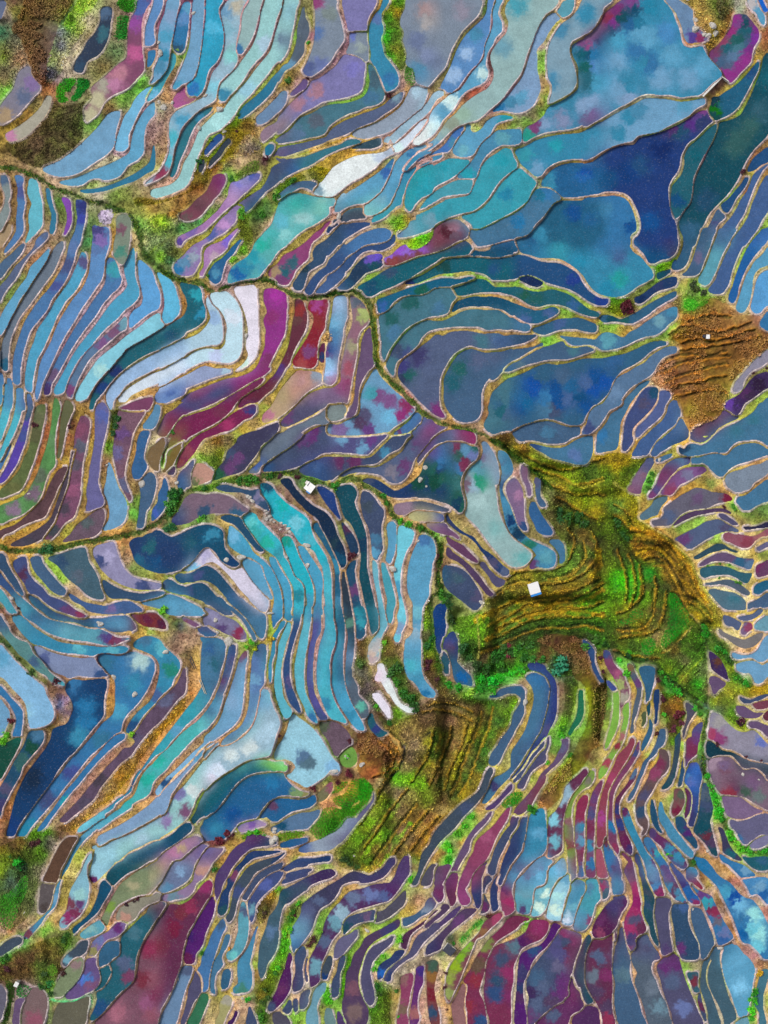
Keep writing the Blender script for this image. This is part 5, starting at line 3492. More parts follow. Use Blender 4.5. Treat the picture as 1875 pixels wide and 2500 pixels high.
c 162,40 37a
c 122,132 447
c 140,110 468
P 468 122,50 5446 5648 5649 5650 5353 5156 4956 5058 4757 4657 4658 4657 4658 4658 4553 4748 5242 5543 5443 5544 5443 5241 5542 5244 4545 4250 4253 4250
c 140,46 368
c 118,51 257
P 456 117,116 5253 4757 4857 4657 4557 4357 4456 4458 4258 4258 4459 4460 4659 4659 4750 5539 5240 5243 5643 5440 5840 5842 5842 5844 5844 5442 5342
c 95,152 457
P 457 166,90 4558 4358 4658 4457 4456 5052 5843 5642 5641 5842
P 557 166,104 4456 4456 4656 4656 4655 5451 5344 5442 5744 5646
P 547 136,131 4259 4258 4355 5550 5645 5643 5644
P 745 166,122 4456 4658 4656 4458 4456 5252 5647 5545 5442 5542 5444
P 657 118,156 4456 4455 4457 4558 4658 4658 4757 4853 5451 5246 5443 5542 5241 5543 5644 5544
P 846 134,152 4456 4458 4456 4356 4556 4858 4558 4858 4763 5450 5441 5643 5743 5540 5440 5640 5443
c 115,178 957
c 98,215 957
P 457 142,161 4456 4457 4558 4658 4760 4758 5254 5350 5244 5242 5442 5442 5642 5444
P 347 150,160 4658 4658 4458 4658 4660 4858 4761 5550 5341 5542 5642 5444 5140 5240
P 38a 154,158 6045 5257 5080 4256 4257 4456 4459 4853 4450 5441 5641 5743 5342 5038
c 160,175 59b
c 142,204 647
P 59b 166,196 4256 4456 4455 4458 7650
c 150,210 747
c 160,215 6ac
P 556 65,203 5351 4856 4661 4350 5341 5444
P 657 70,206 5648 5449 4955 4756 4657 4550 5241
c 77,208 836
P 636 83,211 5450 4955 5055 3950 5445
P 745 108,205 5449 4760 4857 4450 5342
P 346 114,214 5452 4555 4850
P 447 30,197 5154 4655 4556 4255 4252 4450 5045 5850 5848 5645 5443
P 547 40,196 5350 5058 5156 4656 4655 4150 5443 5342 5344
G hill 752 20,80 6244 6444 5446 5844 6044 6248 6648 5856 6052 6046 6248 5755 4561 4860 4460 4458 4360 4860 4760 4660 4258 4258 4058 4059 4261 4462 4660 4246 4448 4252 4256 4060 3648 0,160 6240 5436 5838 6236 5436 3840
G sorghum 642 0,88 7048 6058 5660 4760 3958 3854 4048
G hill 251 86,0 166,0 5072 3450 4058 3056 3462 4446 5642 4242 4242 4840
G rough 452 0,24 5850 5460 5660 5860 5656 5658 4258 4252 4238 4440 4244
G rough 562 24,22 5648 5852 5262 5658 5858 4660 4450 4246 4438 4638
G rough 652 56,10 6050 5466 5662 5854 4458 4250 4442 4442 4836
l 30,5 863
l 22,8 753
l 38,10 a75
l 36,5 b97
l 5,5 643
l 12,25 b96
l 15,35 876
l 20,45 865
l 28,55 865
l 5,35 655
l 8,40 546
l 15,66 532
l 20,72 443
l 10,60 577
l 30,30 472
l 32,40 583
l 38,50 261
l 45,55 251
l 34,65 7a2
l 28,23 754
l 48,44 865
l 62,22 522
l 64,32 643
l 68,40 754
l 60,10 582
l 62,5 5a1
l 70,25 381
l 75,38 371
l 85,42 382
l 82,36 965
l 80,24 976
l 75,48 753
l 98,48 7b3
l 92,18 876
l 98,26 988
l 100,5 462
l 95,10 261
l 106,15 342
l 115,8 743
l 120,20 251
l 135,14 854
l 126,22 371
l 110,30 241
l 125,28 352
l 140,25 462
l 110,38 191
l 118,40 1a2
l 130,34 3b2
l 140,28 4b2
l 112,46 281
l 126,42 482
l 110,52 592
l 60,62 865
l 70,62 a85
l 80,60 975
l 90,62 a86
l 105,62 643
l 60,72 754
l 80,75 a76
l 95,72 a84
l 120,60 472
l 130,58 563
l 138,60 7a2
l 125,75 473
l 135,70 7a2
l 115,85 472
l 105,95 462
l 100,85 a82
l 90,90 a85
l 84,95 a75
l 75,85 662
l 70,90 472
l 62,95 a92
l 55,100 b96
l 48,95 a87
l 45,105 a87
l 40,115 a86
l 52,112 643
l 60,110 a92
l 66,105 482
l 72,115 a84
l 78,110 532
l 85,110 a74
l 92,105 a82
l 98,110 563
l 108,115 473
l 110,100 483
l 105,125 a83
l 95,125 473
l 85,125 a92
l 75,130 563
l 65,125 964
l 55,130 8b2
l 45,128 8c1
l 35,128 7b2
l 30,122 6c2
l 25,132 a86
l 35,140 a87
l 25,148 692
l 45,142 a95
l 60,145 782
l 75,145 864
l 85,140 352
l 95,140 b92
l 75,155 b96
l 60,160 964
l 45,158 863
l 35,155 a86
l 20,160 8a2
l 10,165 8b2
l 5,175 682
l 15,172 965
l 28,170 782
l 20,185 7a2
l 30,182 6a2
l 12,190 863
l 5,200 582
l 45,175 975
l 55,172 c95
l 65,168 c95
l 60,180 c92
l 48,188 a64
l 35,190 864
l 25,196 7a2
l 52,192 c93
l 75,165 b83
l 12,208 c94
l 22,210 c95
l 30,210 c95
l 50,205 672
l 45,214 6a2
l 38,208 a96
l 20,98 643
l 10,105 532
l 25,110 532
l 10,120 b74
l 34,100 b93
l 30,86 a84
l 40,85 a86
l 45,80 a85
l 130,125 a95
l 150,118 aa4
l 145,110 aa4
l 155,104 aa4
l 162,104 ba4
l 128,135 a94
l 122,145 a84
l 142,136 ba4
l 152,135 ba5
l 155,126 9b2
l 135,90 c94
l 140,85 ba4
l 146,75 b94
l 150,55 a92
l 152,65 b93
l 148,40 a86
l 128,48 a96
l 134,105 aa5
l 128,110 aa5
l 125,118 ba3
l 112,140 b95
l 108,152 c95
l 100,158 4a1
l 95,165 5a1
l 88,168 ba3
l 85,178 6a2
l 78,188 5c1
l 72,192 a72
l 80,200 4c2
l 75,198 692
l 98,196 ba6
l 110,160 ba4
l 122,160 ba3
l 105,178 993
l 103,190 a94
l 92,184 c92
l 118,180 a95
l 130,165 a94
l 126,188 c85
l 124,202 c96
l 132,175 992
l 146,160 b95
l 160,158 5a1
l 162,145 865
l 155,152 4a1
l 152,162 b95
l 140,190 a75
l 148,196 a87
l 155,200 a75
V 2b2 136,139 5948 5155 4457 4453 4348 5146
V 2c1 0,126 5652 5456 5056 4656 4452
V 5b2 75,184 5750 5156 4551
V 4b2 76,196 5650 5056 4551
K 3 251 66,82 5060 4660 4462 4260
K 3 531 76,84 4862 4662 4860 4260
K 3 a83 72,86 4860 4662 4662
K 4 341 108,68 4664 4462 4462 4662 4862 4462
K 4 a92 100,80 4660 4464 4662
K 3 351 84,86 4460 4664 4864 4658
K 3 672 30,118 4262 4066 4264
K 3 542 24,146 4464 4066 4260
K 4 8a2 34,150 4262 4262 4064 4260
K 3 542 36,162 4066 4262 4064
K 4 8b2 44,166 4064 4262 4262
K 3 c95 66,160 3862 4062 4260
K 2 655 38,98 5246 5849 5845 5646
K 2 446 40,96 4862 4560 4158 4458
S bush 251 96,14 8
S bush 241 104,24 8
S bush 261 120,14 9
S bush 371 126,22 8
S bush 362 138,12 7
S bush 834 134,14 5
S bush 251 112,28 9
S bush 251 128,28 7
S bush 191 110,36 8
S bush 1a2 118,38 9
S bush 2a1 126,36 8
S bush 3b2 136,32 8
S bush 3a2 145,28 7
S bush 281 108,44 8
S bush 391 118,45 7
S bush 8b3 99,48 7
S bush 281 80,40 7
S bush 281 88,43 7
S bush 261 38,48 8
S bush 261 44,53 8
S bush 251 48,58 8
S bush 251 50,63 6
S bush 371 32,38 6
S bush 261 30,26 6
S bush 412 62,20 6
S bush 412 60,26 5
S bush 422 68,36 5
S bush 4a1 14,60 4
S bush 261 26,76 5
S bush 271 156,154 6
S bush 4a1 99,160 6
S bush 5a1 88,174 7
S bush 4a1 94,168 5
S rock 148,57 4 5
T 66,82 4864 4464 4262 4656
T 82,80 4862 4464 4462 4464
T 96,78 4664 4464 4464 4664
T 108,66 4666 4464 4464 4664 4266
T 118,62 4668 4466 4466 4464 4264
T 56,66 6248 6252 6254 5854
T 60,60 6447 6453 6256
T 30,118 4066 4066 4066
T 42,136 3864 3868 3670
T 50,148 3866 3668 3670
T 60,156 3666 3866 3866
T 70,160 3666 4064
T 84,152 3666 4066
T 26,84 6060 5262 4462 4060
T 16,92 6056 5460 4460 3856
R 1250 1540 1700 2140
P 348 15,31 5548 5651 5455 5454 5455 5258 5060 5058 4860 4658 4658 4456 4456 4558 4558 4556 4753 5048 5641 5641 5642 5443 5542 5340 5340 5140 5140 4742 4445 4447 4550
c 30,90 558
P 479 13,42 5547 5651 5655 5357 4960 4860 4858 4760 4558 4458 4458 4458 4852 5036 5640 5640 5438 5340 5140 4842
c 18,44 37a
c 10,105 468
P 557 33,96 5056 4758 4857 4653 4454 4654 4756 4856 4752 4948 5542 5442 5642 5642 5443
P 657 46,98 5450 5058 4657 4457 4356 4556 4658 4658 4457 4455 4454 5246 5643 5643 5642 5442 5644 5644 5442 5344
c 20,140 745
c 45,106 668
P 275 61,54 5250 5160 5060 4758 4556 4656 4949 5343 5442 5238
P 358 64,9 5654 5456 5059 5256 5357 5355 4850 4644 4744 4842 4741
P 459 86,45 5453 5455 4952 4748 4746
P 746 83,18 5451 5254 5256 5455 5454 5358 5358 4958 4654 4853 5041 4840 4642 4644 4642
c 94,38 957
c 97,48 9a6
c 101,60 998
c 85,20 458
P 7a4 92,55 5450 5059 5060 4960 4758 4756 4756 4852 5240 5340 5240 5140
P 7a4 104,64 5158 4960 4858 4858 4658 4656 4658 4658 4555 4946 5441 5642 5443 5543 5240 5240 4944
c 100,95 966
c 95,104 834
c 86,120 945
P 567 104,30 5451 5256 5356 5355 5058 4860 4858 4758 5059 4851 5140 5142 5240 5240 4742 4744
c 107,34 764
c 112,48 647
P 368 115,34 5748 5652 5056 4958 4857 4857 4854 5042 4942 4742
P 247 129,54 5349 5059 4960 4960 4952 5038 4940
P 256 122,66 5248 5058 4954 4946
P 368 124,80 5254 5056 4856 4756 4656 5046 5244 5344 5244
P 564 117,76 5347 5059 4754 5144
P 468 134,89 5350 5156 4857 4654 4656 4554 4756 4856 4756 4758 4658 4753 5145 5444 5342 5342 5342 5545 5541 5244
P 655 133,107 5551 5356 5057 4855 4555 4655 4658 4656 4756 5059 5357 5054 4757 4851 5244 4544 4842 5042 5242 5542 5442 5244 5544 5344
c 134,122 735
c 128,130 846
c 120,150 557
c 116,165 357
P 556 157,65 5553 5452 4756 4656 4758 4856 4948 5342 5240
P 735 158,98 5848 5064 4654 4654 4856 4946 5240
P 15a 166,119 4453 4756 4958 5455 5357 5058 4960 4858 5252 5440
c 160,132 59c
c 165,170 437
P 256 151,98 4962 4862 4858 4758 4554 4750 5444 5442 5340
P 256 154,116 4862 4862 5249 5241 5240
P 755 147,143 5550 5357 4957 4657 4653 4845 5242
c 148,162 724
c 152,149 565
P 624 156,142 5454 5158 4860 4754 5140 5142
P 845 96,112 5842 5443 5252 4857 4658 4558 4558 4656 4758 4860 4960 5060 5060 4758 4753 4943 5038 5138 5238 5340 5440 5540
c 90,134 946
c 80,170 948
P 746 114,100 5058 4658 4558 4458 4558 4758 4960 5056 5058 5358 5160 5258 4854 4844 4644 4940 5038 5138 5040 5442 5640 5642 5640
c 110,108 458
c 89,176 27a
c 94,198 835
P 635 112,124 4958 4656 4556 4656 4856 5058 5358 5360 5458 5258 4854 4646 4642 4840 4842 4940 5140 5444 5642 5442
c 111,127 579
c 97,160 348
c 98,174 348
c 103,190 625
c 106,198 437
P 635 66,125 5253 4655 4657 4556 4657 4757 4858 4960 5062 4958 4454 4552 5042 5040 5038 5144 5644 5640 5240 5643 5645
c 50,145 8ab
c 44,152 8ab
c 38,170 7bc
c 37,190 6ab
P 794 72,126 5252 4956 4755 4453 4456 4658 4958 5060 5162 5260 5160 4960 4955 4747 4938 4940 4840 5036 5238 5440 5642 5644
c 54,170 856
c 53,190 834
c 54,210 734
c 68,136 776
P 835 66,148 5252 4958 4856 5060 4958 5158 4960 4962 5159 4650 4939 5040 4840 5038 5136 5240
c 61,178 38a
c 62,190 59b
c 61,205 735
c 62,216 37a
P 746 81,135 4957 4758 4860 4960 5060 4960 5064 5167 4450 4937 5138 5038 5038 5140 5240 5342
c 73,150 647
c 72,165 558
c 71,178 735
c 70,195 38a
c 71,210 37a
P 956 77,196 5352 5258 5258 5257 4250 4839 5042
P 37a 85,186 5156 5254 5454 5356 5258 5157 4150 4741 4842 4942 5044
c 85,190 634
P 735 99,200 5552 5354 5156 5159 4550 4941 5246 4746
P 38a 103,160 5357 5358 5459 5458 5458 5556 5458 5257 4350 4643 4742 4642 4642 4642 4642 4842 5044
c 102,162 636
c 122,215 6ac
c 126,212 647
P 247 112,201 5455 5358 5157 4650 4841 4744
P 37a 122,186 5656 5458 5557 5557 5357 4150 4741 4542 4442 4742
c 128,200 636
c 138,214 647
P 636 126,178 5656 5654 5655 5656 5557 5256 4752 4648 4445 4544 4643 4344 4645
c 142,196 38a
c 150,205 38a
c 125,180 547
P 48a 134,154 5360 5456 5558 5658 5658 5556 4954 4446 4343 4343 4642 4644 4842
P 257 128,158 5258 5260 5356 4546 4642 4942 5140
P 257 148,168 5550 5558 5458 5456 5056 4444 4444 4544
c 158,180 527
P 48a 157,216 5447 5553 5055 4450
P 26a 143,210 5454 5555 5252 4450 4646
P 48a 17,168 6043 5259 4960 5160 4960 4255 4256 4456 4654 4850 5035 5644 5444 5344 5240
c 10,200 38a
c 5,214 647
P 347 0,182 5444 5444 5448 5156 4860 4760 4558 4752
P 447 0,168 5552 4956 4658
P 5ac 46,206 5256 5154 4555 3650 5444 5645
P 5ac 26,206 5850 5252 4455 4456 4852 4050 5643
c 25,210 658
G sorghum 421 22,8 6445 6451 6254 5658 5460 5260 5458 5656 5262 4764 4764 4864 4454 4462 4258 4258 4464 4258 4454 4446 5438 5838 5840 6038 5638 5638 5336 4936 4638 4244 4640 4240 4042
G hill 241 0,0 56,0 5856 6656 6656 6056 6852 6056 6064 6058 6258 166,0
G rough 352 48,44 6050 5260 4664 4662 4462 4654 5234 5434
G hill 341 0,0 7450 4858 6258 4662 3652 4256 4256
G rough 532 134,58 6250 6058 5064 4464 4460 4638 5240 4244 4842
V 2b2 118,8 5849 5355 4858 4552 4546
V 2b1 138,0 6450 4656 4456 4553 4745 5244
V 2b2 0,148 5948 5054 4556 4652
l 45,35 265
l 42,30 276
l 50,38 451
l 25,22 753
l 30,18 532
l 15,25 482
l 5,35 4b1
l 10,16 251
l 20,14 352
l 60,88 7a2
l 66,58 9b1
l 67,70 9b2
l 62,86 6a2
l 46,90 4a1
l 43,85 7a2
l 42,70 875
l 43,55 754
l 40,100 5a1
l 38,108 582
l 50,115 571
l 54,105 784
l 36,116 a84
l 22,130 ba3
l 28,122 c95
l 10,128 aa5
l 12,140 ba5
l 35,138 772
l 30,148 874
l 28,158 c95
l 18,162 5a1
l 8,166 aa4
l 14,175 a85
l 30,185 a75
l 31,170 8b2
l 30,200 b87
l 20,208 a86
l 40,208 a97
l 47,202 ba5
l 46,185 a93
l 50,148 aa4
l 56,138 8b2
l 66,132 7c2
l 60,124 892
l 58,150 b92
l 55,160 aa4
l 57,180 aa4
l 68,150 a95
l 66,165 a95
l 66,190 985
l 75,170 a95
l 74,145 b92
l 70,145 ba3
l 85,108 a92
l 82,112 ca6
l 80,118 993
l 82,132 b94
l 77,130 c96
l 98,80 992
l 96,96 a92
l 93,100 b92
l 98,74 a86
l 103,100 a93
l 108,70 a84
l 106,60 b85
l 108,50 b92
l 103,42 4a1
l 100,35 7b2
l 96,28 4b3
l 92,24 985
l 80,22 984
l 80,35 a93
l 79,28 963
l 85,60 352
l 85,75 452
l 88,85 8a2
l 82,95 563
l 90,65 6a1
l 72,115 532
l 78,104 873
l 118,58 882
l 114,92 c94
l 112,86 b95
l 121,84 995
l 127,70 a82
l 127,100 ba6
l 128,92 a83
l 136,80 7a2
l 132,84 a85
l 124,112 5a1
l 123,108 c95
l 130,112 b92
l 120,130 c95
l 118,136 c96
l 126,120 b82
l 114,112 a63
l 113,118 a72
l 110,150 c96
l 112,160 5b1
l 108,155 a84
l 106,164 ca6
l 116,138 a85
l 140,138 a85
l 138,146 c97
l 130,148 a82
l 126,160 a82
l 124,170 a94
l 140,158 994
l 143,150 7b1
l 146,175 a85
l 144,168 885
l 154,162 7a2
l 144,140 a92
l 152,110 a92
l 147,105 682
l 150,90 7a2
l 158,92 993
l 160,80 c93
l 162,85 b84
l 155,76 7b2
l 148,60 943
l 150,70 a72
l 145,70 a73
l 136,60 421
l 146,84 412
l 152,76 523
l 152,120 a92
l 160,116 a93
l 126,30 361
l 130,44 522
l 130,50 a72
l 138,45 392
l 146,55 3a2
l 104,22 5a1
l 90,15 251
l 75,8 472
l 72,10 261
l 100,10 672
l 96,16 572
l 108,14 573
l 130,4 a86
l 134,8 984
l 130,20 792
l 146,18 752
l 155,25 563
l 140,30 682
l 150,40 672
l 160,45 352
l 162,20 472
l 160,5 682
l 120,24 785
l 140,200 5a2
l 138,198 a75
l 130,190 a85
l 120,185 a85
l 114,180 875
l 110,200 875
l 100,206 c95
l 102,208 ba5
l 145,208 c96
l 160,205 552
l 164,208 261
l 116,200 765
l 90,180 a85
l 86,200 986
l 97,195 975
l 98,165 a75
K 3 342 118,22 6052 6044 6042 6042
K 2 b83 134,20 6044 5842 5644
K 3 b92 20,50 5062 4860 4660 4660 4460 4656
K 3 131 56,4 6054 6454 6255 6056 6254 6250 5857 5860 6059 6459
K 3 232 84,44 5062 4862 4864 4864
K 3 8a2 54,112 4260 4462 4258
S pit 112 72,115 6
S bush 275 44,32 14
S bush 412 79,24 5
S bush 4b2 96,27 6
S bush 4a1 102,38 6
S bush 412 131,44 5
S bush 392 137,44 7
S bush 392 142,50 7
S bush 3a2 148,55 7
S bush 381 132,38 6
S bush 412 82,36 4
S bush 411 130,92 4
S bush 371 46,88 6
S bush 4a1 44,94 6
S bush 371 52,112 5
S bush 261 75,10 8
S bush 251 84,14 7
S bush 361 10,14 9
S bush 371 4,20 8
S bush 481 5,38 7
S bush 371 12,34 6
S bush 5a1 32,118 4
S bush 271 16,160 6
S bush 141 105,22 6
S bush 251 118,26 6
S bush 523 145,88 6
S bush 512 150,74 8
S bush 523 152,82 6
S bush 412 136,62 6
S bush 4a1 106,20 4
R 1500 1400 1875 1900
P 568 118,46 5651 5854 5654 4755 4851 4546 4449 4746
P 768 140,54 5750 5255 4653 4554 4747
c 147,58 846
P 69a 152,56 5843 5647 5065 4250 4448
P 568 134,48 5848 5848 5844 5252 4456 4254 4250
P 578 102,19 5648 5652 5851 5654 5655 5653 5256 3651 4249 4243 4443
c 130,28 378
P 568 144,34 5846 5845 5646 5056 4255 4254 4552
P 777 113,60 5554 5653 5853 5852 5847 5647 5649 4856 4456 4353 4350 4246 4244 4346
P 69b 166,67 4457 4658 4455 4252 4249 4448 5054 5652 5849 5850 5654 5450 5645
P 69b 166,97 4453 4648 4447 4450 4252 4652 5155 5753 5650 5455 5356 5550 5644 5248
P 436 103,85 5553 5655 5457 5357 5157 4648 4446 4445 4842
c 112,96 643
P 657 104,112 5650 5654 5453 4853 4553 4555 4742 4844
P 457 136,134 5652 5651 5846 6048 4454 4253 4252 4549
P 745 150,141 5848 5849 5056 4452 4450
P 657 132,144 5850 5654 5653 5850 4554 4351 4249 4446
P 634 166,149 4556 5554
P 657 145,162 5748 5853 5653 5060 4444 4447 4449
P 889 106,151 5853 5656 5656 5855 5851 5848 5655 5657 5454 5067 4249 4248 4246 4248 4247 4249 4444 4446 4647 5139
c 114,158 999
c 105,176 946
c 112,178 847
c 160,178 67b
c 135,185 889
P 145 101,182 5550 5655 5653 5852 5853 5655 5854 5853 6051 5063 4444 4445 4449 4450 4649 4444 4445 4249 4251 4351 4746
P 767 103,202 5747 5849 5851 5555 5556 5653 5849 5652 5657 106,221 4639
c 120,210 768
c 106,206 989
P 558 86,168 5545 5448 4957 4857 4957 4546 4846
c 88,178 648
P 256 66,178 5644 4960 4960 4862 4860 4857 4650 5337 5236 5140
G hill 481 0,0 50,0 6270 6062 5862 6060 5558 5366 5267 5165 5070 4960 4046 3840 3840 3842 4240 4045 4053 3846 3638
G hill 872 50,0 8850 6068 6264 5864 4662 4056 4040 4040 4036 3836
G rough 682 104,62 6258 5860 5462 5462 5660 5856 6052 6048 5062 4049 4053 4046 4454 5258 4856 6058 5558 4555 4045 4040 4046 4448 5032 5648 6042 5342 4742 4240 4240 4640
G rough 522 50,128 6052 6052 5658 5162 4762 4658 4458 4440 4840 5240 4442
V 1a2 61,22 5550 5658 5456 5458 5058 4954 4358 4258 4357 4551 4842 5440 5438 5240
V 2a2 5,51 5948 5443 5646 5856 4656 4054 4052
V 1a1 30,73 5646 5853 5156 4758 4252 4646
l 10,10 4c1
l 5,25 7a2
l 20,20 4a2
l 30,10 4a1
l 35,25 7a2
l 15,35 a92
l 5,40 892
l 40,40 753
l 48,25 542
l 50,50 653
l 45,60 763
l 30,60 a72
l 10,62 753
l 25,65 892
l 20,82 562
l 8,75 652
l 48,70 b96
l 45,90 883
l 60,90 452
l 70,75 351
l 80,70 462
l 90,60 452
l 88,78 351
l 80,85 572
l 76,94 986
l 70,100 572
l 60,105 882
l 75,115 a83
l 85,100 682
l 95,105 785
l 90,120 3a2
l 84,125 572
l 95,130 482
l 72,122 352
l 65,110 3a2
l 55,115 2a2
l 60,125 291
l 78,132 361
l 88,140 3a1
l 95,150 391
l 98,135 251
l 70,20 b83
l 80,30 c93
l 75,15 872
l 90,25 c83
l 100,30 db6
l 85,35 672
l 95,40 782
l 90,45 c92
l 105,45 a93
l 110,55 a92
l 100,55 982
l 115,40 b95
l 98,60 481
l 98,68 391
l 105,70 453
l 108,66 a86
l 112,78 371
l 120,85 361
l 125,95 371
l 128,102 992
l 132,110 3a1
l 138,115 281
l 145,118 382
l 142,110 bb9
l 150,126 c92
l 140,128 aa2
l 130,122 993
l 158,124 c92
l 110,135 aa2
l 105,142 892
l 120,140 782
l 125,128 a93
l 115,145 675
l 128,150 582
l 132,158 362
l 140,142 dc7
l 150,148 cb7
l 135,164 aa2
l 125,160 8a2
l 142,60 db6
l 128,62 cb6
l 125,66 dc8
l 150,52 ca4
l 140,44 ba4
l 125,42 b93
l 150,40 c93
l 155,80 c95
l 148,86 c95
l 135,84 c97
l 130,78 cb7
l 145,95 cb6
l 160,68 b97
l 166,40 a95
l 110,108 a94
l 115,115 b95
l 102,105 997
l 101,128 b97
l 98,165 251
l 97,175 371
l 96,185 2a1
l 95,195 381
l 97,210 124
l 102,170 aa7
l 105,183 a85
l 125,190 b95
l 140,198 b86
l 110,198 b97
l 130,200 b96
l 150,211 c97
l 90,158 b93
l 82,162 b92
l 85,172 a92
l 78,178 c93
l 76,188 7b2
l 74,200 993
l 80,180 a95
l 60,150 412
l 66,145 a62
l 70,160 421
l 64,170 532
l 64,182 692
l 62,190 764
l 100,145 246
l 108,150 686
K 3 131 50,0 5862 5860 5862 5862 5859 5459 5266 5270 5270 5165
K 3 132 0,82 6258 6456 6048 6054 6062 6260 6260 6258 6054
K 2 232 40,90 6244 6244 6042 5840
K 2 a95 50,78 5656 6042 6238 5642
K 2 572 62,104 6038 6238 6036
K 2 341 66,112 6236 6236 5640
K 2 9a3 70,118 6236 6238
K 2 341 76,122 6038 6238
H 9 48,104 5862 6058 6058 6058 6056 5554 4860 4860 4962 4962 5162 5260 5255
H 8 96,54 5362 5062 5154
H 11 106,68 5860 5860 5560
H 9 131,110 5756 6055
S bush 412 138,158 7
S bush 312 137,162 6
S bush 312 134,160 5
S bush 412 45,172 3
S bush 412 111,184 4
S bush 412 142,198 3
S bush 412 159,202 4
S bush 281 98,58 8
S bush 281 99,66 8
S bush 271 112,80 8
S bush 281 118,84 8
S bush 361 124,92 8
S bush 381 133,112 7
S bush 281 141,118 7
S bush 392 86,146 7
S bush 371 92,152 6
S bush 281 12,108 6
S bush 4a1 58,120 6
S bush 391 64,126 6
S bush 412 46,108 4
S bush 4a2 54,152 5
S rock 139,217 3 3
T 4,60 6250 6248 5844 5442 5238 5036
T 6,70 6448 6448 6244 5638 5336 5136
T 2,44 6046 6044 5842 5238
T 0,84 6254 6252 6252 6050
T 62,20 6252 6254 6058 5860
T 74,30 6254 6058 5860
R 1500 1840 1875 2340
P 15a 81,12 5548 5452 5256 5256 4957 4857 4858 4858 4958 4858 4958 4750 5242 5240 5140 4940 4644 4646 5242 5444
c 90,14 37c
c 84,20 25a
c 84,30 67b
c 78,29 27d
c 87,40 26b
c 84,74 437
P 256 97,32 5352 5258 5258 5258 4958 4856 5158 5258 5258 5258 5156 4548 4644 4644 4444 4443 5243 5340 5240 5140 5142
c 98,44 567
c 100,55 457
c 96,80 156
c 100,86 634
c 105,95 546
P 446 113,80 5452 5357 5358 5457 5656 5455 4449 4346 4446 4942 4942
c 126,108 267
P 37a 114,109 5553 5754 5853 5753 5655 5555 4351 4451 4344 4242 4245
c 142,126 69b
P 267 139,112 5751 5849 6251 5061 4252 4247 4445
c 160,116 368
P 48b 139,136 5749 5849 6252 5076 4444 4445 4451 4744 4745
c 155,142 69b
c 160,154 26a
P 37a 87,112 5551 5551 5555 5455 5456 5655 5754 5656 5657 5654 5752 5454 5658 5560 5356 5085 4650 4443 4444 4647 4449 4746 4742 4742 4742 4642 4642 4642 4642 4443 4243 4444 4744
c 95,120 27a
c 120,150 49b
c 135,162 6ac
c 130,156 15a
c 150,175 8cc
c 155,195 8cc
c 140,180 37a
c 150,190 6bc
c 138,195 16a
c 155,210 6bc
c 163,216 37a
P 767 103,8 5746 5849 5851 5656 5556 5552 5849 5653 5456 5656 5078 4246 4246 4245 4248 4249 4049 4443 4642 4740
c 108,10 989
c 120,18 756
c 140,38 465
c 155,45 677
c 124,40 834
c 130,35 646
c 148,30 758
P 145 128,0 5854 5854 5852 6453 5065 4644 4444 4448 4252 4648 4644
P 889 124,0 9250 5059 4249 4248 4248 4246
P 768 117,47 5950 6051 5654 5655 5854 5451 4253 4254 4251 4249 4447 4740
P 668 126,72 5852 5848 5847 5847 5850 5070 4251 4255 4555 4550 4645 4642 4444
c 132,94 37a
P 779 146,98 5646 5647 5848 5057 4454 4452 4449
P 48a 118,210 5647 5449 5458 5457 3050
P 467 103,221 5343 5446 5352 5159
P 37a 83,140 5756 5554 5552 5452 5458 5458 5560 5558 5456 5254 4654 4254 4750 4742 4842 4742 4540 4640 4642 4444
c 96,152 648
c 105,168 735
c 108,170 835
c 112,180 667
c 120,195 67a
c 115,203 36a
c 100,160 39a
P 834 79,128 5554 5656 5558 4750 4446 4646 4646
P 26a 61,118 5556 5656 5557 5557 5456 5456 5256 4450 4446 4544 4642 4540 4742
c 88,162 836
c 75,140 437
P 635 32,96 5454 5656 5656 5456 5656 5658 5658 5358 5358 5154 4148 4444 4644 4642 4840 4640 4542 4544 4646
c 45,108 39a
c 55,120 37a
c 56,145 38a
c 60,132 836
c 70,152 48a
c 72,155 38a
P 635 30,112 5652 5554 5456 5358 5258 5258 5155 4751 4548 4744 4744 4640 4740
c 40,124 69b
c 42,134 79b
c 46,142 48b
c 34,118 48a
c 50,150 836
P 256 24,110 5254 5358 5360 5460 5458 5356 4958 4958 5162 5260 5360 5154 4646 4642 4840 4642 4842 5140 4940 4838 4838
c 36,150 456
c 36,165 357
P 936 8,108 5651 5455 5258 5260 5260 5260 5258 5060 5258 5358 5154 4456 4454 5058 4754 4644 4840 4840 5142 5442 5442 5038 4842 4642 4742 5542 4644
c 16,113 944
c 20,130 667
c 24,160 826
c 22,180 557
c 15,124 636
c 30,188 635
c 18,200 447
P 48a 0,112 5454 5260 5160 5260 5054 4152
c 4,124 647
P 526 0,155 5649 5652 5156 4558 4556 4756
c 6,162 457
P 635 0,192 5254 4860
P 468 6,190 5248 5258 5260 5360 5155 3450 5241 5340
P 568 26,198 5948 5356 5558 5558 5153 2150 5541 5044
P 557 46,157 5849 5652 5156 4758 5058 5160 5160 5260 5054 4554 4548 4842 4838 4838 4838 5142
c 56,212 547
P 357 65,163 5750 5750 5059 5058 5360 5458 5458 5158 4957 3450 4643 4742 4940 4838 4840 5044
c 75,165 469
c 70,210 637
P 468 84,167 5650 5453 5458 5460 5460 5160 4658 4755 4550 4839 4944 4640 4740 4840
P 636 56,221 5646 5652 5252
l 97,8 124
l 98,16 125
l 102,25 3b1
l 105,35 292
l 108,45 2a1
l 112,55 3a1
l 114,65 281
l 118,72 251
l 110,72 8b1
l 124,82 4b1
l 126,90 5b2
l 132,96 9b3
l 138,102 6a1
l 146,106 4a1
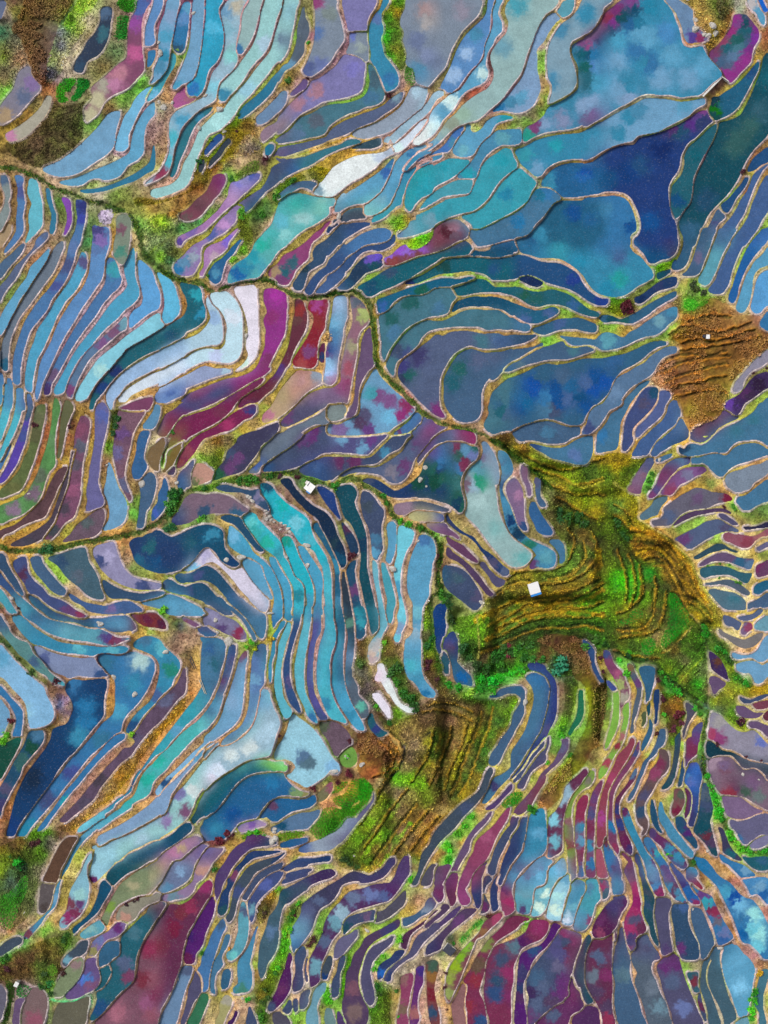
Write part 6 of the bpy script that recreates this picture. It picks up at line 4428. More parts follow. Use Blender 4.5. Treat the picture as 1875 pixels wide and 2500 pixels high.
l 155,106 381
l 164,105 261
l 112,78 b97
l 110,90 b98
l 115,100 a75
l 112,110 a77
l 94,32 a97
l 92,50 a96
l 88,70 aa6
l 82,82 a96
l 78,75 a75
l 75,60 7b2
l 72,68 7c1
l 70,66 aa9
l 84,88 a75
l 90,94 965
l 98,104 a75
l 104,110 c95
l 110,116 c94
l 118,124 b83
l 126,132 b84
l 134,140 a65
l 142,148 a76
l 128,138 955
l 118,130 b96
l 110,126 a85
l 135,148 a97
l 150,155 a87
l 160,160 a98
l 162,170 b76
l 155,150 c98
l 86,118 251
l 90,126 552
l 95,132 963
l 104,142 a92
l 110,152 a83
l 114,160 642
l 120,170 542
l 122,178 b85
l 128,188 532
l 132,196 b73
l 135,202 c93
l 140,208 a75
l 148,215 a77
l 145,220 976
l 130,206 977
l 106,150 a88
l 115,175 a88
l 120,205 a97
l 114,210 b98
l 108,185 a77
l 96,165 a66
l 90,150 a85
l 80,140 976
l 75,130 977
l 60,110 c96
l 56,108 5b1
l 64,115 a75
l 68,120 975
l 72,125 865
l 50,100 a76
l 42,95 965
l 38,88 966
l 30,80 864
l 28,90 976
l 48,85 985
l 60,80 a76
l 30,58 aa5
l 20,85 985
l 10,115 c96
l 10,120 c95
l 14,128 b97
l 12,140 a86
l 16,150 c96
l 18,158 c95
l 14,168 c95
l 8,175 c94
l 4,185 c97
l 24,120 983
l 28,140 a83
l 32,158 b95
l 30,150 a83
l 33,180 8a2
l 36,188 ba5
l 22,196 a94
l 24,210 ba7
l 15,218 a87
l 40,200 a87
l 48,215 a74
l 53,218 a65
l 62,190 a87
l 62,160 a97
l 80,160 a98
l 82,180 a97
l 88,200 aa7
l 44,180 997
l 58,156 b97
l 70,213 893
l 73,218 892
l 158,12 b97
l 140,20 b97
l 125,45 b97
l 150,55 b97
l 135,71 c97
l 160,63 c97
l 150,90 c97
l 155,104 381
H 10 97,0 5060 5260 5360 5460 5360 5360 5460 5458 5458 5659 5857 6054 6050 5848
S bush 392 104,34 8
S bush 2a1 107,44 8
S bush 3a1 110,52 8
S bush 2a1 113,60 8
S bush 3a1 110,68 8
S bush 281 116,70 8
S bush 291 114,64 8
S bush 4a1 124,84 8
S bush 3a1 127,91 8
S bush 6b2 132,97 8
S bush 4a1 138,102 7
S bush 391 146,105 7
S bush 381 156,106 7
S bush 291 162,104 7
S bush 291 101,23 6
S bush 261 86,117 5
S bush 4b1 57,108 4
S bush 391 61,110 3
S rock 139,22 4 4
S rock 85,168 2 3
S rock 156,28 2 2
S rock 101,105 4 3
R 0 1980 390 2500 238
P 7ab 138,54 6745 7043 7538 7038 6838 5054 3062 3062 2761 2755 3856
P 8bc 238,22 3756 3360 3053 2453 3356 4760 4765 4665 4960 5656 5844 6238 6534 6736 7038 7644
c 138,104 626
P 156 238,46 3054 3060 3265 3563 4462 5960 5744 6538 6543 6540 6839
P 157 155,104 6060 4561 4263 4362 3762 3860 4060 4944 6339 6337 5736 5632 5240
P 48a 184,0 2862 3363 3563 3864 4066 4464 4066 4664 4768 4662 3960 4066 3864 4358 4549 5243 6240 6238 6338 5537 5235 5635 5433 6032 6030 6038 6834 7038 6540
c 45,184 745
c 82,130 69b
P 7ab 135,64 5155 4361 4962 5260 5258 4965 4763 4067 3760 4059 4446 5340 5740 5335 5433 5934 5738 5635
c 112,155 735
c 100,160 836
c 101,140 745
c 120,140 647
c 120,125 8bb
P 786 238,78 3754 3357 3461 3860 4262 4068 4365 4757 5758 5342 5440 5938 6342 6743 6547 6238 5642
c 200,112 997
c 162,140 794
P 887 238,122 3756 3552 3258 3857 4463 5154 6553 6045 5838 6241 6546
c 188,160 a87
P 59a 150,164 4054 4057 4060 5554 6546 6244 5343
c 135,176 7aa
P 769 186,166 4448 4256 4060 4055 4057 4460 4863 5650 5840 6037 6743 6040
c 138,208 885
c 175,172 637
c 148,192 67a
P 368 175,195 3751 4356 4460 4963 5257 6243 6340 5337
P 267 238,140 3758 3562 3565 3763 4862 5065 4057 4558 5360 4465 4063 4352 5062 4566 4560 5154 6440 6236 6632 6240 5840 5235 5233 5634 6033 6033 6032
c 200,180 478
c 185,225 568
c 192,246 746
c 150,295 258
P 267 162,231 3855 5054 5260 4858 4260 6044 6038 5340
P 456 130,194 4251 4060 3860 4460 5456 6041 6243 5843
c 100,222 69a
P 786 122,220 3851 4261 4063 4363 4562 5256 6049 6040 6040 5937 5338
c 112,228 877
P 658 142,220 3852 4566 4562 4062 3863 5254 6549 6343 6244 5837 4836 4640
c 130,250 47b
c 122,250 57c
c 135,258 757
P 665 132,278 4351 3556 3551 4352 4462 4867 9550 5433
P 756 238,160 4260 4065 4267 4666 4770 4567 4060 3565 3568 3269 232,317 5633
c 225,205 835
c 212,250 734
c 220,288 857
c 175,300 967
P 766 50,264 6052 5859 5260 4865 4467 2050 4938 5435 5735
c 52,310 856
P 657 25,282 6348 4462 4775 4150 5133
P 667 0,260 5860 5065 4665 4760 4950
P 456 0,205 6537 6547 5256 4057 3858 4055
F 533 95,45 6044 6052 4561 4266 4367 4070 4353 3747 5537 5833 5735
l 88,75 963
l 100,50 645
F 556 64,108 6650 4867 4370 4357 4546 5132
c 65,145 224
G rough 572 0,55 7040 7037 7546 7354 4763 4065 4068 4567 4570 4575 4070 3860 3758 3544
V 4b2 0,130 6540 6040 5740 5845 5260 4670 4070 4470 4363 3537
V 2a3 20,72 6046 5860 4462 4245
G rough 753 0,230 7530 7538 7542 7545 5857 3773 5570 4065 4065 4055 3040 3040 2052
V 6b2 71,232 5947 5659 4658 4048
V 361 8,252 6256 5262 4665 4767 4565 4250 5333 5530 5035
V 2a3 28,260 6752 5358 3758 4047
l 15,92 465
l 15,105 566
l 48,50 413
l 45,65 562
l 35,88 121
l 60,60 7a2
l 58,110 664
l 50,135 452
l 72,50 361
l 10,70 782
l 5,60 862
l 30,48 853
l 15,52 643
l 5,90 9a2
l 45,150 775
l 38,160 a86
l 30,172 a86
l 15,180 b75
l 5,178 a87
l 45,175 865
l 62,165 ba5
l 75,50 a89
l 62,95 a98
l 58,130 a98
l 88,50 a97
l 10,185 992
l 65,180 6b1
l 75,172 6a1
l 78,185 884
l 98,188 362
l 105,200 582
l 100,105 a93
l 108,95 cb6
l 118,70 9a2
l 120,82 aa3
l 92,135 a92
l 88,155 ca6
l 82,165 c95
l 135,75 a94
l 130,92 a97
l 140,112 863
l 140,132 b94
l 132,150 a92
l 112,165 a93
l 125,40 b95
l 150,28 b86
l 170,10 b85
l 162,45 b94
l 195,35 c84
l 155,88 aa3
l 175,72 992
l 172,112 b86
l 195,98 864
l 160,130 a77
l 165,120 a77
l 148,155 a87
l 135,165 a87
l 162,110 bba
l 165,160 a76
l 170,145 865
l 190,138 633
l 208,130 532
l 225,120 984
l 215,148 753
l 205,160 892
l 190,175 783
l 160,172 c93
l 150,180 a95
l 170,192 a87
l 132,195 a87
l 128,218 a86
l 145,225 a87
l 150,245 b97
l 160,228 a97
l 125,238 a87
l 82,280 8a6
l 75,260 7a4
l 210,200 b97
l 200,250 b96
l 180,272 a86
l 150,308 a86
l 75,288 7a3
l 85,292 a86
l 70,305 674
l 45,270 a89
l 12,212 4a2
l 32,192 4b4
l 12,240 532
l 25,225 854
l 50,215 643
l 62,200 a84
l 68,245 462
l 95,242 422
l 62,230 563
l 38,235 753
l 115,280 2b7
K 4 1c7 75,280 6053 6551 6248 6045 5947 5554 5057 4660 4760 4857
S shed eee 27,254 12 15
S bush 131 38,85 9
S bush 2a2 25,75 9
S bush 361 15,66 6
S bush 422 49,49 10
S bush 412 58,45 9
S bush 422 95,241 8
S bush 251 95,190 10
S bush 361 100,185 8
S bush 273 74,258 9
S bush 251 62,262 9
S bush 352 65,241 9
S bush 412 12,235 9
S bush 312 200,134 6
S bush 312 188,139 6
S bush 412 205,130 6
S bush 251 75,272 8
S bush 371 5,222 9
S bush 251 10,218 8
S rock 36,152 2 4
S rock 34,191 2 8
R 360 1980 750 2500 238
P a87 69,38 5952 5454 3854 3857 3760 4060 4461 4364 4062 4060 4852 5011 6540 6340 6243 6540
c 38,65 a79
c 10,100 997
P 679 82,50 5452 4263 4263 4664 4460 3859 3458 3852 4647 5640 5834 5838 6040 6242 6243
c 48,88 79b
c 78,55 558
c 28,118 58a
P 879 89,56 6350 5852 4262 4358 4462 4360 4058 4660 4060 3453 3653 4246 5546 6546 6544 6339 5335 5735 5637
c 85,60 45a
c 38,128 689
c 82,88 a87
P 356 18,136 5852 4560 4460 4362 4262 5018 5542
c 15,140 635
P 635 92,104 5454 4864 4463 4263 4164 4168 4462 4570 4866 4564 4666 4264 4068 4065 4362 4550 0,190 5842 5738 6032 6038 6550 6542 6038 6038
c 88,112 836
c 50,150 734
c 20,200 734
c 8,250 856
c 15,275 735
c 38,175 724
c 62,140 835
c 5,300 856
P 527 99,128 5162 4862 4466 4464 4666 4657 4457 4763 4153 4544 5138 5435 5237 5838 5835 5737 5740
c 65,185 427
c 60,222 625
P 68a 54,232 6250 4863 4465 4468 4667 4272 2850 5731 6030 5730 5634
c 60,238 568
P 557 72,239 5759 5262 4762 4063 4465 4267 4650 5533 5530 5235 5735
P 375 82,272 5752 5158 4563 4563 4559 3550 5833 5735
P 47a 112,162 5460 4463 4565 4565 4565 4668 4867 4554 4839 4940 4440 5542 5238 5834 5633 5935
c 110,168 468
P 547 162,38 6853 6257 4352 3552 3553 4057 4060 4063 4363 4460 4664 4460 4940 5033 5437 6036 6034 6040 6343
c 155,42 536
c 180,48 256
P 247 198,60 4250 3550 3550 4055 4260 4060 4363 4554 5056 4857 4457 4663 4765 5555 5646 5437 5134 5736 5734 6038 6340 6746
c 130,95 746
c 110,148 256
P 456 205,62 4056 3554 3256 3857 4063 4262 4665 4765 4762 4656 5257 5547 5538 5240 5438 5640 6037 5837 6243 6840
c 195,68 247
c 135,120 458
P 457 201,78 3953 3557 3760 4360 4362 4460 5652 5446 5837 6037 6240 6643
P 458 202,90 4052 3856 4057 4063 4262 4862 5263 5360 5440 5235 5740 6040 6240 5840
c 175,110 56a
c 155,150 69a
P 59a 142,136 5454 5365 5165 4965 4665 4362 3760 4548 4942 5943 5437 5436 5034 5236
c 128,215 6bb
c 145,150 568
P 479 122,190 4662 4460 4858 5258 4854 4260 4768 5162 4648 4840 5232 5433 5837 5438 5635 5450
P 368 115,238 5548 5456 4860 4760 4353 4935
P 48a 164,172 4760 4766 4764 4766 5364 5066 4560 4052 4051 4844 5743 5034 5133 5937 5738 5635
c 140,265 487
c 160,180 57a
P 467 238,105 3756 3554 4055 4568 4560 4260 4664 4466 4662 4870 5068 5461 5541 5338 5740 5737 5333 5034 5333 5437 6040 6340 6344
c 205,128 256
c 185,180 579
P 458 238,75 3253 3854 4256 5851 6245 6847
P 458 238,88 3256 3558 4556 6247 6345 6345
P 69b 238,138 4460 4662 4260 4460 5268 5262 5440 6040 5645
c 235,150 558
P 526 212,212 5356 4764 5266 4867 4363 4062 4058 4547 5537 5738 5632 5733
c 185,292 457
c 200,265 636
P 457 232,202 4356 4560 5164 4968 4868 6047 5440 4835 5235 5437
P 557 238,220 4765 5165 5255
P 269 238,41 3751 3553 3855 5254 6548 6347 6045
P 469 238,50 4055 4854 6252
P 996 118,275 5755 4960 4462 4365 4150 5633 5135
c 118,282 998
P 426 134,300 4660 4557 4550 5841 5440
P 457 152,292 5663 5462 3650 5235
P 457 212,282 5358 4760 4352 4648 5738
P 457 218,282 5448 5265 4654
P 557 228,278 6044 5066 4257
P 556 188,302 6248 5858 5459 2850
V 6b1 198,35 6446 7049 5058 3853 3554 4149
V 3a1 142,35 6643 6452 5656 3752 3554 4050
G rough 763 170,125 6543 6044 4766 4364 4368 4058 4432 5335
G rough 562 230,135 4265 4665 4265 5268 5364 4366 4067 4270 4065 4060 4245 5330 6523 6230 5827 5230 5625 6038
G rough 351 160,292 7050 5558 4067 4050
l 118,40 422
l 105,45 532
l 132,48 b83
l 108,78 a82
l 100,85 471
l 92,92 a85
l 120,62 b83
l 80,108 9b2
l 55,132 7a2
l 35,138 a86
l 72,120 a86
l 65,170 a86
l 55,188 a85
l 45,245 b97
l 32,275 b97
l 50,225 a86
l 85,140 a85
l 95,122 b84
l 102,108 b93
l 100,145 a86
l 92,180 b93
l 82,208 5a2
l 88,195 a92
l 72,232 b85
l 78,230 b95
l 100,165 a93
l 65,250 a83
l 55,270 c85
l 45,305 b86
l 70,282 aa7
l 112,105 b95
l 110,120 a93
l 105,132 a92
l 125,138 993
l 122,148 9a2
l 140,90 aa3
l 150,82 b92
l 118,162 a98
l 135,140 b99
l 140,120 b98
l 160,102 b98
l 180,88 b98
l 195,70 b98
l 190,80 b97
l 180,115 b98
l 185,125 c83
l 175,140 432
l 175,155 543
l 195,118 6b1
l 188,122 b83
l 175,175 b94
l 172,162 a85
l 162,200 a85
l 161,230 8a2
l 162,242 963
l 132,228 992
l 135,215 b87
l 125,232 b96
l 130,245 b97
l 120,270 b93
l 110,275 993
l 108,250 a97
l 150,200 b97
l 148,182 b98
l 140,172 b98
l 155,278 483
l 148,275 ba6
l 140,290 ca8
l 130,292 c96
l 150,288 c98
l 140,302 a86
l 170,260 661
l 180,250 892
l 188,235 7b1
l 200,215 6b1
l 205,198 5b1
l 208,175 7b2
l 205,160 471
l 212,152 b74
l 218,150 261
l 220,140 683
l 228,132 8b2
l 182,270 461
l 170,275 a83
l 175,285 361
l 205,288 7b1
l 170,305 371
l 195,295 c98
l 208,98 b98
l 220,102 ca8
l 200,105 b97
l 210,145 b98
l 198,162 b98
l 215,65 c84
l 205,75 c96
l 220,70 8b2
l 225,90 b98
l 188,40 b95
l 232,52 c83
l 185,30 b97
l 230,195 b97
l 222,225 b97
l 215,252 b97
l 230,270 ba8
l 225,305 7b1
S rock 191,41 9 9
S rock 190,27 5 4
S rock 132,30 5 4
S rock 142,279 4 4
S rock 46,250 2 6
S bush 312 120,35 9
S bush 412 108,45 9
S bush 412 128,35 6
S bush 3a1 155,34 9
S bush 3a1 162,30 8
S bush 2a2 148,281 8
S bush 371 81,212 6
S bush 372 100,86 8
S bush 371 216,150 8
S bush 371 212,160 8
S bush 5b1 205,182 8
S bush 5b1 204,195 8
S bush 5b1 202,208 8
S bush 4a1 194,232 8
S bush 371 190,240 8
S bush 351 175,265 8
S bush 351 180,278 9
S bush 351 172,285 8
S bush 371 170,308 9
S bush 351 168,298 6
S bush 432 175,150 8
S bush 432 172,158 6
S bush 6b1 196,116 6
S bush c92 122,205 5
R 700 2000 1075 2500 238
P 89a 110,0 4558 4062 4062 4060 4056 3551 3551 3648 5742 6246 6246 6343 6343 6040 5642
c 28,45 56a
c 100,8 679
P 247 0,75 6240 6346 7050 6547 5850 4856 3452 3253 3353 3558
P 158 0,35 6546 6550 4555 3755 3852
P 457 0,86 6545 6347 6150 4354 3856 3856 4252
P 436 0,110 6540 6542 6543 6045 6348 5756 4356 3455 3656 3761 3760 3858
P 446 118,85 3747 4053 4057 4056 3360 3460 3860 4554 4766 4362 4460 4965 5265 5550 6335 6035 5730 5738 6640 6037 5737 6544 6849 6749 6346 6040 5735 5146 4451 4063 4057 3856
c 50,125 568
c 30,145 679
c 20,170 69a
c 11,195 37a
P 536 186,58 5467 4560 4365 4262 3863 3455 3355 3355 3758 4162 4662 4358 4360 4268 4464 4768 4960 3859 4836 4637 5338 6030 6030 5530 6032 6238 5840 6042 6846 6744 6548 6248 5837 5535
c 105,122 679
c 130,118 67a
c 150,118 569
c 162,110 526
c 85,145 8ab
c 75,160 69a
c 60,188 568
c 45,230 69a
P 457 136,142 4963 4052 3753 4055 4060 4753 5032 5345 6045 6845
c 92,168 256
c 125,150 657
P 556 184,112 4868 4060 3860 3856 4153 5136 6047 6240 6040
P 668 108,172 5158 4162 4260 4358 4055 4940 5437 5742 6345
P 456 70,215 4963 4660 4660 4448 5136 5440 5640
c 59,244 148
P 546 174,156 5059 4157 3558 3559 4061 4560 4565 4665 5068 5464 5766 5460 4669 2350 4333 4838 5337 5233 5134 5833 5535 6038 5737 6043 6642 6442
c 105,262 756
c 105,300 766
c 160,170 447
P 557 165,182 4660 3960 4060 4260 4766 5264 5468 5062 4556 4242 4738 4732 5425 5535 5740 6044 6344
P 457 90,212 4863 4465 4970 4862 4354 4836 5238 5638 5334 5442
P 547 26,198 5262 4665 5065 5165 4357 4354 4939 5433 5132 5538
P 69a 60,254 4961 4163 4664 5275 3450 5033 5638 5432 5838
P 556 36,265 4663 4266 4648 5136 5441
P 468 225,122 5560 4062 3856 3760 3755 4940 5947 6046 6240 5840
P 535 238,140 3762 3363 3760 4557 4663 4856 4547 4942 5638 6640 6837 6437
P 347 182,204 4361 3760 4060 4660 4453 5034 5840 6243 5840
c 144,238 26b
P 557 238,165 3763 3762 4360 4360 3758 3760 4062 4860 4250 5340 6038 6340 6240 5832 5740 6342 6439
c 160,242 347
P 436 238,185 4253 4257 4660 4854 5947 6344
P 846 178,245 6645 5162 4666 4864 4668 5367 3450 5328 5327
c 180,250 866
c 180,295 765
P 637 211,228 5062 4965 4560 4765 5065 5365 4557 4250 5033 5330 5330 5235 5236
c 208,235 438
c 198,300 966
P 744 218,222 6448 5360 4665 4767 5266 5467 5272 3950 4528 4827 5028
c 225,225 465
c 225,242 863
c 225,270 723
c 225,300 357
P 688 62,294 5651 5460 5362 3650
P 547 80,298 5557 5562 4050
V 4b1 60,262 5948 5262 4963 4255 4645
V 5b1 86,215 6245 5260 4570 4568 4964 4358 4842 5428
G rough 572 135,250 6552 6256 5070 4872 5267 1350 5328 5835
G hill 752 110,0 238,0 5065 3273 3870 3247 3557 4350 3260 3560 3356 3242 3242 4338 5038 7030
l 108,15 8a2
l 125,8 8b1
l 112,30 582
l 140,15 a94
l 138,30 7a2
l 155,25 6a2
l 175,20 a76
l 188,32 a86
l 165,40 a76
l 125,45 792
l 140,45 b94
l 120,55 873
l 100,50 572
l 92,60 251
l 108,70 341
l 132,65 7a2
l 150,58 a64
l 160,52 a75
l 200,45 863
l 212,32 b74
l 225,12 b63
l 120,78 b93
l 150,72 c94
l 188,50 984
l 200,62 582
l 198,75 a85
l 190,95 5a2
l 188,105 8a3
l 195,108 aa6
l 208,100 b95
l 205,125 b86
l 190,138 b93
l 180,148 b92
l 170,150 9b2
l 162,90 dc9
l 140,98 ca8
l 120,98 cb9
l 102,102 c95
l 90,110 b93
l 85,128 b92
l 70,132 882
l 60,148 7a2
l 52,162 6a2
l 50,180 7a2
l 40,185 653
l 38,198 892
l 35,212 ba5
l 28,230 c97
l 30,250 cba
l 100,140 b93
l 108,142 cb9
l 150,138 cb8
l 170,120 cb8
l 78,182 ca8
l 68,195 ba8
l 90,162 8a4
l 100,160 a86
l 112,175 7b1
l 122,172 c95
l 132,165 7b1
l 150,160 8b2
l 160,155 9b2
l 108,192 8b1
l 100,202 7b1
l 95,225 6b1
l 88,255 6b1
l 80,218 b96
l 75,230 b96
l 72,245 a85
l 75,282 7b2
l 65,275 4b1
l 58,298 883
l 78,295 7a2
l 115,212 aa4
l 128,205 9a2
l 122,218 8a3
l 118,240 aa4
l 132,228 4b1
l 145,218 5b1
l 155,210 5b1
l 150,215 8b2
l 162,205 b95
l 135,242 c98
l 140,262 281
l 150,275 571
l 145,300 682
l 135,292 371
l 155,300 672
l 168,275 a83
l 170,300 a85
l 172,185 6b2
l 178,172 8b2
l 180,180 9b2
l 195,190 b96
l 190,195 c96
l 212,155 b95
l 208,160 c96
l 200,180 c98
l 218,190 cba
l 225,175 cba
l 175,232 cba
l 190,222 ba8
l 205,215 ba8
l 160,250 cb9
l 172,250 986
l 198,238 ba8
l 215,230 b98
l 212,265 b97
l 210,288 b87
l 215,295 c98
l 232,250 b98
l 18,58 b92
l 10,55 b96
l 25,50 b95
l 38,52 b97
l 58,52 b96
l 75,68 b97
l 60,72 8b2
l 82,75 ba4
l 50,72 aa6
l 15,78 cb8
l 38,82 ca8
l 15,96 ca8
l 25,108 ca8
l 50,100 ca8
l 75,92 c98
l 95,80 ca7
l 12,135 463
l 10,150 4a1
l 18,142 883
l 8,165 6a2
l 5,175 9a2
l 4,195 4a2
l 15,125 b87
l 22,188 a96
l 10,225 c98
l 5,265 cb9
l 25,265 cba
l 15,278 c97
l 38,275 bb7
l 42,258 bb8
l 25,300 7a1
l 15,308 7b1
l 25,312 8a2
S bush 351 100,68 9
S bush 241 92,60 10
S bush 241 88,62 9
S bush 351 108,72 10
S bush 261 140,258 10
S bush 351 142,270 9
S bush 412 12,148 6
S bush 251 8,152 9
S bush 4a1 18,130 8
S bush 4a1 5,170 9
S bush 422 41,185 10
S bush 422 35,195 8
S bush 6a2 50,175 9
S bush 5b1 64,270 9
S bush 5b1 65,282 9
S bush 5a1 150,212 8
S bush 5a1 140,222 8
S bush 4a1 135,232 8
S bush 6b2 175,185 9
S bush 4a1 191,92 8
S bush 3a1 174,305 6
S bush 472 170,265 8
S rock 124,172 8 5
S rock 105,56 4 4
R 1040 2000 1415 2500 238
P 635 45,82 5456 4962 4765 5160 4459 4641 4635 5040 5640
P 447 94,68 4457 4863 5067 4965 5060 4558 4537 4635 5135 5637 5742
c 78,92 836
c 76,122 347
P 636 14,75 6450 6047 4463 4663 4862 5062 4456 4240 5332
c 25,80 656
c 18,115 736
P 847 65,70 6342 3788 4558 5460 5457 4756 4151 4540 4933 5535 5538
P 456 98,88 5154 4363 4860 5460 5460 4757 4153 5340 5133 4932 5340
c 92,135 636
P 347 115,85 4765 4862 5063 5163 4454 4743 4835 5235 5637
P 846 150,50 4062 4263 4365 4462 4766 5267 5463 6047 5641 4739 4737 5336 5537 5843 6240 6042 6042 5243
c 155,58 49b
c 140,72 48a
c 130,88 59b
c 125,105 636
c 129,130 936
P 59a 161,75 6437 6048 5460 4165 4065 4565 4965 4665 4051 4246 4738 5030 5240 5938
c 175,70 7ac
c 155,112 69a
c 150,142 547
c 160,80 58a
P 6ab 212,61 5561 4858 4060 4360 4462 4766 4364 4356 4051 4943 5438 5232 5838 6038 6037
c 208,82 7ac
c 185,115 bdc
c 175,138 bdc
c 212,70 8ac
P 8bc 222,86 5064 4762 4563 4765 4765 4051 4046 5140 5336 5634 5738 6040
c 218,92 59b
c 200,140 bdc
c 205,120 9cc
P 48a 238,100 4058 4462 4665 4465 5060 5854 5648 5436 5534 5343
c 220,150 9bc
P 48a 238,140 4465 4865 5852
P 945 220,0 5660 5265 5170 5367 5268 4662 4656 4837 4835 4930 4832 4933
P 547 8,122 5758 4360 4256 5034
c 2,138 89a
P 546 36,136 3962 3760 3860 5042 5842 6240 5940
P 547 54,135 4163 3562 3562 3563 5040 6243 6637 6437
P 546 78,140 4258 3562 3562 3863 4463 4057 3954 5139 6040 6337 6337 6236 6042
c 8,200 347
c 50,160 647
P 745 119,145 4560 3663 3862 4055 4365 4465 4367 4270 4266 4464 4643 5025 5335 5737 6333 6535 6238 5834 6538
c 42,230 8a2
c 50,212 7a2
c 38,248 894
c 65,198 7a3
c 85,175 864
c 110,155 946
c 35,270 895
P 735 160,155 3855 4060 3460 3660 4068 4462 4770 4662 4766 5664 5468 5367 2150 4933 4732 5333 4940 4547 6130 5833 6035 6235 6833 6037 6245
c 92,195 784
c 82,225 654
c 75,250 834
c 62,288 834
c 85,315 358
P 866 58,255 5357 4866 4967 5372 3450 4633 5035 5740 5440
P 735 189,160 4962 4063 3457 3658 4462 4463 4973 4672 5075 4872 2050 4628 4525 5230 5230 5435 6033 6444 6843 6540 5735 6046
c 140,195 578
c 118,218 457
c 108,250 357
c 108,270 358
c 130,240 836
c 128,275 736
c 112,295 735
c 150,192 526
c 175,165 836
P 527 208,166 4066 3766 3762 4065 4665 4362 4968 5268 5279 3550 4931 5227 5225 5225 5435 6242 6843 6235 5832
c 165,205 358
c 150,238 447
c 145,275 536
c 148,262 347
P 457 210,170 6555 6355 5065 4467 4368 4768 4760 5164 4258 3658 3760 3762 4357 4550 4828 5230 4635 5430 6035 6037 6236 6034
c 218,175 836
c 232,190 836
c 200,200 558
c 208,225 668
c 212,212 558
c 182,262 568
c 170,245 468
c 172,288 568
c 218,250 637
c 210,270 637
c 162,270 436
c 162,308 647
c 229,218 735
c 195,285 546
P 636 226,250 5460 5860 5075 3755 4367 450 6338 6537 6543 6043
c 195,305 568
c 225,270 836
P 256 238,210 4465 4865 5462 5458
l 15,60 c94
l 22,55 b83
l 32,45 4c1
l 35,60 4c2
l 50,25 4b1
l 60,12 5a1
l 42,15 9a2
l 45,38 875
l 15,80 a96
l 10,108 a96
l 58,72 ba5
l 62,60 ba4
l 42,82 9a7
l 66,98 b97
l 66,110 c96
l 70,120 a86
l 29,108 a88
l 50,110 a87
l 90,82 a87
l 98,68 aa6
l 108,85 a87
l 118,62 c96
l 125,48 c96
l 136,28 aa3
l 105,40 b95
l 85,68 a87
l 148,52 a87
l 135,65 a86
l 116,110 a77
l 125,148 a76
l 138,108 a87
l 150,82 a87
l 170,102 a87
l 165,138 a87
l 190,122 a87
l 188,150 a86
l 185,50 b86
l 175,58 a86
l 186,20 983
l 212,50 aa3
l 218,65 a94
l 215,25 983
l 212,135 a95
l 220,110 aa3
l 230,100 5a1
l 225,102 b83
l 236,88 a85
l 15,142 cb9
l 28,152 cba
l 45,140 cba
l 38,158 cb9
l 55,148 cba
l 10,172 cba
l 15,180 cba
l 70,140 c98
l 80,142 ba8
l 75,150 c97
l 95,152 633
l 108,148 854
l 88,160 4a3
l 68,175 3a2
l 55,185 2a2
l 82,165 6b2
l 75,175 b95
l 62,170 c97
l 50,185 b85
l 40,185 264
l 28,208 463
l 45,202 b97
l 38,215 cb8
l 32,230 bb5
l 30,250 ba4
l 28,262 984
l 32,285 c95
l 38,300 c94
l 40,312 b93
l 22,238 b98
l 15,262 b98
l 22,295 b98
l 28,312 b98
l 50,260 c93
l 60,238 c94
l 68,222 c95
l 75,200 ca8
l 82,190 cb8
l 45,280 b97
l 100,175 cb9
l 115,160 cba
l 125,152 ba8
l 128,180 c95
l 150,165 8b2
l 158,160 6b1
l 140,172 a94
l 108,192 b97
l 95,212 a98
l 86,260 a98
l 91,290 ba9
l 140,218 cb8
l 135,262 cb9
l 135,300 cb8
l 150,200 b98
l 170,192 b98
l 185,180 b98
l 160,225 b98
l 152,265 cb9
l 155,300 cb9
l 180,200 b98
l 198,180 b98
l 212,165 a75
l 225,170 b98
l 232,215 a98
l 220,258 a98
l 200,288 b98
l 175,310 b98
l 195,160 954
V 2b3 85,154 5354 3762 4062 4060 4647 5939 6237
S shed 234 36,199 20 18
S bush 391 34,62 9
S bush 4c1 38,48 8
S bush 4b1 35,38 8
S bush 4b1 50,24 10
S bush 5b1 60,10 9
S bush 271 42,192 6
S bush 412 30,238 5
S bush 412 28,260 5
S bush 412 38,310 4
S bush 412 32,295 4
S bush 6b2 155,161 6
S bush 412 95,150 6
S bush 522 100,148 5
R 1380 2150 1875 2500 238
P 467 50,2 5158 4859 4652 4941 4640 4948 6050
c 45,5 936
P 48a 0,15 5240 4845
P 48a 8,0 6251 5457 4757 4457 4663 4763 4453 4849 5038 5434 5438
c 2,45 bcd
c 10,30 6ab
P 49a 26,0 6250 5162 5258 4458 4760 4662 4358 4350 4842 5338 5537 5537
c 30,8 58a
c 20,42 49b
c 28,48 836
P 48a 55,0 6150 5262 4454 4749 4743
P 525 69,18 5254 4760 4463 4857 4260 4054 4350 4744 5340 5738 5840 5844
c 42,45 636
c 55,32 448
c 60,42 457
c 40,60 846
P 835 0,59 5851 6054 5061 4467 4763 4657 4568 5042 5228 4838
c 1,75 457
c 5,82 635
P 256 28,64 5254 4562 4765 4965 5162 5663 5457 4452 4541 4737 4438 5235 5535 5538
P 635 58,62 4763 4965 5068 5167 4965 5165 5363 3650 4837 4640 4237 4538 4935 5135 5438 5542 6150
c 40,90 568
c 32,112 678
c 48,110 736
c 35,130 546
c 50,150 546
c 50,165 835
c 28,95 635
c 42,72 635
P 468 66,60 5462 5260 5460 4963 5365 5460 5462 5466 5560 1950 4637 4835 5130 4735 5233 5332
c 68,112 578
P 567 94,64 5558 5658 5558 4257 4963 5560 5564 5763 5465 5258 2550 4534 4638 4538 4740 5340 4540 4840 5640 5142
c 95,80 557
c 100,125 678
c 110,150 689
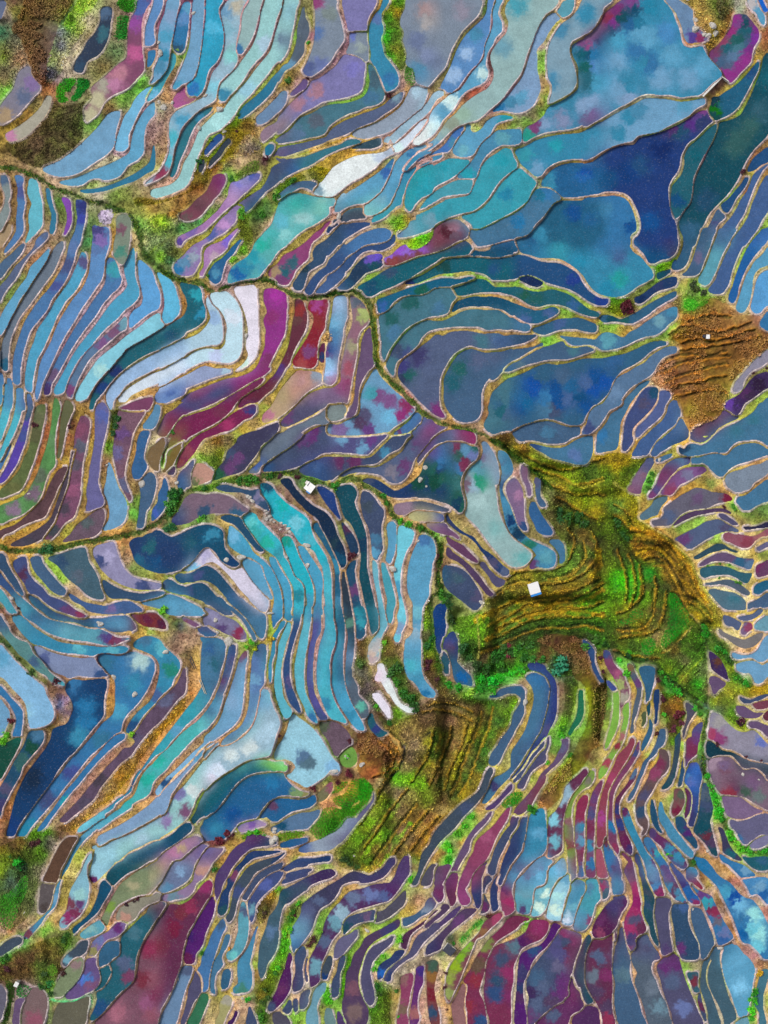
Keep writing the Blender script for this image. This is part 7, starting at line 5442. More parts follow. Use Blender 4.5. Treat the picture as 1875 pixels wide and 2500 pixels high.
P 557 125,86 5754 5462 5463 5563 5562 5665 5563 1850 4637 4537 4536 4737 4637 5443
c 118,100 637
c 132,98 637
c 125,120 568
c 140,150 67a
P 367 150,108 5550 5067 5355 4450 4640 4639
c 150,118 734
P 457 158,132 5260 5463 5160 4540 4635
c 160,148 635
P 467 179,80 4162 4563 5065 5562 5563 5565 5258 3850 4837 4635 4535 5135 5238 5837 5543
P 467 184,81 4761 5368 5465 5463 5867 5057 3856 4842 4435 4235 4635 5235 5836
P 59b 200,76 5859 6060 5459 4864 4864 4766 4760 4351 4539 4534 4436 4632 5032
c 198,90 6ac
c 205,125 7bd
P 69a 212,160 5358 3550 5546
P 478 232,105 5650 4865 4665 5065 5368 4450 4937 4437 5336 5434
P 636 8,115 5263 5557 5659 4956 4055 4257 4853 5025 5546 5039
P 536 25,148 5750 5653 5359 5058 1850 5142 5845 5445
l 72,10 a86
l 78,25 c96
l 75,35 c97
l 66,45 c95
l 38,32 c95
l 39,36 9b3
l 45,25 a87
l 30,52 b96
l 20,61 ca4
l 25,60 ca4
l 15,60 a96
l 18,18 a95
l 10,4 6b2
l 5,10 ba5
l 50,12 a87
l 62,18 ca5
l 38,5 a87
l 88,5 893
l 91,22 aa3
l 92,45 a93
l 96,55 7a3
l 100,60 ba4
l 105,50 997
l 110,75 984
l 114,88 c84
l 118,92 c86
l 110,98 b86
l 102,108 a87
l 112,130 a88
l 122,150 a88
l 82,110 c96
l 81,98 a87
l 86,135 a87
l 94,160 a77
l 72,72 a88
l 80,82 ba6
l 60,62 ba5
l 55,100 b97
l 56,135 b97
l 60,162 b97
l 21,110 a97
l 11,100 a97
l 20,135 a97
l 30,145 b97
l 39,152 b98
l 8,120 a97
l 15,155 b97
l 5,165 c95
l 124,25 997
l 125,58 985
l 128,78 885
l 135,85 893
l 140,102 7a3
l 140,120 894
l 150,132 a97
l 148,122 6a2
l 156,140 893
l 160,160 a98
l 165,160 893
l 145,50 a97
l 150,75 a97
l 156,100 a97
l 165,130 a96
l 175,145 a96
l 184,120 8a5
l 192,142 a97
l 199,155 a97
l 175,68 aa7
l 182,79 c97
l 192,75 b97
l 172,80 aa6
l 212,80 a77
l 218,88 a67
l 228,98 a75
l 225,112 ca3
l 221,132 5b1
l 219,150 4b1
l 220,162 4b2
l 225,160 c96
l 224,120 c94
l 234,120 c95
l 230,165 c94
l 155,38 b98
l 162,32 986
l 160,22 965
S bush 281 222,130 9
S bush 391 220,140 9
S bush 4b1 219,152 9
S bush 391 218,162 8
S bush b91 228,108 8
S rock 182,79 6 6"""
txt = SURVEY
def parse(txt):
    regs=[];cur=None
    out=dict(P=[],G=[],V=[],L=[],K=[],H=[],S=[],W=[],T=[],l=[])
    sc=None
    def col(h): return tuple(int(c,16)/15. for c in h)
    def pts(toks):
        q=[]; a=b=0.0
        for w in toks:
            if ',' in w: a,b=map(float,w.split(','))
            else: a+=int(w)//100-50; b+=int(w)%100-50
            q.append((x0+a*s,y0+b*s))
        return np.array(q)
    nreg=-1
    for ln in txt.split('\n'):
        ln=ln.strip()
        if not ln: continue
        t=ln.split()
        k=t[0]
        if k=='R':
            x0,y0,x1,y1=map(float,t[1:5]); s=(x1-x0)/(float(t[5]) if len(t)>5 else 165.9); nreg+=1; continue
        if k in 'PF': out['P'].append(dict(kind=k,col=col(t[1]),p=pts(t[2:]),spots=[],reg=nreg))
        elif k=='c': q=pts(t[1:2])[0]; out['P'][-1]['spots'].append((q[0],q[1],col(t[2])))
        elif k=='l': q=pts(t[1:2])[0]; out['l'].append((q[0],q[1],col(t[2])))
        elif k=='G': out['G'].append((t[1],col(t[2]),pts(t[3:])))
        elif k in 'VL': out[k].append((col(t[1]),pts(t[2:])))
        elif k=='K': out['K'].append((float(t[1]),col(t[2]),pts(t[3:]),s))
        elif k=='H': out['H'].append((float(t[1]),pts(t[2:])))
        elif k=='T': out['T'].append(pts(t[1:]))
        elif k=='W': out['W'].append((float(t[1]),pts(t[2:])))
        elif k=='S':
            n=2 if ',' in t[2] else 3; q=pts(t[n:n+1])[0]
            out['S'].append((t[1],col(t[2]) if n==3 else None,q[0],q[1],[float(v) for v in t[n+1:]],s))
    return out
def spline(p,closed=True,step=3.0):
    n=len(p)
    if n<3: 
        return p
    res=[]
    idx=range(n) if closed else range(n-1)
    for i in idx:
        if closed: a,b,c,d=p[i-1],p[i],p[(i+1)%n],p[(i+2)%n]
        else: a,b,c,d=p[max(i-1,0)],p[i],p[i+1],p[min(i+2,n-1)]
        # centripetal catmull-rom, softened
        L=np.hypot(*(c-b)); m=max(1,int(L/step))
        t0=np.sqrt(max(np.hypot(*(b-a)),1e-3));t1=np.sqrt(max(L,1e-3));t2=np.sqrt(max(np.hypot(*(d-c)),1e-3))
        m1=(c-b)+t1*((b-a)/t0-(c-a)/(t0+t1)) if np.hypot(*(b-a))>1e-3 else (c-b)
        m2=(c-b)+t1*((d-c)/t2-(d-b)/(t1+t2)) if np.hypot(*(d-c))>1e-3 else (c-b)
        u=np.arange(m)[:,None]/m
        h=(2*u**3-3*u**2+1)*b+(u**3-2*u**2+u)*m1+(-2*u**3+3*u**2)*c+(u**3-u**2)*m2
        res.append(h)
    if not closed: res.append(p[-1:])
    return np.concatenate(res)
def fillmask(p,W=W0,H=H0):
    """scanline fill -> (y0,x0,mask)"""
    x0=int(max(0,math.floor(p[:,0].min())));x1=int(min(W-1,math.ceil(p[:,0].max())))
    y0=int(max(0,math.floor(p[:,1].min())));y1=int(min(H-1,math.ceil(p[:,1].max())))
    if x1<x0 or y1<y0: return None
    h=y1-y0+1;w=x1-x0+1
    d=np.zeros((h,w+1),np.int32)
    q=np.roll(p,-1,0)
    for (ax,ay),(bx,by) in zip(p,q):
        if ay==by: continue
        if ay>by: ax,ay,bx,by=bx,by,ax,ay
        ya=max(int(math.ceil(ay-0.5)),y0);yb=min(int(math.ceil(by-0.5))-1,y1)
        if yb<ya: continue
        ys=np.arange(ya,yb+1)
        xs=ax+(ys+0.5-ay)*(bx-ax)/(by-ay)
        xi=np.clip(np.ceil(xs-0.5).astype(int)-x0,0,w)
        d[ys-y0,xi]+=1
    m=(np.cumsum(d,1)[:,:w]%2)==1
    return y0,x0,m
def blur(a,s):
    r=int(max(1,round(s*3)));k=np.exp(-0.5*(np.arange(-r,r+1)/s)**2);k/=k.sum()
    out=a.astype(np.float32)
    for ax in (0,1):
        pad=[(0,0)]*a.ndim;pad[ax]=(r,r)
        b=np.pad(out,pad,mode='edge');o=np.zeros_like(out)
        n=out.shape[ax]
        for i,w in enumerate(k):
            sl=[slice(None)]*a.ndim;sl[ax]=slice(i,i+n)
            o+=w*b[tuple(sl)]
        out=o
    return out
def edt_small(m):
    """approx inner distance by erosion count"""
    n=0;c=np.pad(m,1)
    while c.any() and n<200:
        e=c.copy();e[1:]&=c[:-1];e[:-1]&=c[1:];e[:,1:]&=c[:,:-1];e[:,:-1]&=c[:,1:]
        c=e;n+=1
    return n
def build_ids(D):
    polys=D['P'];n=len(polys)
    idm=np.zeros((H0,W0),np.int16)
    par=list(range(n+1))
    def find(a):
        while par[a]!=a: par[a]=par[par[a]];a=par[a]
        return a
    thick={}
    for i,P in enumerate(polys,1):
        f=fillmask(spline(P['p']))
        if f is None: continue
        y,x,m=f
        thick[i]=edt_small(m)
        sub=idm[y:y+m.shape[0],x:x+m.shape[1]]
        ov=m&(sub>0)
        for j in np.unique(sub[ov]):
            o=m&(sub==j); t=edt_small(o)
            lim=0.34*min(thick[i],thick[j])
            if t>=max(lim,2.5) and polys[j-1]['kind']==P['kind']:
                par[find(i)]=find(int(j))
        sub[m&(sub==0)]=i
    roots=np.array([find(i) for i in range(n+1)],np.int16)
    for ax,st in ((0,1),(0,-1),(1,1),(1,-1)):
        o=np.roll(idm,st,ax)
        if ax==0: o[0 if st>0 else -1]=0
        else: o[:,0 if st>0 else -1]=0
        idm=np.where(idm==0,o,idm)
    poly=idm.copy(); idm=roots[idm]
    # banks between different ids
    bank=np.zeros(idm.shape,bool)
    R=3
    big=np.pad(idm,R)
    for dy in range(-R,R+1):
        for dx in range(-R,R+1):
            if dx*dx+dy*dy>R*R+1 or (dx==0 and dy==0): continue
            o=big[R+dy:R+dy+H0,R+dx:R+dx+W0]
            bank|=(o!=idm)&(o>0)&(idm>0)
    idm[bank]=0
    poly[idm==0]=0
    return idm,roots,poly

D = parse(txt)

def lin(c):
    c = np.asarray(c, float)
    return np.where(c <= 0.04045, c/12.92, ((c+0.055)/1.055)**2.4)
ALB = 1.0/1.0               # albedo of a surface that shows with brightness 1

# ------------------------------------------------------------------ raster of the paddies
idm, roots, poly = build_ids(D)
PAD = 80
idp = np.pad(idm, PAD, mode='reflect'); pop = np.pad(poly, PAD, mode='reflect')
wat = (idp > 0)
cov = blur(wat.astype(np.float32), 1.35)
G = 2
cov = cov[::G, ::G]; ids = idp[::G, ::G].astype(np.int32); pol = pop[::G, ::G].astype(np.int32)
NY, NX = cov.shape
gx = (np.arange(NX)*G - PAD + 0.5); gy = (np.arange(NY)*G - PAD + 0.5)
PX, PY = np.meshgrid(gx, gy)
inside = (PX > 0) & (PX < W0) & (PY > 0) & (PY < H0)
ins_ids = set(np.unique(ids[inside & (ids > 0)]).tolist())
keep = np.isin(ids, list(ins_ids)); ids[~keep] = 0; cov = np.where((ids > 0) | (cov < 0.5), cov, 0.0).astype(np.float32)
cov = np.where(blur((ids > 0).astype(np.float32), 1.5) < 0.02, 0, cov)
def pieces(a):
    """number the connected pieces of every paddy"""
    lab = np.where(a > 0, np.arange(a.size).reshape(a.shape)+1, 0)
    for _ in range(400):
        old = lab.copy()
        for tr in (False, True):
            l_ = lab.T.copy() if tr else lab; b_ = (a.T if tr else a)
            f_ = b_.ravel(); st_ = np.ones(f_.size, bool); st_[1:] = f_[1:] != f_[:-1]; st_[::b_.shape[1]] = True
            s_ = np.nonzero(st_)[0]; mx_ = np.maximum.reduceat(l_.ravel(), s_); l_ = np.repeat(mx_, np.diff(np.append(s_, f_.size))).reshape(b_.shape)
            lab = l_.T.copy() if tr else l_
        lab = np.where(a > 0, lab, 0)
        if np.array_equal(lab, old): break
    u_, inv_, n_ = np.unique(lab, return_inverse=True, return_counts=True); return inv_.reshape(a.shape), n_
before = ids; ids, piece_size = pieces(ids); ids = np.where(piece_size[ids] < 8, 0, ids); cov = np.where((before > 0) & (ids == 0), 0.2, cov).astype(np.float32)
root_of = np.zeros(int(ids.max())+1, int); root_of[ids.ravel()] = before.ravel(); root_of[0] = 0

def vnoise(cell, seed, octv=3):
    r = np.random.default_rng(seed); out = np.zeros((NY, NX), np.float32); a = 1.0; tot = 0
    for _ in range(octv):
        h, w = int(NY/cell)+3, int(NX/cell)+3
        g = r.random((h, w)).astype(np.float32)
        yy = np.arange(NY)/cell; xx = np.arange(NX)/cell
        y0 = yy.astype(int); x0 = xx.astype(int); fy = (yy-y0)[:, None]; fx = (xx-x0)[None]
        fy = fy*fy*(3-2*fy); fx = fx*fx*(3-2*fx)
        v = (g[y0][:, x0]*(1-fy)*(1-fx)+g[y0+1][:, x0]*fy*(1-fx)+g[y0][:, x0+1]*(1-fy)*fx+g[y0+1][:, x0+1]*fy*fx)
        out += a*v; tot += a; a *= 0.5; cell = max(1.0, cell/2)
    return out/tot-0.5

def jfa(seed):
    """nearest seed cell for every node: returns row, column, distance in nodes"""
    sy = np.where(seed, np.arange(NY)[:, None], -30000).astype(np.int32); sx = np.where(seed, np.arange(NX)[None], -30000).astype(np.int32)
    yy = np.arange(NY)[:, None]; xx = np.arange(NX)[None]
    d = (sy-yy).astype(np.int64)**2+(sx-xx).astype(np.int64)**2
    st = 128
    while st >= 1:
        for dy in (-st, 0, st):
            for dx in (-st, 0, st):
                if dy == 0 and dx == 0: continue
                a0, a1 = max(0, dy), min(NY, NY+dy); b0, b1 = max(0, dx), min(NX, NX+dx)
                ny = sy[a0-dy:a1-dy, b0-dx:b1-dx]; nx = sx[a0-dy:a1-dy, b0-dx:b1-dx]
                nd = (ny-yy[a0:a1]).astype(np.int64)**2+(nx-xx[:, b0:b1]).astype(np.int64)**2
                m = nd < d[a0:a1, b0:b1]
                sy[a0:a1, b0:b1][m] = ny[m]; sx[a0:a1, b0:b1][m] = nx[m]; d[a0:a1, b0:b1][m] = nd[m]
        st //= 2
    return sy, sx, np.sqrt(d.astype(np.float32))
ny_, nx_, dist = jfa(ids > 0)
N1 = ids[ny_, nx_]; POLN = pol[ny_, nx_]; dist = dist*G           # nearest paddy and distance to its water, survey units

# ------------------------------------------------------------------ relief: integrate the fall of the slopes
SLOPE = """250,200,1,.7;200,650,1,.35;150,850,1,.4;520,250,1,.4;600,600,.8,.6;650,800,.9,.4;900,250,.8,.5;900,620,.4,.9;1000,750,.3,1;1250,300,.8,.6;1400,500,.6,.8;1300,800,.2,1;1500,250,.6,.8;1700,350,.8,.5;1780,600,.9,.4;1700,850,-.2,1;1300,1000,.1,1;1150,1200,.6,.8;1350,1250,.4,.9;1500,1150,-.3,1;1700,1200,-.6,.8;1800,1350,-.7,.6;1450,1450,.3,.5;1750,1650,-.7,.5;150,1100,1,.5;300,1150,1,.2;100,1450,.8,-.6;300,1480,.7,-.5;450,1300,.3,-1;550,1450,.7,-.6;750,1350,1,-.1;750,1650,1,.1;900,1400,1,.1;600,1700,1,.4;450,1800,.8,.6;200,1650,.6,-.2;200,1850,.8,.5;350,2000,.8,.6;650,1900,.7,.5;800,1800,.6,.4;1000,1850,.3,.8;1150,1700,.9,-.2;1200,1900,1,.3;1400,1800,1,.1;1450,2000,1,.2;1600,1900,1,.3;1600,2100,.8,.6;1800,2000,-.7,.7;1800,2250,-.6,.6;300,2300,.9,.4;500,2250,1,.5;700,2250,.8,.7;900,2250,.6,.8;1150,2300,.6,.8;1300,2350,.4,.9;1550,2350,.5,.9;100,2250,.8,.2"""
def relief():
    q = 16; ys = np.arange(-PAD, H0+PAD, q); xs = np.arange(-PAD, W0+PAD, q)
    X, Y = np.meshgrid(xs, ys); wx = np.zeros(X.shape); wy = wx.copy(); ws = wx.copy()
    for t in SLOPE.split(';'):
        a, b_, u, v = map(float, t.split(',')); l = math.hypot(u, v)
        w = np.exp(-((X-a)**2+(Y-b_)**2)/(2*110.0**2))+1e-6/(1+((X-a)**2+(Y-b_)**2)/1e4)
        wx += w*u/l; wy += w*v/l; ws += w
    ux, uy = -wx/ws, -wy/ws                                       # uphill gradient is minus the fall
    ex = np.concatenate([np.concatenate([ux, -ux[:, ::-1]], 1), np.concatenate([ux[::-1], -ux[::-1, ::-1]], 1)], 0)
    ey = np.concatenate([np.concatenate([uy, uy[:, ::-1]], 1), np.concatenate([-uy[::-1], -uy[::-1, ::-1]], 1)], 0)
    ky = np.fft.fftfreq(ex.shape[0])[:, None]*2*np.pi; kx = np.fft.fftfreq(ex.shape[1])[None]*2*np.pi
    k2 = kx**2+ky**2; k2[0, 0] = 1
    h = np.real(np.fft.ifft2((-1j*kx*np.fft.fft2(ex)-1j*ky*np.fft.fft2(ey))/k2))[:len(ys), :len(xs)]*q*0.015
    h -= h.mean()
    fy = (PY[:, 0]-ys[0])/q; fx = (PX[0]-xs[0])/q; y0 = np.clip(fy.astype(int), 0, len(ys)-2); x0 = np.clip(fx.astype(int), 0, len(xs)-2)
    fy = (fy-y0)[:, None]; fx = (fx-x0)[None]
    return (h[y0][:, x0]*(1-fy)*(1-fx)+h[y0+1][:, x0]*fy*(1-fx)+h[y0][:, x0+1]*(1-fy)*fx+h[y0+1][:, x0+1]*fy*fx).astype(np.float32)
HS = relief()
nid = int(ids.max())+1
cnt = np.bincount(ids.ravel(), minlength=nid); cnt_in = np.bincount(ids[inside], minlength=nid)
level = np.bincount(ids.ravel(), weights=HS.ravel(), minlength=nid)/np.maximum(cnt, 1)

# land heights: relax between the waters
def pushpull_max(v):
    """largest value met within about eighty survey units"""
    for st in (1, 2, 4, 8, 16, 8):
        for ax, s_ in ((0, st), (0, -st), (1, st), (1, -st)): v = np.maximum(v, np.roll(v, s_, ax))
    return v
def polyline_dist(p, w):
    q = spline(p, closed=False, step=2.0)
    m = np.full((NY, NX), 99.0, np.float32); r = int((w*1.5+8)/G)+1
    for (x, y) in q:
        j, i = (x+PAD)/G, (y+PAD)/G; a, e = int(i), int(j)
        y0, y1, x0, x1 = max(0, a-r), min(NY, a+r+1), max(0, e-r), min(NX, e+r+1)
        if y1 <= y0 or x1 <= x0: continue
        dd = np.hypot(np.arange(y0, y1)[:, None]-i, np.arange(x0, x1)[None]-j)*G
        m[y0:y1, x0:x1] = np.minimum(m[y0:y1, x0:x1], dd)
    return m
def signed_dist(p, w):
    q = spline(p, closed=False, step=2.0); tg = np.gradient(q, axis=0); tg /= np.maximum(np.hypot(tg[:, 0], tg[:, 1]), 1e-6)[:, None]
    m = np.full((NY, NX), 99.0, np.float32); sg = np.full((NY, NX), 99.0, np.float32); r = int(w/G)+1
    for (x, y), (tx, ty) in zip(q, tg):
        j, i = (x+PAD)/G, (y+PAD)/G; a, e = int(i), int(j)
        y0, y1, x0, x1 = max(0, a-r), min(NY, a+r+1), max(0, e-r), min(NX, e+r+1)
        if y1 <= y0 or x1 <= x0: continue
        oy, ox = (np.arange(y0, y1)[:, None]-i)*G, (np.arange(x0, x1)[None]-j)*G; dd = np.hypot(oy, ox); s_ = m[y0:y1, x0:x1]; k = dd < s_
        s_[k] = dd[k]; sg[y0:y1, x0:x1][k] = (dd*np.sign(tx*oy-ty*ox))[k]
    return m, sg
hillz = np.zeros((NY, NX), bool)
for t_, c_, p_ in D['G']:
    f_ = fillmask((spline(p_)+PAD)/G, NX, NY)
    if f_ and t_ in ('hill', 'sorghum'): y_, x_, m_ = f_; hillz[y_:y_+m_.shape[0], x_:x_+m_.shape[1]] |= m_
gully = np.zeros((NY, NX), bool)
for w_, c_, p_, s_ in D['K']:
    if sum(c_)/3 < .26 and max(c_) < .30: gully |= polyline_dist(p_, 2) < 2.5
for w_, p_ in D['H']: gully |= (polyline_dist(p_, 2) < 2.5) & hillz
gully &= (ids == 0)
fixed = (ids > 0)
lowz = -pushpull_max(-np.where(fixed, level[ids], 99).astype(np.float32))
fixed |= gully
zl = np.where(gully, np.minimum(lowz, HS)-4.5, np.where(fixed, level[ids], 0)).astype(np.float32)
def relaxed(v, m, n):
    for _ in range(n):
        p = np.pad(v[0], 1, mode='edge'); a = (p[:-2, 1:-1]+p[2:, 1:-1]+p[1:-1, :-2]+p[1:-1, 2:])*0.25; v[0] = np.where(m > 0, v[0], a)
    return v[0]
def pushpull(v, m):
    if min(v.shape) < 6: return np.where(m > 0, v, (v*m).sum()/max(m.sum(), 1e-6))
    H, Wd = v.shape; h2, w2 = (H+1)//2*2, (Wd+1)//2*2
    vp = np.pad(v*m, ((0, h2-H), (0, w2-Wd))); mp = np.pad(m, ((0, h2-H), (0, w2-Wd)))
    vs = vp.reshape(h2//2, 2, w2//2, 2).sum((1, 3)); ms = mp.reshape(h2//2, 2, w2//2, 2).sum((1, 3))
    low = pushpull(vs/np.maximum(ms, 1e-6), (ms > 0).astype(np.float32))
    lp = np.pad(low, 1, mode='edge'); up = np.zeros((h2, w2))
    for oy in (0, 1):
        for ox in (0, 1):
            ya, xa = 2*oy, 2*ox
            up[oy::2, ox::2] = .5625*low+.1875*lp[ya:ya+h2//2, 1:-1]+.1875*lp[1:-1, xa:xa+w2//2]+.0625*lp[ya:ya+h2//2, xa:xa+w2//2]
    return relaxed([np.where(m > 0, v, up[:H, :Wd])], m, 60 if H < 700 else 30)
def polyline_dist(p, w):
    q = spline(p, closed=False, step=2.0)
    m = np.full((NY, NX), 99.0, np.float32); r = int((w*1.5+8)/G)+1
    for (x, y) in q:
        j, i = (x+PAD)/G, (y+PAD)/G; a, e = int(i), int(j)
        y0, y1, x0, x1 = max(0, a-r), min(NY, a+r+1), max(0, e-r), min(NX, e+r+1)
        if y1 <= y0 or x1 <= x0: continue
        dd = np.hypot(np.arange(y0, y1)[:, None]-i, np.arange(x0, x1)[None]-j)*G
        m[y0:y1, x0:x1] = np.minimum(m[y0:y1, x0:x1], dd)
    return m
def signed_dist(p, w):
    q = spline(p, closed=False, step=2.0); tg = np.gradient(q, axis=0); tg /= np.maximum(np.hypot(tg[:, 0], tg[:, 1]), 1e-6)[:, None]
    m = np.full((NY, NX), 99.0, np.float32); sg = np.full((NY, NX), 99.0, np.float32); r = int(w/G)+1
    for (x, y), (tx, ty) in zip(q, tg):
        j, i = (x+PAD)/G, (y+PAD)/G; a, e = int(i), int(j)
        y0, y1, x0, x1 = max(0, a-r), min(NY, a+r+1), max(0, e-r), min(NX, e+r+1)
        if y1 <= y0 or x1 <= x0: continue
        oy, ox = (np.arange(y0, y1)[:, None]-i)*G, (np.arange(x0, x1)[None]-j)*G; dd = np.hypot(oy, ox); s_ = m[y0:y1, x0:x1]; k = dd < s_
        s_[k] = dd[k]; sg[y0:y1, x0:x1][k] = (dd*np.sign(tx*oy-ty*ox))[k]
    return m, sg
hillz = np.zeros((NY, NX), bool)
for t_, c_, p_ in D['G']:
    f_ = fillmask((spline(p_)+PAD)/G, NX, NY)
    if f_ and t_ in ('hill', 'sorghum'): y_, x_, m_ = f_; hillz[y_:y_+m_.shape[0], x_:x_+m_.shape[1]] |= m_
gully = np.zeros((NY, NX), bool)
for w_, c_, p_, s_ in D['K']:
    if sum(c_)/3 < .26 and max(c_) < .30: gully |= polyline_dist(p_, 2) < 2.5
for w_, p_ in D['H']: gully |= (polyline_dist(p_, 2) < 2.5) & hillz
gully &= (ids == 0)
fixed = (ids > 0)
lowz = -pushpull_max(-np.where(fixed, level[ids], 99).astype(np.float32))
fixed |= gully
zl = np.where(gully, np.minimum(lowz, HS)-4.5, np.where(fixed, level[ids], 0)).astype(np.float32)
def pushpull(v, m):
    if min(v.shape) < 4: return np.where(m > 0, v, (v*m).sum()/max(m.sum(), 1e-6))
    H, Wd = v.shape; h2, w2 = (H+1)//2*2, (Wd+1)//2*2
    vp = np.pad(v*m, ((0, h2-H), (0, w2-Wd))); mp = np.pad(m, ((0, h2-H), (0, w2-Wd)))
    vs = vp.reshape(h2//2, 2, w2//2, 2).sum((1, 3)); ms = mp.reshape(h2//2, 2, w2//2, 2).sum((1, 3))
    low = pushpull(vs/np.maximum(ms, 1e-6), (ms > 0).astype(np.float32))
    up = np.repeat(np.repeat(low, 2, 0), 2, 1)[:H, :Wd]
    return np.where(m > 0, v, up)
zl = pushpull(zl, fixed.astype(np.float32)).astype(np.float32)
for it in range(20):
    p = np.pad(zl, 1, mode='edge'); a = (p[:-2, 1:-1]+p[2:, 1:-1]+p[1:-1, :-2]+p[1:-1, 2:])*0.25
    zl = np.where(fixed, zl, a)
lev1 = level[N1].astype(np.float32)
locmean = blur(lev1, 5.0)
high = np.clip((lev1-locmean)/0.10+0.35, 0, 1)                    # 1 beside the upper paddy of a bank, 0 beside the lower
hillw = np.clip((dist-12)/14, 0, 1)
n_big = vnoise(26, 3); n_mid = vnoise(7, 4); n_fine = vnoise(2.2, 5, 2)
bund = np.exp(-((dist-3.0)/2.2)**2)*(0.10+0.30*high)*(ids == 0)
Z = zl+bund+(ids == 0)*(0.02+n_mid*0.16+n_fine*0.10+hillw*(n_big*.8+n_mid*0.5))
Z = Z+(ids == 0)*np.clip((lev1+0.10-Z), 0, 2)*(dist < 3.4)       # the lip always stands above its water
Z = np.where(ids > 0, lev1-0.30*np.clip(2*cov-1, 0, 1), Z).astype(np.float32)
Z = np.where((cov > 0.04) & (cov < 0.96), lev1+np.where(cov > .5, -0.30*(2*cov-1), (Z-lev1)*np.clip((0.5-cov)*2.2, 0, 1)), Z).astype(np.float32)

# ------------------------------------------------------------------ colours
wx_ = vnoise(9, 11)*22+vnoise(2.5, 13, 2)*15; wy_ = vnoise(9, 12)*22+vnoise(2.5, 14, 2)*15
COLR = np.zeros((NY, NX, 3), np.float32)
comp_spots = {}
for i, P in enumerate(D['P'], 1):
    comp_spots.setdefault(int(roots[i]), []).extend(P['spots'])
order = np.argsort(POLN.ravel(), kind='stable'); sp = POLN.ravel()[order]
wzone = (dist < 7)
for i, P in enumerate(D['P'], 1):
    a, e = np.searchsorted(sp, i), np.searchsorted(sp, i, side='right')
    idx = order[a:e]; idx = idx[wzone.ravel()[idx]]
    if len(idx) == 0: continue
    x = (PX+wx_).ravel()[idx]; y = (PY+wy_).ravel()[idx]
    rad = 9+0.08*math.sqrt(len(idx))*G
    acc = np.zeros((len(idx), 3)); pw = 4.5 if len(idx) < 5000 else 2.8; ws = np.full(len(idx), (10/rad)**(2*pw)); acc += lin(P['col'])*ws[:, None]
    for (sx, sy, c) in comp_spots[int(roots[i])]:
        w = (100/((x-sx)**2+(y-sy)**2+16))**pw
        acc += w[:, None]*lin(c); ws += w
    COLR.reshape(-1, 3)[idx] = acc/ws[:, None]
dry_poly = np.array([0.0]+[float(P['kind'] == 'F') for P in D['P']])
seam = np.zeros((NY, NX), np.float32)
for ax in (0, 1):
    for st in (1, -1): seam = np.maximum(seam, ((np.roll(POLN, st, ax) != POLN) & (np.roll(N1, st, ax) == N1) & (dist < 6)).astype(np.float32))
sw = np.clip(blur(seam, 6)*9, 0, 1)[..., None]; wn = (dist < 6).astype(np.float32)
COLR = COLR*(1-sw)+sw*blur(COLR*wn[..., None], 6)/np.maximum(blur(wn, 6), .02)[..., None]
lum_ = (COLR*np.array([.3, .55, .15])).sum(-1, keepdims=True); COLR = lum_+(COLR-lum_)*1.0; COLR = np.clip(COLR*np.clip((lum_/.22)**.27, .66, 1.25)*.86, .004, .74)*np.array([1.02, .98, 1.0], np.float32)
warm = np.clip((COLR[..., 0]-COLR[..., 1])/np.maximum(COLR[..., 0], .01), 0, 1)[..., None]; COLR = COLR*(1+warm*np.array([.22, .05, .10], np.float32))
stub = dry_poly[POLN][..., None]*.30; COLR = COLR*(1-stub)+stub*lin((.42, .36, .24))
isF = np.zeros(len(D['P'])+1, bool)
for i, P in enumerate(D['P'], 1): isF[i] = P['kind'] == 'F'
dry_root = np.zeros(len(D['P'])+1, bool)
for i in range(1, len(D['P'])+1): dry_root[roots[i]] |= isF[i]
dry_id = dry_root[root_of]

def fblur(a, s):
    f = a
    k = max(1, int(s/3)) if s > 6 else 1
    if k > 1:
        h, w = a.shape[0]//k*k, a.shape[1]//k*k
        sm = a[:h, :w].reshape(h//k, k, w//k, k, -1).mean((1, 3)); sm = blur(sm, s/k)
        yy = np.clip((np.arange(a.shape[0])+0.5)/k-0.5, 0, sm.shape[0]-1.001); xx = np.clip((np.arange(a.shape[1])+0.5)/k-0.5, 0, sm.shape[1]-1.001)
        y0 = yy.astype(int); x0 = xx.astype(int); fy = (yy-y0)[:, None, None]; fx = (xx-x0)[None, :, None]
        return sm[y0][:, x0]*(1-fy)*(1-fx)+sm[y0+1][:, x0]*fy*(1-fx)+sm[y0][:, x0+1]*(1-fy)*fx+sm[y0+1][:, x0+1]*fy*fx
    return blur(a, s)
spl = np.zeros((NY, NX, 4), np.float32)
for (x, y, c) in D['l']:
    j, i = int((x+PAD)/G), int((y+PAD)/G)
    if 0 <= i < NY and 0 <= j < NX: spl[i, j, :3] += lin(c); spl[i, j, 3] += 1
for (x, y, c) in D['l']:                                             # mirrored into the margin
    for (xx, yy) in ((-x, y), (x, -y), (2*W0-x, y), (x, 2*H0-y)):
        j, i = int((xx+PAD)/G), int((yy+PAD)/G)
        if 0 <= i < NY and 0 <= j < NX: spl[i, j, :3] += lin(c); spl[i, j, 3] += 1
LAND = np.zeros((NY, NX, 3), np.float32); LAND[:] = lin((.62, .52, .44))
kind = np.zeros((NY, NX), np.int8)                                   # 1 hill grass, 2 dry crop, 3 rough, 4 meadow, 5 bed, 6 plot
KIND = dict(hill=1, sorghum=2, rough=3, meadow=4, bed=5, dry=3)
def node_mask(p, closed=True):
    f = fillmask((spline(p)+PAD)/G, NX, NY)
    return f
def landpass(sig, gain):
    global LAND
    bl = fblur(spl, sig/G); den = bl[..., 3:4]
    conf = den/(den+gain/(2*math.pi*(sig/G)**2))
    LAND = LAND*(1-conf)+conf*bl[..., :3]/np.maximum(den, 1e-12)
landpass(70, 0.6); landpass(30, 0.5)
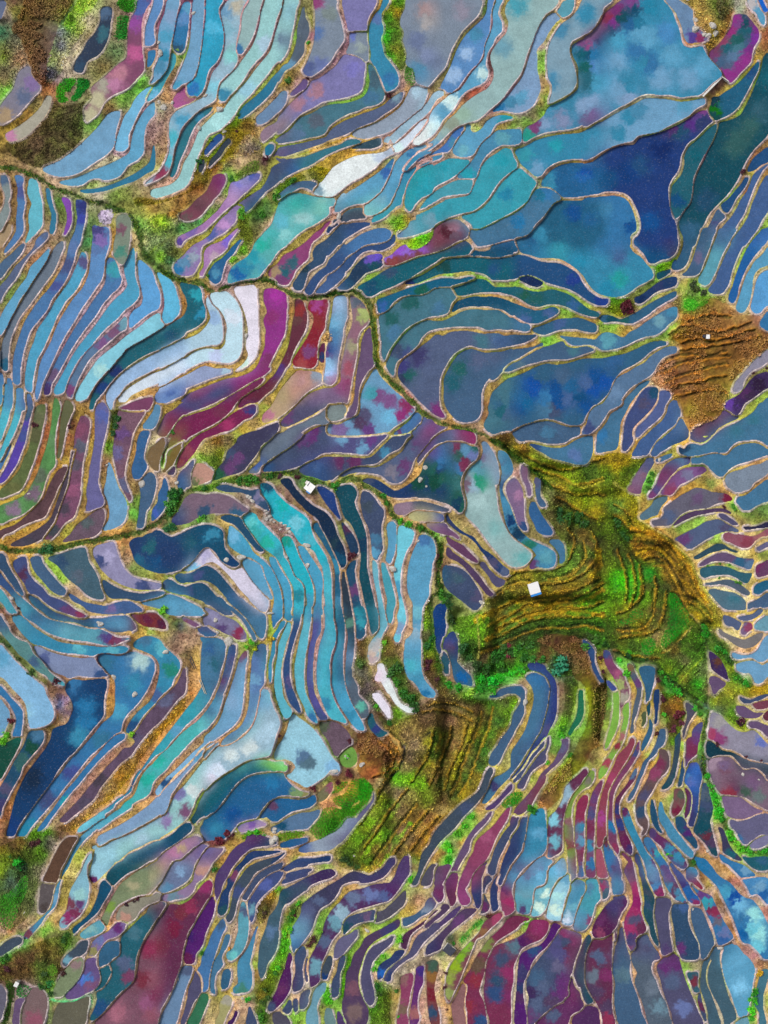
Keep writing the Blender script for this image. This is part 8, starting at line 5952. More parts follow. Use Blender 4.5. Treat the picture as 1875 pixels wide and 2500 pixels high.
for t, c, p in D['G']:
    f = node_mask(p)
    if f is None: continue
    y, x, m = f; sub = LAND[y:y+m.shape[0], x:x+m.shape[1]]; sub[m] = sub[m]*0.35+0.65*lin(c)
    kk = kind[y:y+m.shape[0], x:x+m.shape[1]]; kk[m] = KIND[t]
for c, p in D['L']:
    f = node_mask(p); y, x, m = f; LAND[y:y+m.shape[0], x:x+m.shape[1]][m] = lin(c)
for c, p in D['V']:
    f = node_mask(p); y, x, m = f; LAND[y:y+m.shape[0], x:x+m.shape[1]][m] = lin(np.array(c)*0.5); kind[y:y+m.shape[0], x:x+m.shape[1]][m] = 6
landpass(15, 0.55); landpass(7, 0.5)
jx = np.clip(np.arange(NX)[None]+(wx_*0.35).astype(int), 0, NX-1); jy = np.clip(np.arange(NY)[:, None]+(wy_*0.35).astype(int), 0, NY-1)
LAND = LAND[jy, jx]
n_k = vnoise(5, 21)
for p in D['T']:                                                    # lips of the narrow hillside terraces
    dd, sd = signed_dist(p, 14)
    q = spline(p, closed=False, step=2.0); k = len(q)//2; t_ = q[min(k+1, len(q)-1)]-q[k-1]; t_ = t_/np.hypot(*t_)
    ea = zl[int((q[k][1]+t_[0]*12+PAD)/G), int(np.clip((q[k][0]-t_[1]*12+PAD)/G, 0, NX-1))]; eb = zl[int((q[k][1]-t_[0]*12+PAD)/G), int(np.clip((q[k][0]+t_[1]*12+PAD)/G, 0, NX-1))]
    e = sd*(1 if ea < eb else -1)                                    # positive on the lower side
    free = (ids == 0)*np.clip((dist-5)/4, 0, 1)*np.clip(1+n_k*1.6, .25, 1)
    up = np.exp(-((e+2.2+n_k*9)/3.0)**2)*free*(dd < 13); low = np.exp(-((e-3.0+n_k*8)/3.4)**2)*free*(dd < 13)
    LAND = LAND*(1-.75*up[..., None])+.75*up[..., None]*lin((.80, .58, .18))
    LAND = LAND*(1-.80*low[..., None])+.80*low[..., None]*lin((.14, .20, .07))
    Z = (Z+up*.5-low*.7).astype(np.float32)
for w, c, p, s in D['K']:
    c = tuple(np.clip(np.array(c)*(1.12 if sum(c) > 1.2 else .75), 0, 1))
    dd = polyline_dist(p, w*s*0.6)
    a = np.clip((w*s*0.42*(1+2.6*n_k)-dd)/(0.45*w*s)+0.4, 0, 1)[..., None]*np.clip(.62+n_big*1.5+n_mid, .15, .9)[..., None]*(ids == 0)[..., None]
    LAND = LAND*(1-a)+a*lin(c)
    lum = sum(c)/3
    Z = Z+(a[..., 0]*(0.25 if lum > 0.42 else -0.4)*hillw).astype(np.float32)
for w, p in D['H']:
    dd = polyline_dist(p, w); a = np.clip((w*0.55*(1+2.6*n_k+1.5*n_big)-dd)/3+0.5, 0, 1)[..., None]*(ids == 0)[..., None]*0.85
    LAND = LAND*(1-a)+a*lin((.2, .34, .12))
    Z = Z-(a[..., 0]*0.5*(dist > 5)).astype(np.float32)
# pale trodden mud lip along the lower edge of each paddy
veg = np.clip(n_mid*2.2+n_big*1.2, -1, 1)[..., None]; LAND = LAND*(1-.35*np.abs(veg))+.35*np.abs(veg)*np.where(veg > 0, lin((.46, .52, .18)), lin((.42, .30, .24)))
LAND = np.where(np.isin(kind, (1, 3))[..., None], LAND*np.array([.60, .70, .55], np.float32), LAND)
LAND = np.where((kind == 2)[..., None], LAND*np.array([.70, .55, .50], np.float32), LAND)
lip = np.clip((7.0+n_mid*4-dist)/1.8, 0, 1)*np.clip(high*1.7-0.15, 0, 1)*(np.clip(0.95+n_big*1.2, .35, 1))
lumL = (LAND*np.array([.3, .6, .1])).sum(-1, keepdims=True); LAND = np.where((kind == 0)[..., None], LAND*.88+lumL*.12*np.array([1.05, .98, .95], np.float32), LAND)
LAND = np.clip(LAND*1.2, 0, .9)
lip = np.where(kind == 2, lip*0.5, lip)[..., None]
LAND = LAND*(1-0.85*lip)+0.85*lip*lin((.74, .68, .70))
LAND = LAND*np.clip(1+(n_mid*0.7+n_fine*0.9), .3, 2)[..., None]
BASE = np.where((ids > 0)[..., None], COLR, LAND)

# ------------------------------------------------------------------ world coordinates
def unproj(x, y, z):
    k = (HC-z)/HC*PXM
    return np.stack([(x-W0/2)*k, (H0/2-y)*k, z], -1)
VTX = unproj(PX, PY, Z).astype(np.float32)
dzx = np.gradient(Z, axis=1)/(G*PXM); dzy = -np.gradient(Z, axis=0)/(G*PXM)
NRM = np.stack([-dzx, -dzy, np.ones_like(Z)], -1); NRM /= np.linalg.norm(NRM, axis=-1, keepdims=True)
def zat(x, y):
    fx = np.clip((np.asarray(x, float)+PAD)/G, 0, NX-1.01); fy = np.clip((np.asarray(y, float)+PAD)/G, 0, NY-1.01)
    x0 = fx.astype(int); y0 = fy.astype(int); fx = fx-x0; fy = fy-y0
    return Z[y0, x0]*(1-fx)*(1-fy)+Z[y0, x0+1]*fx*(1-fy)+Z[y0+1, x0]*(1-fx)*fy+Z[y0+1, x0+1]*fx*fy

# ------------------------------------------------------------------ materials
def material(name):
    m = bpy.data.materials.new(name); m.use_nodes = True; t = m.node_tree
    return m, t, t.nodes['Principled BSDF']
def N(t, kind_, **kw):
    n = t.nodes.new(kind_)
    for k, v in kw.items():
        if k.startswith('_'): n.inputs[k[1:].replace('_', ' ')].default_value = v
        else: setattr(n, k, v)
    return n
def attr(t): return N(t, 'ShaderNodeAttribute', attribute_name='Col')
def noise(t, scale, detail=3, rough=.6):
    c = N(t, 'ShaderNodeNewGeometry'); n = N(t, 'ShaderNodeTexNoise', _Scale=scale, _Detail=detail, _Roughness=rough)
    t.links.new(c.outputs['Position'], n.inputs['Vector']); return n.outputs['Fac']
def ramp(t, fac, a, b_, va, vb):
    n = N(t, 'ShaderNodeMapRange'); n.inputs[1].default_value = a; n.inputs[2].default_value = b_; n.inputs[3].default_value = va; n.inputs[4].default_value = vb
    t.links.new(fac, n.inputs[0]); return n.outputs[0]
def mixc(t, mode, fac, a, b_):
    n = N(t, 'ShaderNodeMix', data_type='RGBA', blend_type=mode)
    for s_, v in ((0, fac), (6, a), (7, b_)):
        if hasattr(v, 'is_linked') or hasattr(v, 'links'): t.links.new(v, n.inputs[s_])
        else: n.inputs[s_].default_value = v
    return n.outputs[2]
def grey(t, v):
    n = N(t, 'ShaderNodeCombineColor'); [t.links.new(v, n.inputs[i]) for i in range(3)]; return n.outputs[0]
def bump(t, fac, strength, dist_, bsdf):
    n = N(t, 'ShaderNodeBump', _Strength=strength, _Distance=dist_); t.links.new(fac, n.inputs['Height']); t.links.new(n.outputs[0], bsdf.inputs['Normal'])

m_water, t, p = material('paddy_water')
a = attr(t)
c1 = mixc(t, 'MULTIPLY', 1.0, a.outputs['Color'], grey(t, ramp(t, noise(t, .22, 5, .65), .3, .7, .86, 1.14)))
c2 = mixc(t, 'MULTIPLY', 1.0, c1, grey(t, ramp(t, noise(t, 1.3, 4, .7), .32, .68, .88, 1.12)))
c2 = mixc(t, 'MULTIPLY', 1.0, c2, grey(t, ramp(t, noise(t, 2.6, 2, .8), .36, .64, .91, 1.09)))
sep = N(t, 'ShaderNodeSeparateColor'); t.links.new(a.outputs['Color'], sep.inputs[0])
specks = ramp(t, noise(t, 1.7, 2, .6), .60, .68, 0, 1)              # floating scum and sprouts
pale = ramp(t, sep.outputs[1], .38, .55, 0, 1)                      # on pale mud water the flecks are dark, on dark water light
light = mixc(t, 'MIX', pale, (.33, .36, .36, 1), (.16, .2, .24, 1))
fk = N(t, 'ShaderNodeMath', operation='MULTIPLY'); t.links.new(specks, fk.inputs[0]); fk.inputs[1].default_value = .13
c3 = mixc(t, 'MIX', fk.outputs[0], c2, light)
t.links.new(c3, p.inputs['Base Color']); p.inputs['Roughness'].default_value = .07; p.inputs['IOR'].default_value = 1.33
bump(t, noise(t, .9, 3), .05, .05, p)

m_soil, t, p = material('bank_soil')
a = attr(t)
c1 = mixc(t, 'MULTIPLY', 1.0, a.outputs['Color'], grey(t, ramp(t, noise(t, 2.2, 5, .75), .3, .7, .55, 1.45)))
c2 = mixc(t, 'MULTIPLY', 1.0, c1, grey(t, ramp(t, noise(t, .35, 4, .6), .3, .7, .8, 1.2)))
t.links.new(c2, p.inputs['Base Color']); p.inputs['Roughness'].default_value = .92; p.inputs['Specular IOR Level'].default_value = .2
bump(t, noise(t, 3.0, 5, .7), .8, .25, p)

m_leaf, t, p = material('leaves')
a = attr(t); t.links.new(a.outputs['Color'], p.inputs['Base Color']); p.inputs['Roughness'].default_value = .75; p.inputs['Specular IOR Level'].default_value = .25

m_bush, t, p = material('bush_leaves')
oi = N(t, 'ShaderNodeObjectInfo'); a = attr(t)
t.links.new(mixc(t, 'MULTIPLY', 1.0, oi.outputs['Color'], a.outputs['Color']), p.inputs['Base Color']); p.inputs['Roughness'].default_value = .7

def plain(name, col, rough=.8, nscale=2.0, amt=.25, metal=0):
    m, t, p = material(name)
    c = mixc(t, 'MULTIPLY', 1.0, (*col, 1), grey(t, ramp(t, noise(t, nscale, 5, .7), .3, .7, 1-amt, 1+amt)))
    t.links.new(c, p.inputs['Base Color']); p.inputs['Roughness'].default_value = rough; p.inputs['Metallic'].default_value = metal
    return m
m_rock = plain('pale_rock', (.42, .40, .37), .9, 1.5, .45)
m_roof = plain('white_sheet_roof', (.82, .82, .82), .45, 2.5, .06)
m_dark = plain('black_tarpaulin', (.03, .035, .06), .5, 1.2, .5)
m_blue = plain('blue_sheet', (.02, .22, .62), .5, 2, .2)
m_wallm = plain('rendered_wall', (.45, .44, .42), .85, 2, .25)
m_conc = plain('concrete', (.66, .64, .61), .85, 2, .15)
m_trunk = plain('bark', (.12, .08, .05), .9, 3, .3)
m_bamb = plain('pale_bamboo', (.62, .56, .44), .6, 4, .2)
m_pole = plain('dark_bamboo', (.05, .06, .09), .5, 4, .3)

# ------------------------------------------------------------------ mesh helpers
def tag(o, label=None, cat=None, group=None, kind_=None):
    if label: o['label'] = label
    if cat: o['category'] = cat
    if group: o['group'] = group
    if kind_: o['kind'] = kind_
    return o
def mesh_np(name, co, quads, mat, col=None, nrm=None, tri=False, smooth=True):
    me = bpy.data.meshes.new(name); k = 3 if tri else 4; n = len(quads)
    me.vertices.add(len(co)); me.vertices.foreach_set('co', np.ascontiguousarray(co, np.float32).ravel())
    me.loops.add(n*k); me.loops.foreach_set('vertex_index', np.ascontiguousarray(quads, np.int32).ravel())
    me.polygons.add(n); me.polygons.foreach_set('loop_start', np.arange(0, n*k, k, dtype=np.int32))
    me.update(calc_edges=True)
    me.polygons.foreach_set('use_smooth', np.full(n, smooth))
    if col is not None:
        at = me.attributes.new('Col', 'FLOAT_COLOR', 'POINT')
        c4 = np.ones((len(co), 4), np.float32); c4[:, :3] = np.clip(col, 0.001, .95); at.data.foreach_set('color', c4.ravel())
    me.materials.append(mat)
    if nrm is not None: me.normals_split_custom_set_from_vertices(np.ascontiguousarray(nrm, np.float32).tolist())
    return me
def obj(name, me, parent=None, loc=(0, 0, 0)):
    o = bpy.data.objects.new(name, me); COL.objects.link(o); o.location = loc
    if parent: o.parent = parent
    return o
def empty(name, loc, rz=0):
    o = bpy.data.objects.new(name, None); COL.objects.link(o); o.location = loc; o.rotation_euler = (0, 0, rz); o.empty_display_size = .5
    return o

# quads of the sheet, split between the waters, the banks that hold them and the open hillside
Q = np.arange(NY*NX).reshape(NY, NX)
quads = np.stack([Q[1:, :-1], Q[1:, 1:], Q[:-1, 1:], Q[:-1, :-1]], -1).reshape(-1, 4)
def q4(a): return np.stack([a[1:, :-1], a[1:, 1:], a[:-1, 1:], a[:-1, :-1]], -1).reshape(-1, 4)
cq = q4(cov); iq = q4(N1); kq = q4(ids); dq = q4(dist)
owner = iq[:, 0]
kmax = kq.max(1)
isw = cq.max(1) >= 0.5
isw &= (kmax > 0)
ist = cq.min(1) < 0.8
V3 = VTX.reshape(-1, 3); N3 = NRM.reshape(-1, 3); C3 = BASE.reshape(-1, 3)*ALB; CW3 = COLR.reshape(-1, 3)*ALB
PXf, PYf = PX.ravel(), PY.ravel()
big = sorted([i for i in range(1, nid) if cnt_in[i] > 25], key=lambda i: -cnt_in[i])
NAMED = big[:300]; REST = [i for i in range(1, nid) if cnt[i] > 0 and i not in set(NAMED)]
named_set = np.zeros(nid, bool); named_set[NAMED] = True
bank_q = ist & (dq.min(1) < 15) & (owner > 0)
open_q = ist & ~bank_q
def group_quads(sel, key):
    idx = np.nonzero(sel)[0]; k = key[idx]; o_ = np.argsort(k, kind='stable'); idx = idx[o_]; k = k[o_]
    u, st = np.unique(k, return_index=True); return {int(a): idx[s_:e] for a, s_, e in zip(u, st, list(st[1:])+[len(idx)])}
wq = group_quads(isw, kmax); bq = group_quads(bank_q, owner)
def sub(qi, origin, water_level=None):
    qd = quads[qi]; u, inv = np.unique(qd, return_inverse=True); f = inv.reshape(-1, 4)
    if water_level is not None:
        co = unproj(PXf[u], PYf[u], np.full(len(u), water_level))-np.array(origin); return co, f, CW3[u], None
    return V3[u]-np.array(origin, np.float32), f, C3[u], N3[u]

sy_ = np.bincount(ids.ravel(), weights=PY.ravel(), minlength=nid)/np.maximum(cnt, 1); sx_ = np.bincount(ids.ravel(), weights=PX.ravel(), minlength=nid)/np.maximum(cnt, 1)
PADDY_LABEL = {}
# ------------------------------------------------------------------ labels: what each paddy looks like and what it lies near
MARKS = [('the green hillside', 1400, 1330), ('the blue skirted shed', 1302, 1437), ('the slit roofed shed', 757, 1190), ('the brown dry crop knoll', 1720, 870),
 ('the great blue pond', 1600, 130), ('the navy pond', 1580, 430), ('the concrete weir', 1740, 212), ('the black roofed shed', 1096, 2314), ('the hut by the scrub', 44, 2398),
 ('the bamboo poles', 480, 1650), ('the white speckled paddies', 570, 790), ('the bright magenta strip', 665, 770), ('the brown grassy spur', 990, 1850), ('the dark crop band', 1440, 1700),
 ('the big purple pond', 400, 2330), ('the white mud pond', 850, 410), ('the straw banked terraces', 150, 1150), ('the teal oval pond', 420, 1335), ('the white crescent paddy', 590, 1440),
 ('the dark green pond', 1120, 1150), ('the teardrop pond', 1225, 1270), ('the brown crop corner', 80, 90), ('the milky lagoon', 1800, 2170), ('the turquoise ditch', 150, 2440),
 ('the bright blue paddy', 1700, 1900), ('the pale grey meadow', 440, 570), ('the turquoise pond', 700, 560), ('the maroon weedy field', 1080, 590), ('the stone rubble', 640, 1270), ('the sandy bank', 1700, 50)]
ORD = ['', 'second ', 'third ', 'fourth ', 'fifth ', 'sixth ', 'seventh ', 'eighth ', 'ninth ', 'tenth ', 'eleventh ', 'twelfth ', 'thirteenth ', 'fourteenth ', 'fifteenth ', 'sixteenth ']
def near_marks(x, y):
    return sorted(range(len(MARKS)), key=lambda q_: math.hypot(MARKS[q_][1]-x, MARKS[q_][2]-y))
def toward(a, x, y):
    ax, ay = MARKS[a][1:]; best = None
    for q_ in range(len(MARKS)):
        if q_ == a: continue
        dx, dy = MARKS[q_][1]-ax, MARKS[q_][2]-ay; L_ = math.hypot(dx, dy); ux, uy = x-ax, y-ay; l_ = math.hypot(ux, uy)+1e-6
        c_ = (dx*ux+dy*uy)/(L_*l_)-L_/6000
        if best is None or c_ > best[0]: best = (c_, q_)
    return MARKS[best[1]][0]
def water_name(c):
    r, g, b_ = [float(v) for v in c]; mx = max(c); mn = min(c); lum = .3*r+.55*g+.15*b_
    if mx-mn < .10: return 'white' if lum > .72 else 'pale grey' if lum > .55 else 'grey'
    if g > r*1.05 and g >= b_: return 'olive green' if r > .38 else 'green'
    if r > b_*1.12: return 'maroon' if r > g*1.35 else 'tan'
    if r > g*1.12: return 'purple' if r < .62 else 'pinkish purple'
    if b_ > g and r > g*.98: return 'mauve grey' if lum > .38 else 'dusky violet'
    if g > b_*.88 and r < g*.8: return 'pale teal' if lum > .52 else 'dark teal' if lum < .34 else 'teal'
    if lum > .58: return 'pale blue'
    if lum < .33: return 'dark blue'
    return 'slate blue' if r > b_*.62 else 'blue'
def srgb(c):
    c = np.clip(c, 0, 1); return np.where(c <= .0031308, c*12.92, 1.055*c**(1/2.4)-.055)
MANUAL = {'very large pale blue pond with purple weed along its curved shore': (1560, 150), 'broad navy pond of clear dark water in the upper terraces': (1560, 440), 'white mud coloured paddy with dark algae blots along one edge': (820, 420),
 'teal oval pond with a flat curved bank beside the lane': (420, 1340), 'white crescent paddy bent like an elbow between blue strips': (600, 1430), 'dark green pond with clear black water and two boulders': (1110, 1170),
 'pale teardrop shaped pond ending in a rounded tip': (1225, 1280), 'very large maroon purple pond with dark wandering weed trails': (420, 2330), 'long milky lagoon of cloudy turquoise water': (1800, 2200), 'bright magenta strip of weedy water curving down between straw banks': (665, 770),
 'bright blue paddy with a dark pool at its narrow top': (1705, 1895), 'turquoise pond with a dotted line of dark plants': (720, 550), 'broad blue pond enclosed on three sides by the navy pond': (1430, 580), 'large slate pond with scattered dark algae clouds': (1300, 970),
 'dark maroon weedy field rimmed by yellow grass': (1080, 590), 'wide pale blue paddy narrowing to a point like a kite': (740, 1850), 'long white strip of milky water above the kite shaped paddy': (560, 1900)}
for lab_, (x, y) in MANUAL.items():
    q_ = int(ids[int((y+PAD)/G), int((x+PAD)/G)])
    if q_ > 0 and q_ not in PADDY_LABEL: PADDY_LABEL[q_] = lab_
# neighbours across a bank
pairs = set()
for a_, b_, d_ in ((N1[:, 1:], N1[:, :-1], dist[:, 1:]), (N1[1:], N1[:-1], dist[1:])):
    m_ = (a_ != b_) & (d_ < 9); lo_, hi_ = np.minimum(a_[m_], b_[m_]), np.maximum(a_[m_], b_[m_])
    if len(lo_): u_ = np.unique(lo_.astype(np.int64)*100000+hi_); pairs |= set(u_.tolist())
NB = {}
for v_ in pairs:
    a_, b_ = divmod(v_, 100000); NB.setdefault(a_, set()).add(b_); NB.setdefault(b_, set()).add(a_)
cmean = np.stack([np.bincount(ids.ravel(), weights=COLR[..., q_].ravel(), minlength=nid) for q_ in range(3)], -1)/np.maximum(cnt, 1)[:, None]
desc = {}
for i in NAMED:
    sel = (ids == i) & inside; px, py = PX[sel], PY[sel]
    x, y = px.mean(), py.mean(); cv = np.cov(np.stack([px, py])); ev = np.sqrt(np.maximum(np.linalg.eigvalsh(cv), 1)); el = ev[1]/ev[0]; ar = len(px)*4
    width = ar/(ev[1]*3.46)
    size = 'very large' if ar > 40000 else 'large' if ar > 16000 else 'small' if ar < 3200 else ''
    shape = 'long thin' if el > 5.2 else 'long' if el > 3.4 else 'broad' if el < 1.9 else 'oblong'
    cn = water_name(srgb(cmean[i]))
    sd_ = COLR[sel].std(0).sum(); second = ''
    if sd_ > .13:
        lumi = COLR[sel]; far = lumi[np.argsort(-np.abs(lumi-cmean[i]).sum(1))[:max(8, len(lumi)//7)]].mean(0); second = water_name(srgb(far))
        if second == cn: second = ''
    mk = near_marks(x, y); d0 = math.hypot(MARKS[mk[0]][1]-x, MARKS[mk[0]][2]-y)
    desc[i] = dict(x=x, y=y, size=size, shape=shape, cn=cn, second=second, mk=mk[0], d=d0, kind='dry terrace' if dry_id[i] else 'paddy', tw=toward(mk[0], x, y), ar=ar)
def core(i, patch):
    d_ = desc[i]; w_ = [d_['size'], d_['shape'], d_['cn'], d_['kind']]
    if patch and d_['second']: w_ += ['with', d_['second'], 'patches']
    return ' '.join(v for v in w_ if v)
left_ = [i for i in NAMED if i not in PADDY_LABEL]
def assign(pool, text_of):
    g_ = {}
    for i in pool: g_.setdefault(text_of(i), []).append(i)
    rest_ = []
    for k_, v_ in g_.items():
        if len(v_) == 1 and len(k_.split()) <= 16 and k_ not in PADDY_LABEL.values(): PADDY_LABEL[v_[0]] = k_
        else: rest_ += v_
    return rest_
left_ = assign(left_, lambda i: f"{core(i, True)} near {MARKS[desc[i]['mk']][0]}")
left_ = assign(left_, lambda i: f"{core(i, False)} near {MARKS[desc[i]['mk']][0]} on the side of {desc[i]['tw'][4:]}")
left_ = assign(left_, lambda i: f"{core(i, True)} near {MARKS[desc[i]['mk']][0]} toward {desc[i]['tw']}")
g_ = {}
for i in left_: g_.setdefault((core(i, False), desc[i]['mk']), []).append(i)
for (t_, k_), v_ in g_.items():
    v_.sort(key=lambda i: desc[i]['d'])
    taken_ = 0
    for i in v_:
        while True:
            lab_ = f"{t_}, {ORD[min(taken_, 15)]}nearest such to {MARKS[k_][0]}"; taken_ += 1
            if lab_ not in PADDY_LABEL.values() or taken_ > 15: break
        PADDY_LABEL[i] = lab_

for i in NAMED:
    m = (ids == i)
    o3 = unproj(sx_[i], sy_[i], level[i]); o3 = tuple(float(v) for v in o3)
    dry = bool(dry_id[i])
    root = empty('dry_terrace' if dry else 'flooded_paddy', o3)
    lab = PADDY_LABEL.get(i, 'rice paddy')
    tag(root, lab, 'dry field' if dry else 'rice paddy', 'dry terraces of stubble' if dry else 'flooded rice paddies stepping down the hillside')
    if i in wq:
        co, f, c, _ = sub(wq[i], o3, level[i]); obj('soil' if dry else 'water', mesh_np('soil' if dry else 'water', co, f, m_soil if dry else m_water, c), root)
    if i in bq:
        co, f, c, n_ = sub(bq[i], o3); obj('earth_bank', mesh_np('earth_bank', co, f, m_soil, c, n_), root)
qs = [wq[i] for i in REST if i in wq]; bs = [bq[i] for i in REST if i in bq]
if qs:
    cos, fs, cs, off = [], [], [], 0
    for i in REST:
        if i in wq:
            co, f, c, _ = sub(wq[i], (0, 0, 0), level[i]); cos.append(co); fs.append(f+off); cs.append(c); off += len(co)
    o = obj('small_paddies', mesh_np('small_paddies', np.concatenate(cos), np.concatenate(fs), m_water, np.concatenate(cs)))
    tag(o, 'smallest flooded plots squeezed in between the larger paddies', 'small paddies', None, 'stuff')
hq = np.concatenate([np.nonzero(open_q)[0]]+bs)
co, f, c, n_ = sub(hq, (0, 0, 0))
o = obj('hillside', mesh_np('hillside', co, f, m_soil, c, n_)); tag(o, 'earth and grass hillside between the paddies', 'hillside', None, 'structure')

# the hills that carry on beyond the surveyed block, out to the horizon
ring = []
per = [(0, j) for j in range(0, NX, 8)]+[(i, NX-1) for i in range(0, NY, 8)]+[(NY-1, j) for j in range(NX-1, -1, -8)]+[(i, 0) for i in range(NY-1, -1, -8)]
base = np.array([VTX[i, j] for i, j in per]); cb = np.array([LAND[i, j] for i, j in per])*ALB
rows = [base]; cols_ = [cb]
ccm = np.array([.10, .085, .04])*ALB
for k_, sc_ in enumerate((1.03, 1.1, 1.25, 1.6, 2.4, 5, 12, 30)):
    r = base.copy(); r[:, :2] *= sc_; w = min(1, k_/4); hill = np.sin(r[:, 0]*.013+k_)*np.cos(r[:, 1]*.011+2*k_)
    r[:, 2] = base[:, 2]*(1-w)+w*(-2)+hill*min(sc_*2, 25)*(k_ > 1)+rng.normal(0, .25, len(r)); rows.append(r); cols_.append(cb*(1-w)+ccm*w)
V_ = np.concatenate(rows); n_ = len(base); F_ = []
for k_ in range(len(rows)-1):
    a = np.arange(n_); b_ = (a+1) % n_; F_.append(np.stack([a+k_*n_, a+(k_+1)*n_, b_+(k_+1)*n_, b_+k_*n_], -1))
o = obj('surrounding_hills', mesh_np('surrounding_hills', V_, np.concatenate(F_)[:, ::-1], m_soil, np.concatenate(cols_))); tag(o, 'hills carrying on beyond the terraces', 'hills', None, 'structure')
# ------------------------------------------------------------------ grass, dry crops and bank weeds
def tufts(name, x, y, col, height, nbl, spread, label, width=.10, tip=None, kindname='stuff'):
    n = len(x); z = zat(x, y); base = unproj(np.asarray(x), np.asarray(y), z)
    base = np.repeat(base, nbl, 0); c = np.repeat(col, nbl, 0)*ALB; h = np.repeat(np.asarray(height), nbl)*rng.uniform(.55, 1.2, n*nbl)
    az = rng.uniform(0, 2*np.pi, n*nbl); lean = rng.uniform(.25, 1.0, n*nbl)*spread
    dx, dy = np.cos(az), np.sin(az); wd = width*rng.uniform(.6, 1.4, n*nbl)*np.sqrt(np.maximum(h, .05)/.6)
    tipv = base+np.stack([dx*lean*h, dy*lean*h, h*np.sqrt(np.clip(1-(lean*.7)**2, .15, 1))], -1)
    mid = base+(tipv-base)*.55+np.stack([0*dx, 0*dy, .12*h], -1)
    px, py = -dy*wd, dx*wd; off = np.stack([px, py, 0*px], -1)
    co = np.stack([base-off*.5, base+off*.5, mid+off, mid-off, tipv], 1).reshape(-1, 3)
    b_ = np.arange(n*nbl)*5
    f = np.concatenate([np.stack([b_, b_+1, b_+2], -1), np.stack([b_, b_+2, b_+3], -1), np.stack([b_+3, b_+2, b_+4], -1)])
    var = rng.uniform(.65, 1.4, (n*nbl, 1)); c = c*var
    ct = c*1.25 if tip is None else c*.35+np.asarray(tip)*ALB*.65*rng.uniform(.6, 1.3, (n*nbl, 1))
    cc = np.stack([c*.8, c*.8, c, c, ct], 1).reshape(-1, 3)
    o = obj(name, mesh_np(name, co, f, m_leaf, cc, tri=True, smooth=False)); tag(o, label, name.replace('_', ' '), None, kindname); return o
def scatter(mask, n):
    idx = np.nonzero(mask.ravel())[0]
    if len(idx) == 0: return np.zeros(0), np.zeros(0), np.zeros(0, int)
    k = rng.choice(idx, size=min(n, len(idx)*3), replace=True)
    return PXf[k]+rng.uniform(-G/2, G/2, len(k)), PYf[k]+rng.uniform(-G/2, G/2, len(k)), k
LF = LAND.reshape(-1, 3)
land = (ids == 0) & (dist > 3) & inside
greeny = (LAND[..., 1] > LAND[..., 0]*0.92)
x, y, k = scatter(land & np.isin(kind, (1, 4)), 42000)
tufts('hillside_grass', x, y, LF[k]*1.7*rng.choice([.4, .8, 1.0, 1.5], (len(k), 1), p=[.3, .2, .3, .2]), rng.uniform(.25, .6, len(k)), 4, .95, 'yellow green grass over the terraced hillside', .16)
rowp = np.sin((zl*5.0+PX*.03+n_mid*2))
x, y, k = scatter(land & (kind == 2) & (rowp > -.2), 7000)
tipc = np.array(lin((.90, .68, .46)))
tufts('dry_crop_stalks', x, y, LF[k]*1.6, rng.uniform(.5, 1.0, len(k)), 6, 1.0, 'brown dried crop stalks standing in rows on the slopes', .17, tipc)
x, y, k = scatter(land & np.isin(kind, (3, 5)), 17000)
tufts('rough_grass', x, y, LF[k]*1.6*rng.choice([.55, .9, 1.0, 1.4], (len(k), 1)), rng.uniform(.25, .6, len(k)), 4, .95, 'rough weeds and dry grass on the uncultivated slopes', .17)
x, y, k = scatter(land & (kind == 0) & (dist > 4.5), 30000)
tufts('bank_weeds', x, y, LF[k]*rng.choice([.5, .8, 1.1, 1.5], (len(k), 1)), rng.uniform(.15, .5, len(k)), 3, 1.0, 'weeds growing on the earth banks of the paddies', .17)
x, y, k = scatter((ids > 0) & inside & dry_id[N1] & (cov > .9), 9000)
tufts('stubble', x, y, COLR.reshape(-1, 3)[k], rng.uniform(.1, .25, len(k)), 3, .7, 'cut stubble in the drained terraces', .07)

# ------------------------------------------------------------------ leaf clump meshes
def clump(seed, n, flat=.75, leaf=.30):
    r = np.random.default_rng(seed)
    lobes = r.normal(0, .38, (7, 3)); lobes[:, 2] = np.abs(lobes[:, 2])*.6+.25
    ctr = lobes[r.integers(0, 7, n)]+r.normal(0, .22, (n, 3)); ctr[:, 2] = np.abs(ctr[:, 2])*flat+.03
    d = r.normal(0, 1, (n, 3)); d[:, 2] = np.abs(d[:, 2])+.4; d /= np.linalg.norm(d, axis=1)[:, None]
    u = np.cross(d, r.normal(0, 1, (n, 3))); u /= np.linalg.norm(u, axis=1)[:, None]; v = np.cross(d, u)
    sz = leaf*r.uniform(.5, 1.2, (n, 1)); co = np.stack([ctr-u*sz, ctr-v*sz*.55, ctr+u*sz, ctr+v*sz*.55], 1).reshape(-1, 3)
    f = np.arange(n*4).reshape(n, 4); c = np.repeat(r.uniform(.55, 1.5, (n, 1))*np.ones((1, 3)), 4, 0)
    c[:, 0] *= np.repeat(r.uniform(.85, 1.25, n), 4)
    return co, f, c
BUSH = []
for s_ in range(8):
    co, f, c = clump(50+s_, 150)
    me = bpy.data.meshes.new('foliage')
    me = mesh_np('foliage', co, f, m_bush, None, smooth=False); at = me.attributes.new('Col', 'FLOAT_COLOR', 'POINT')
    c4 = np.ones((len(co), 4), np.float32); c4[:, :3] = c; at.data.foreach_set('color', c4.ravel()); BUSH.append(me)
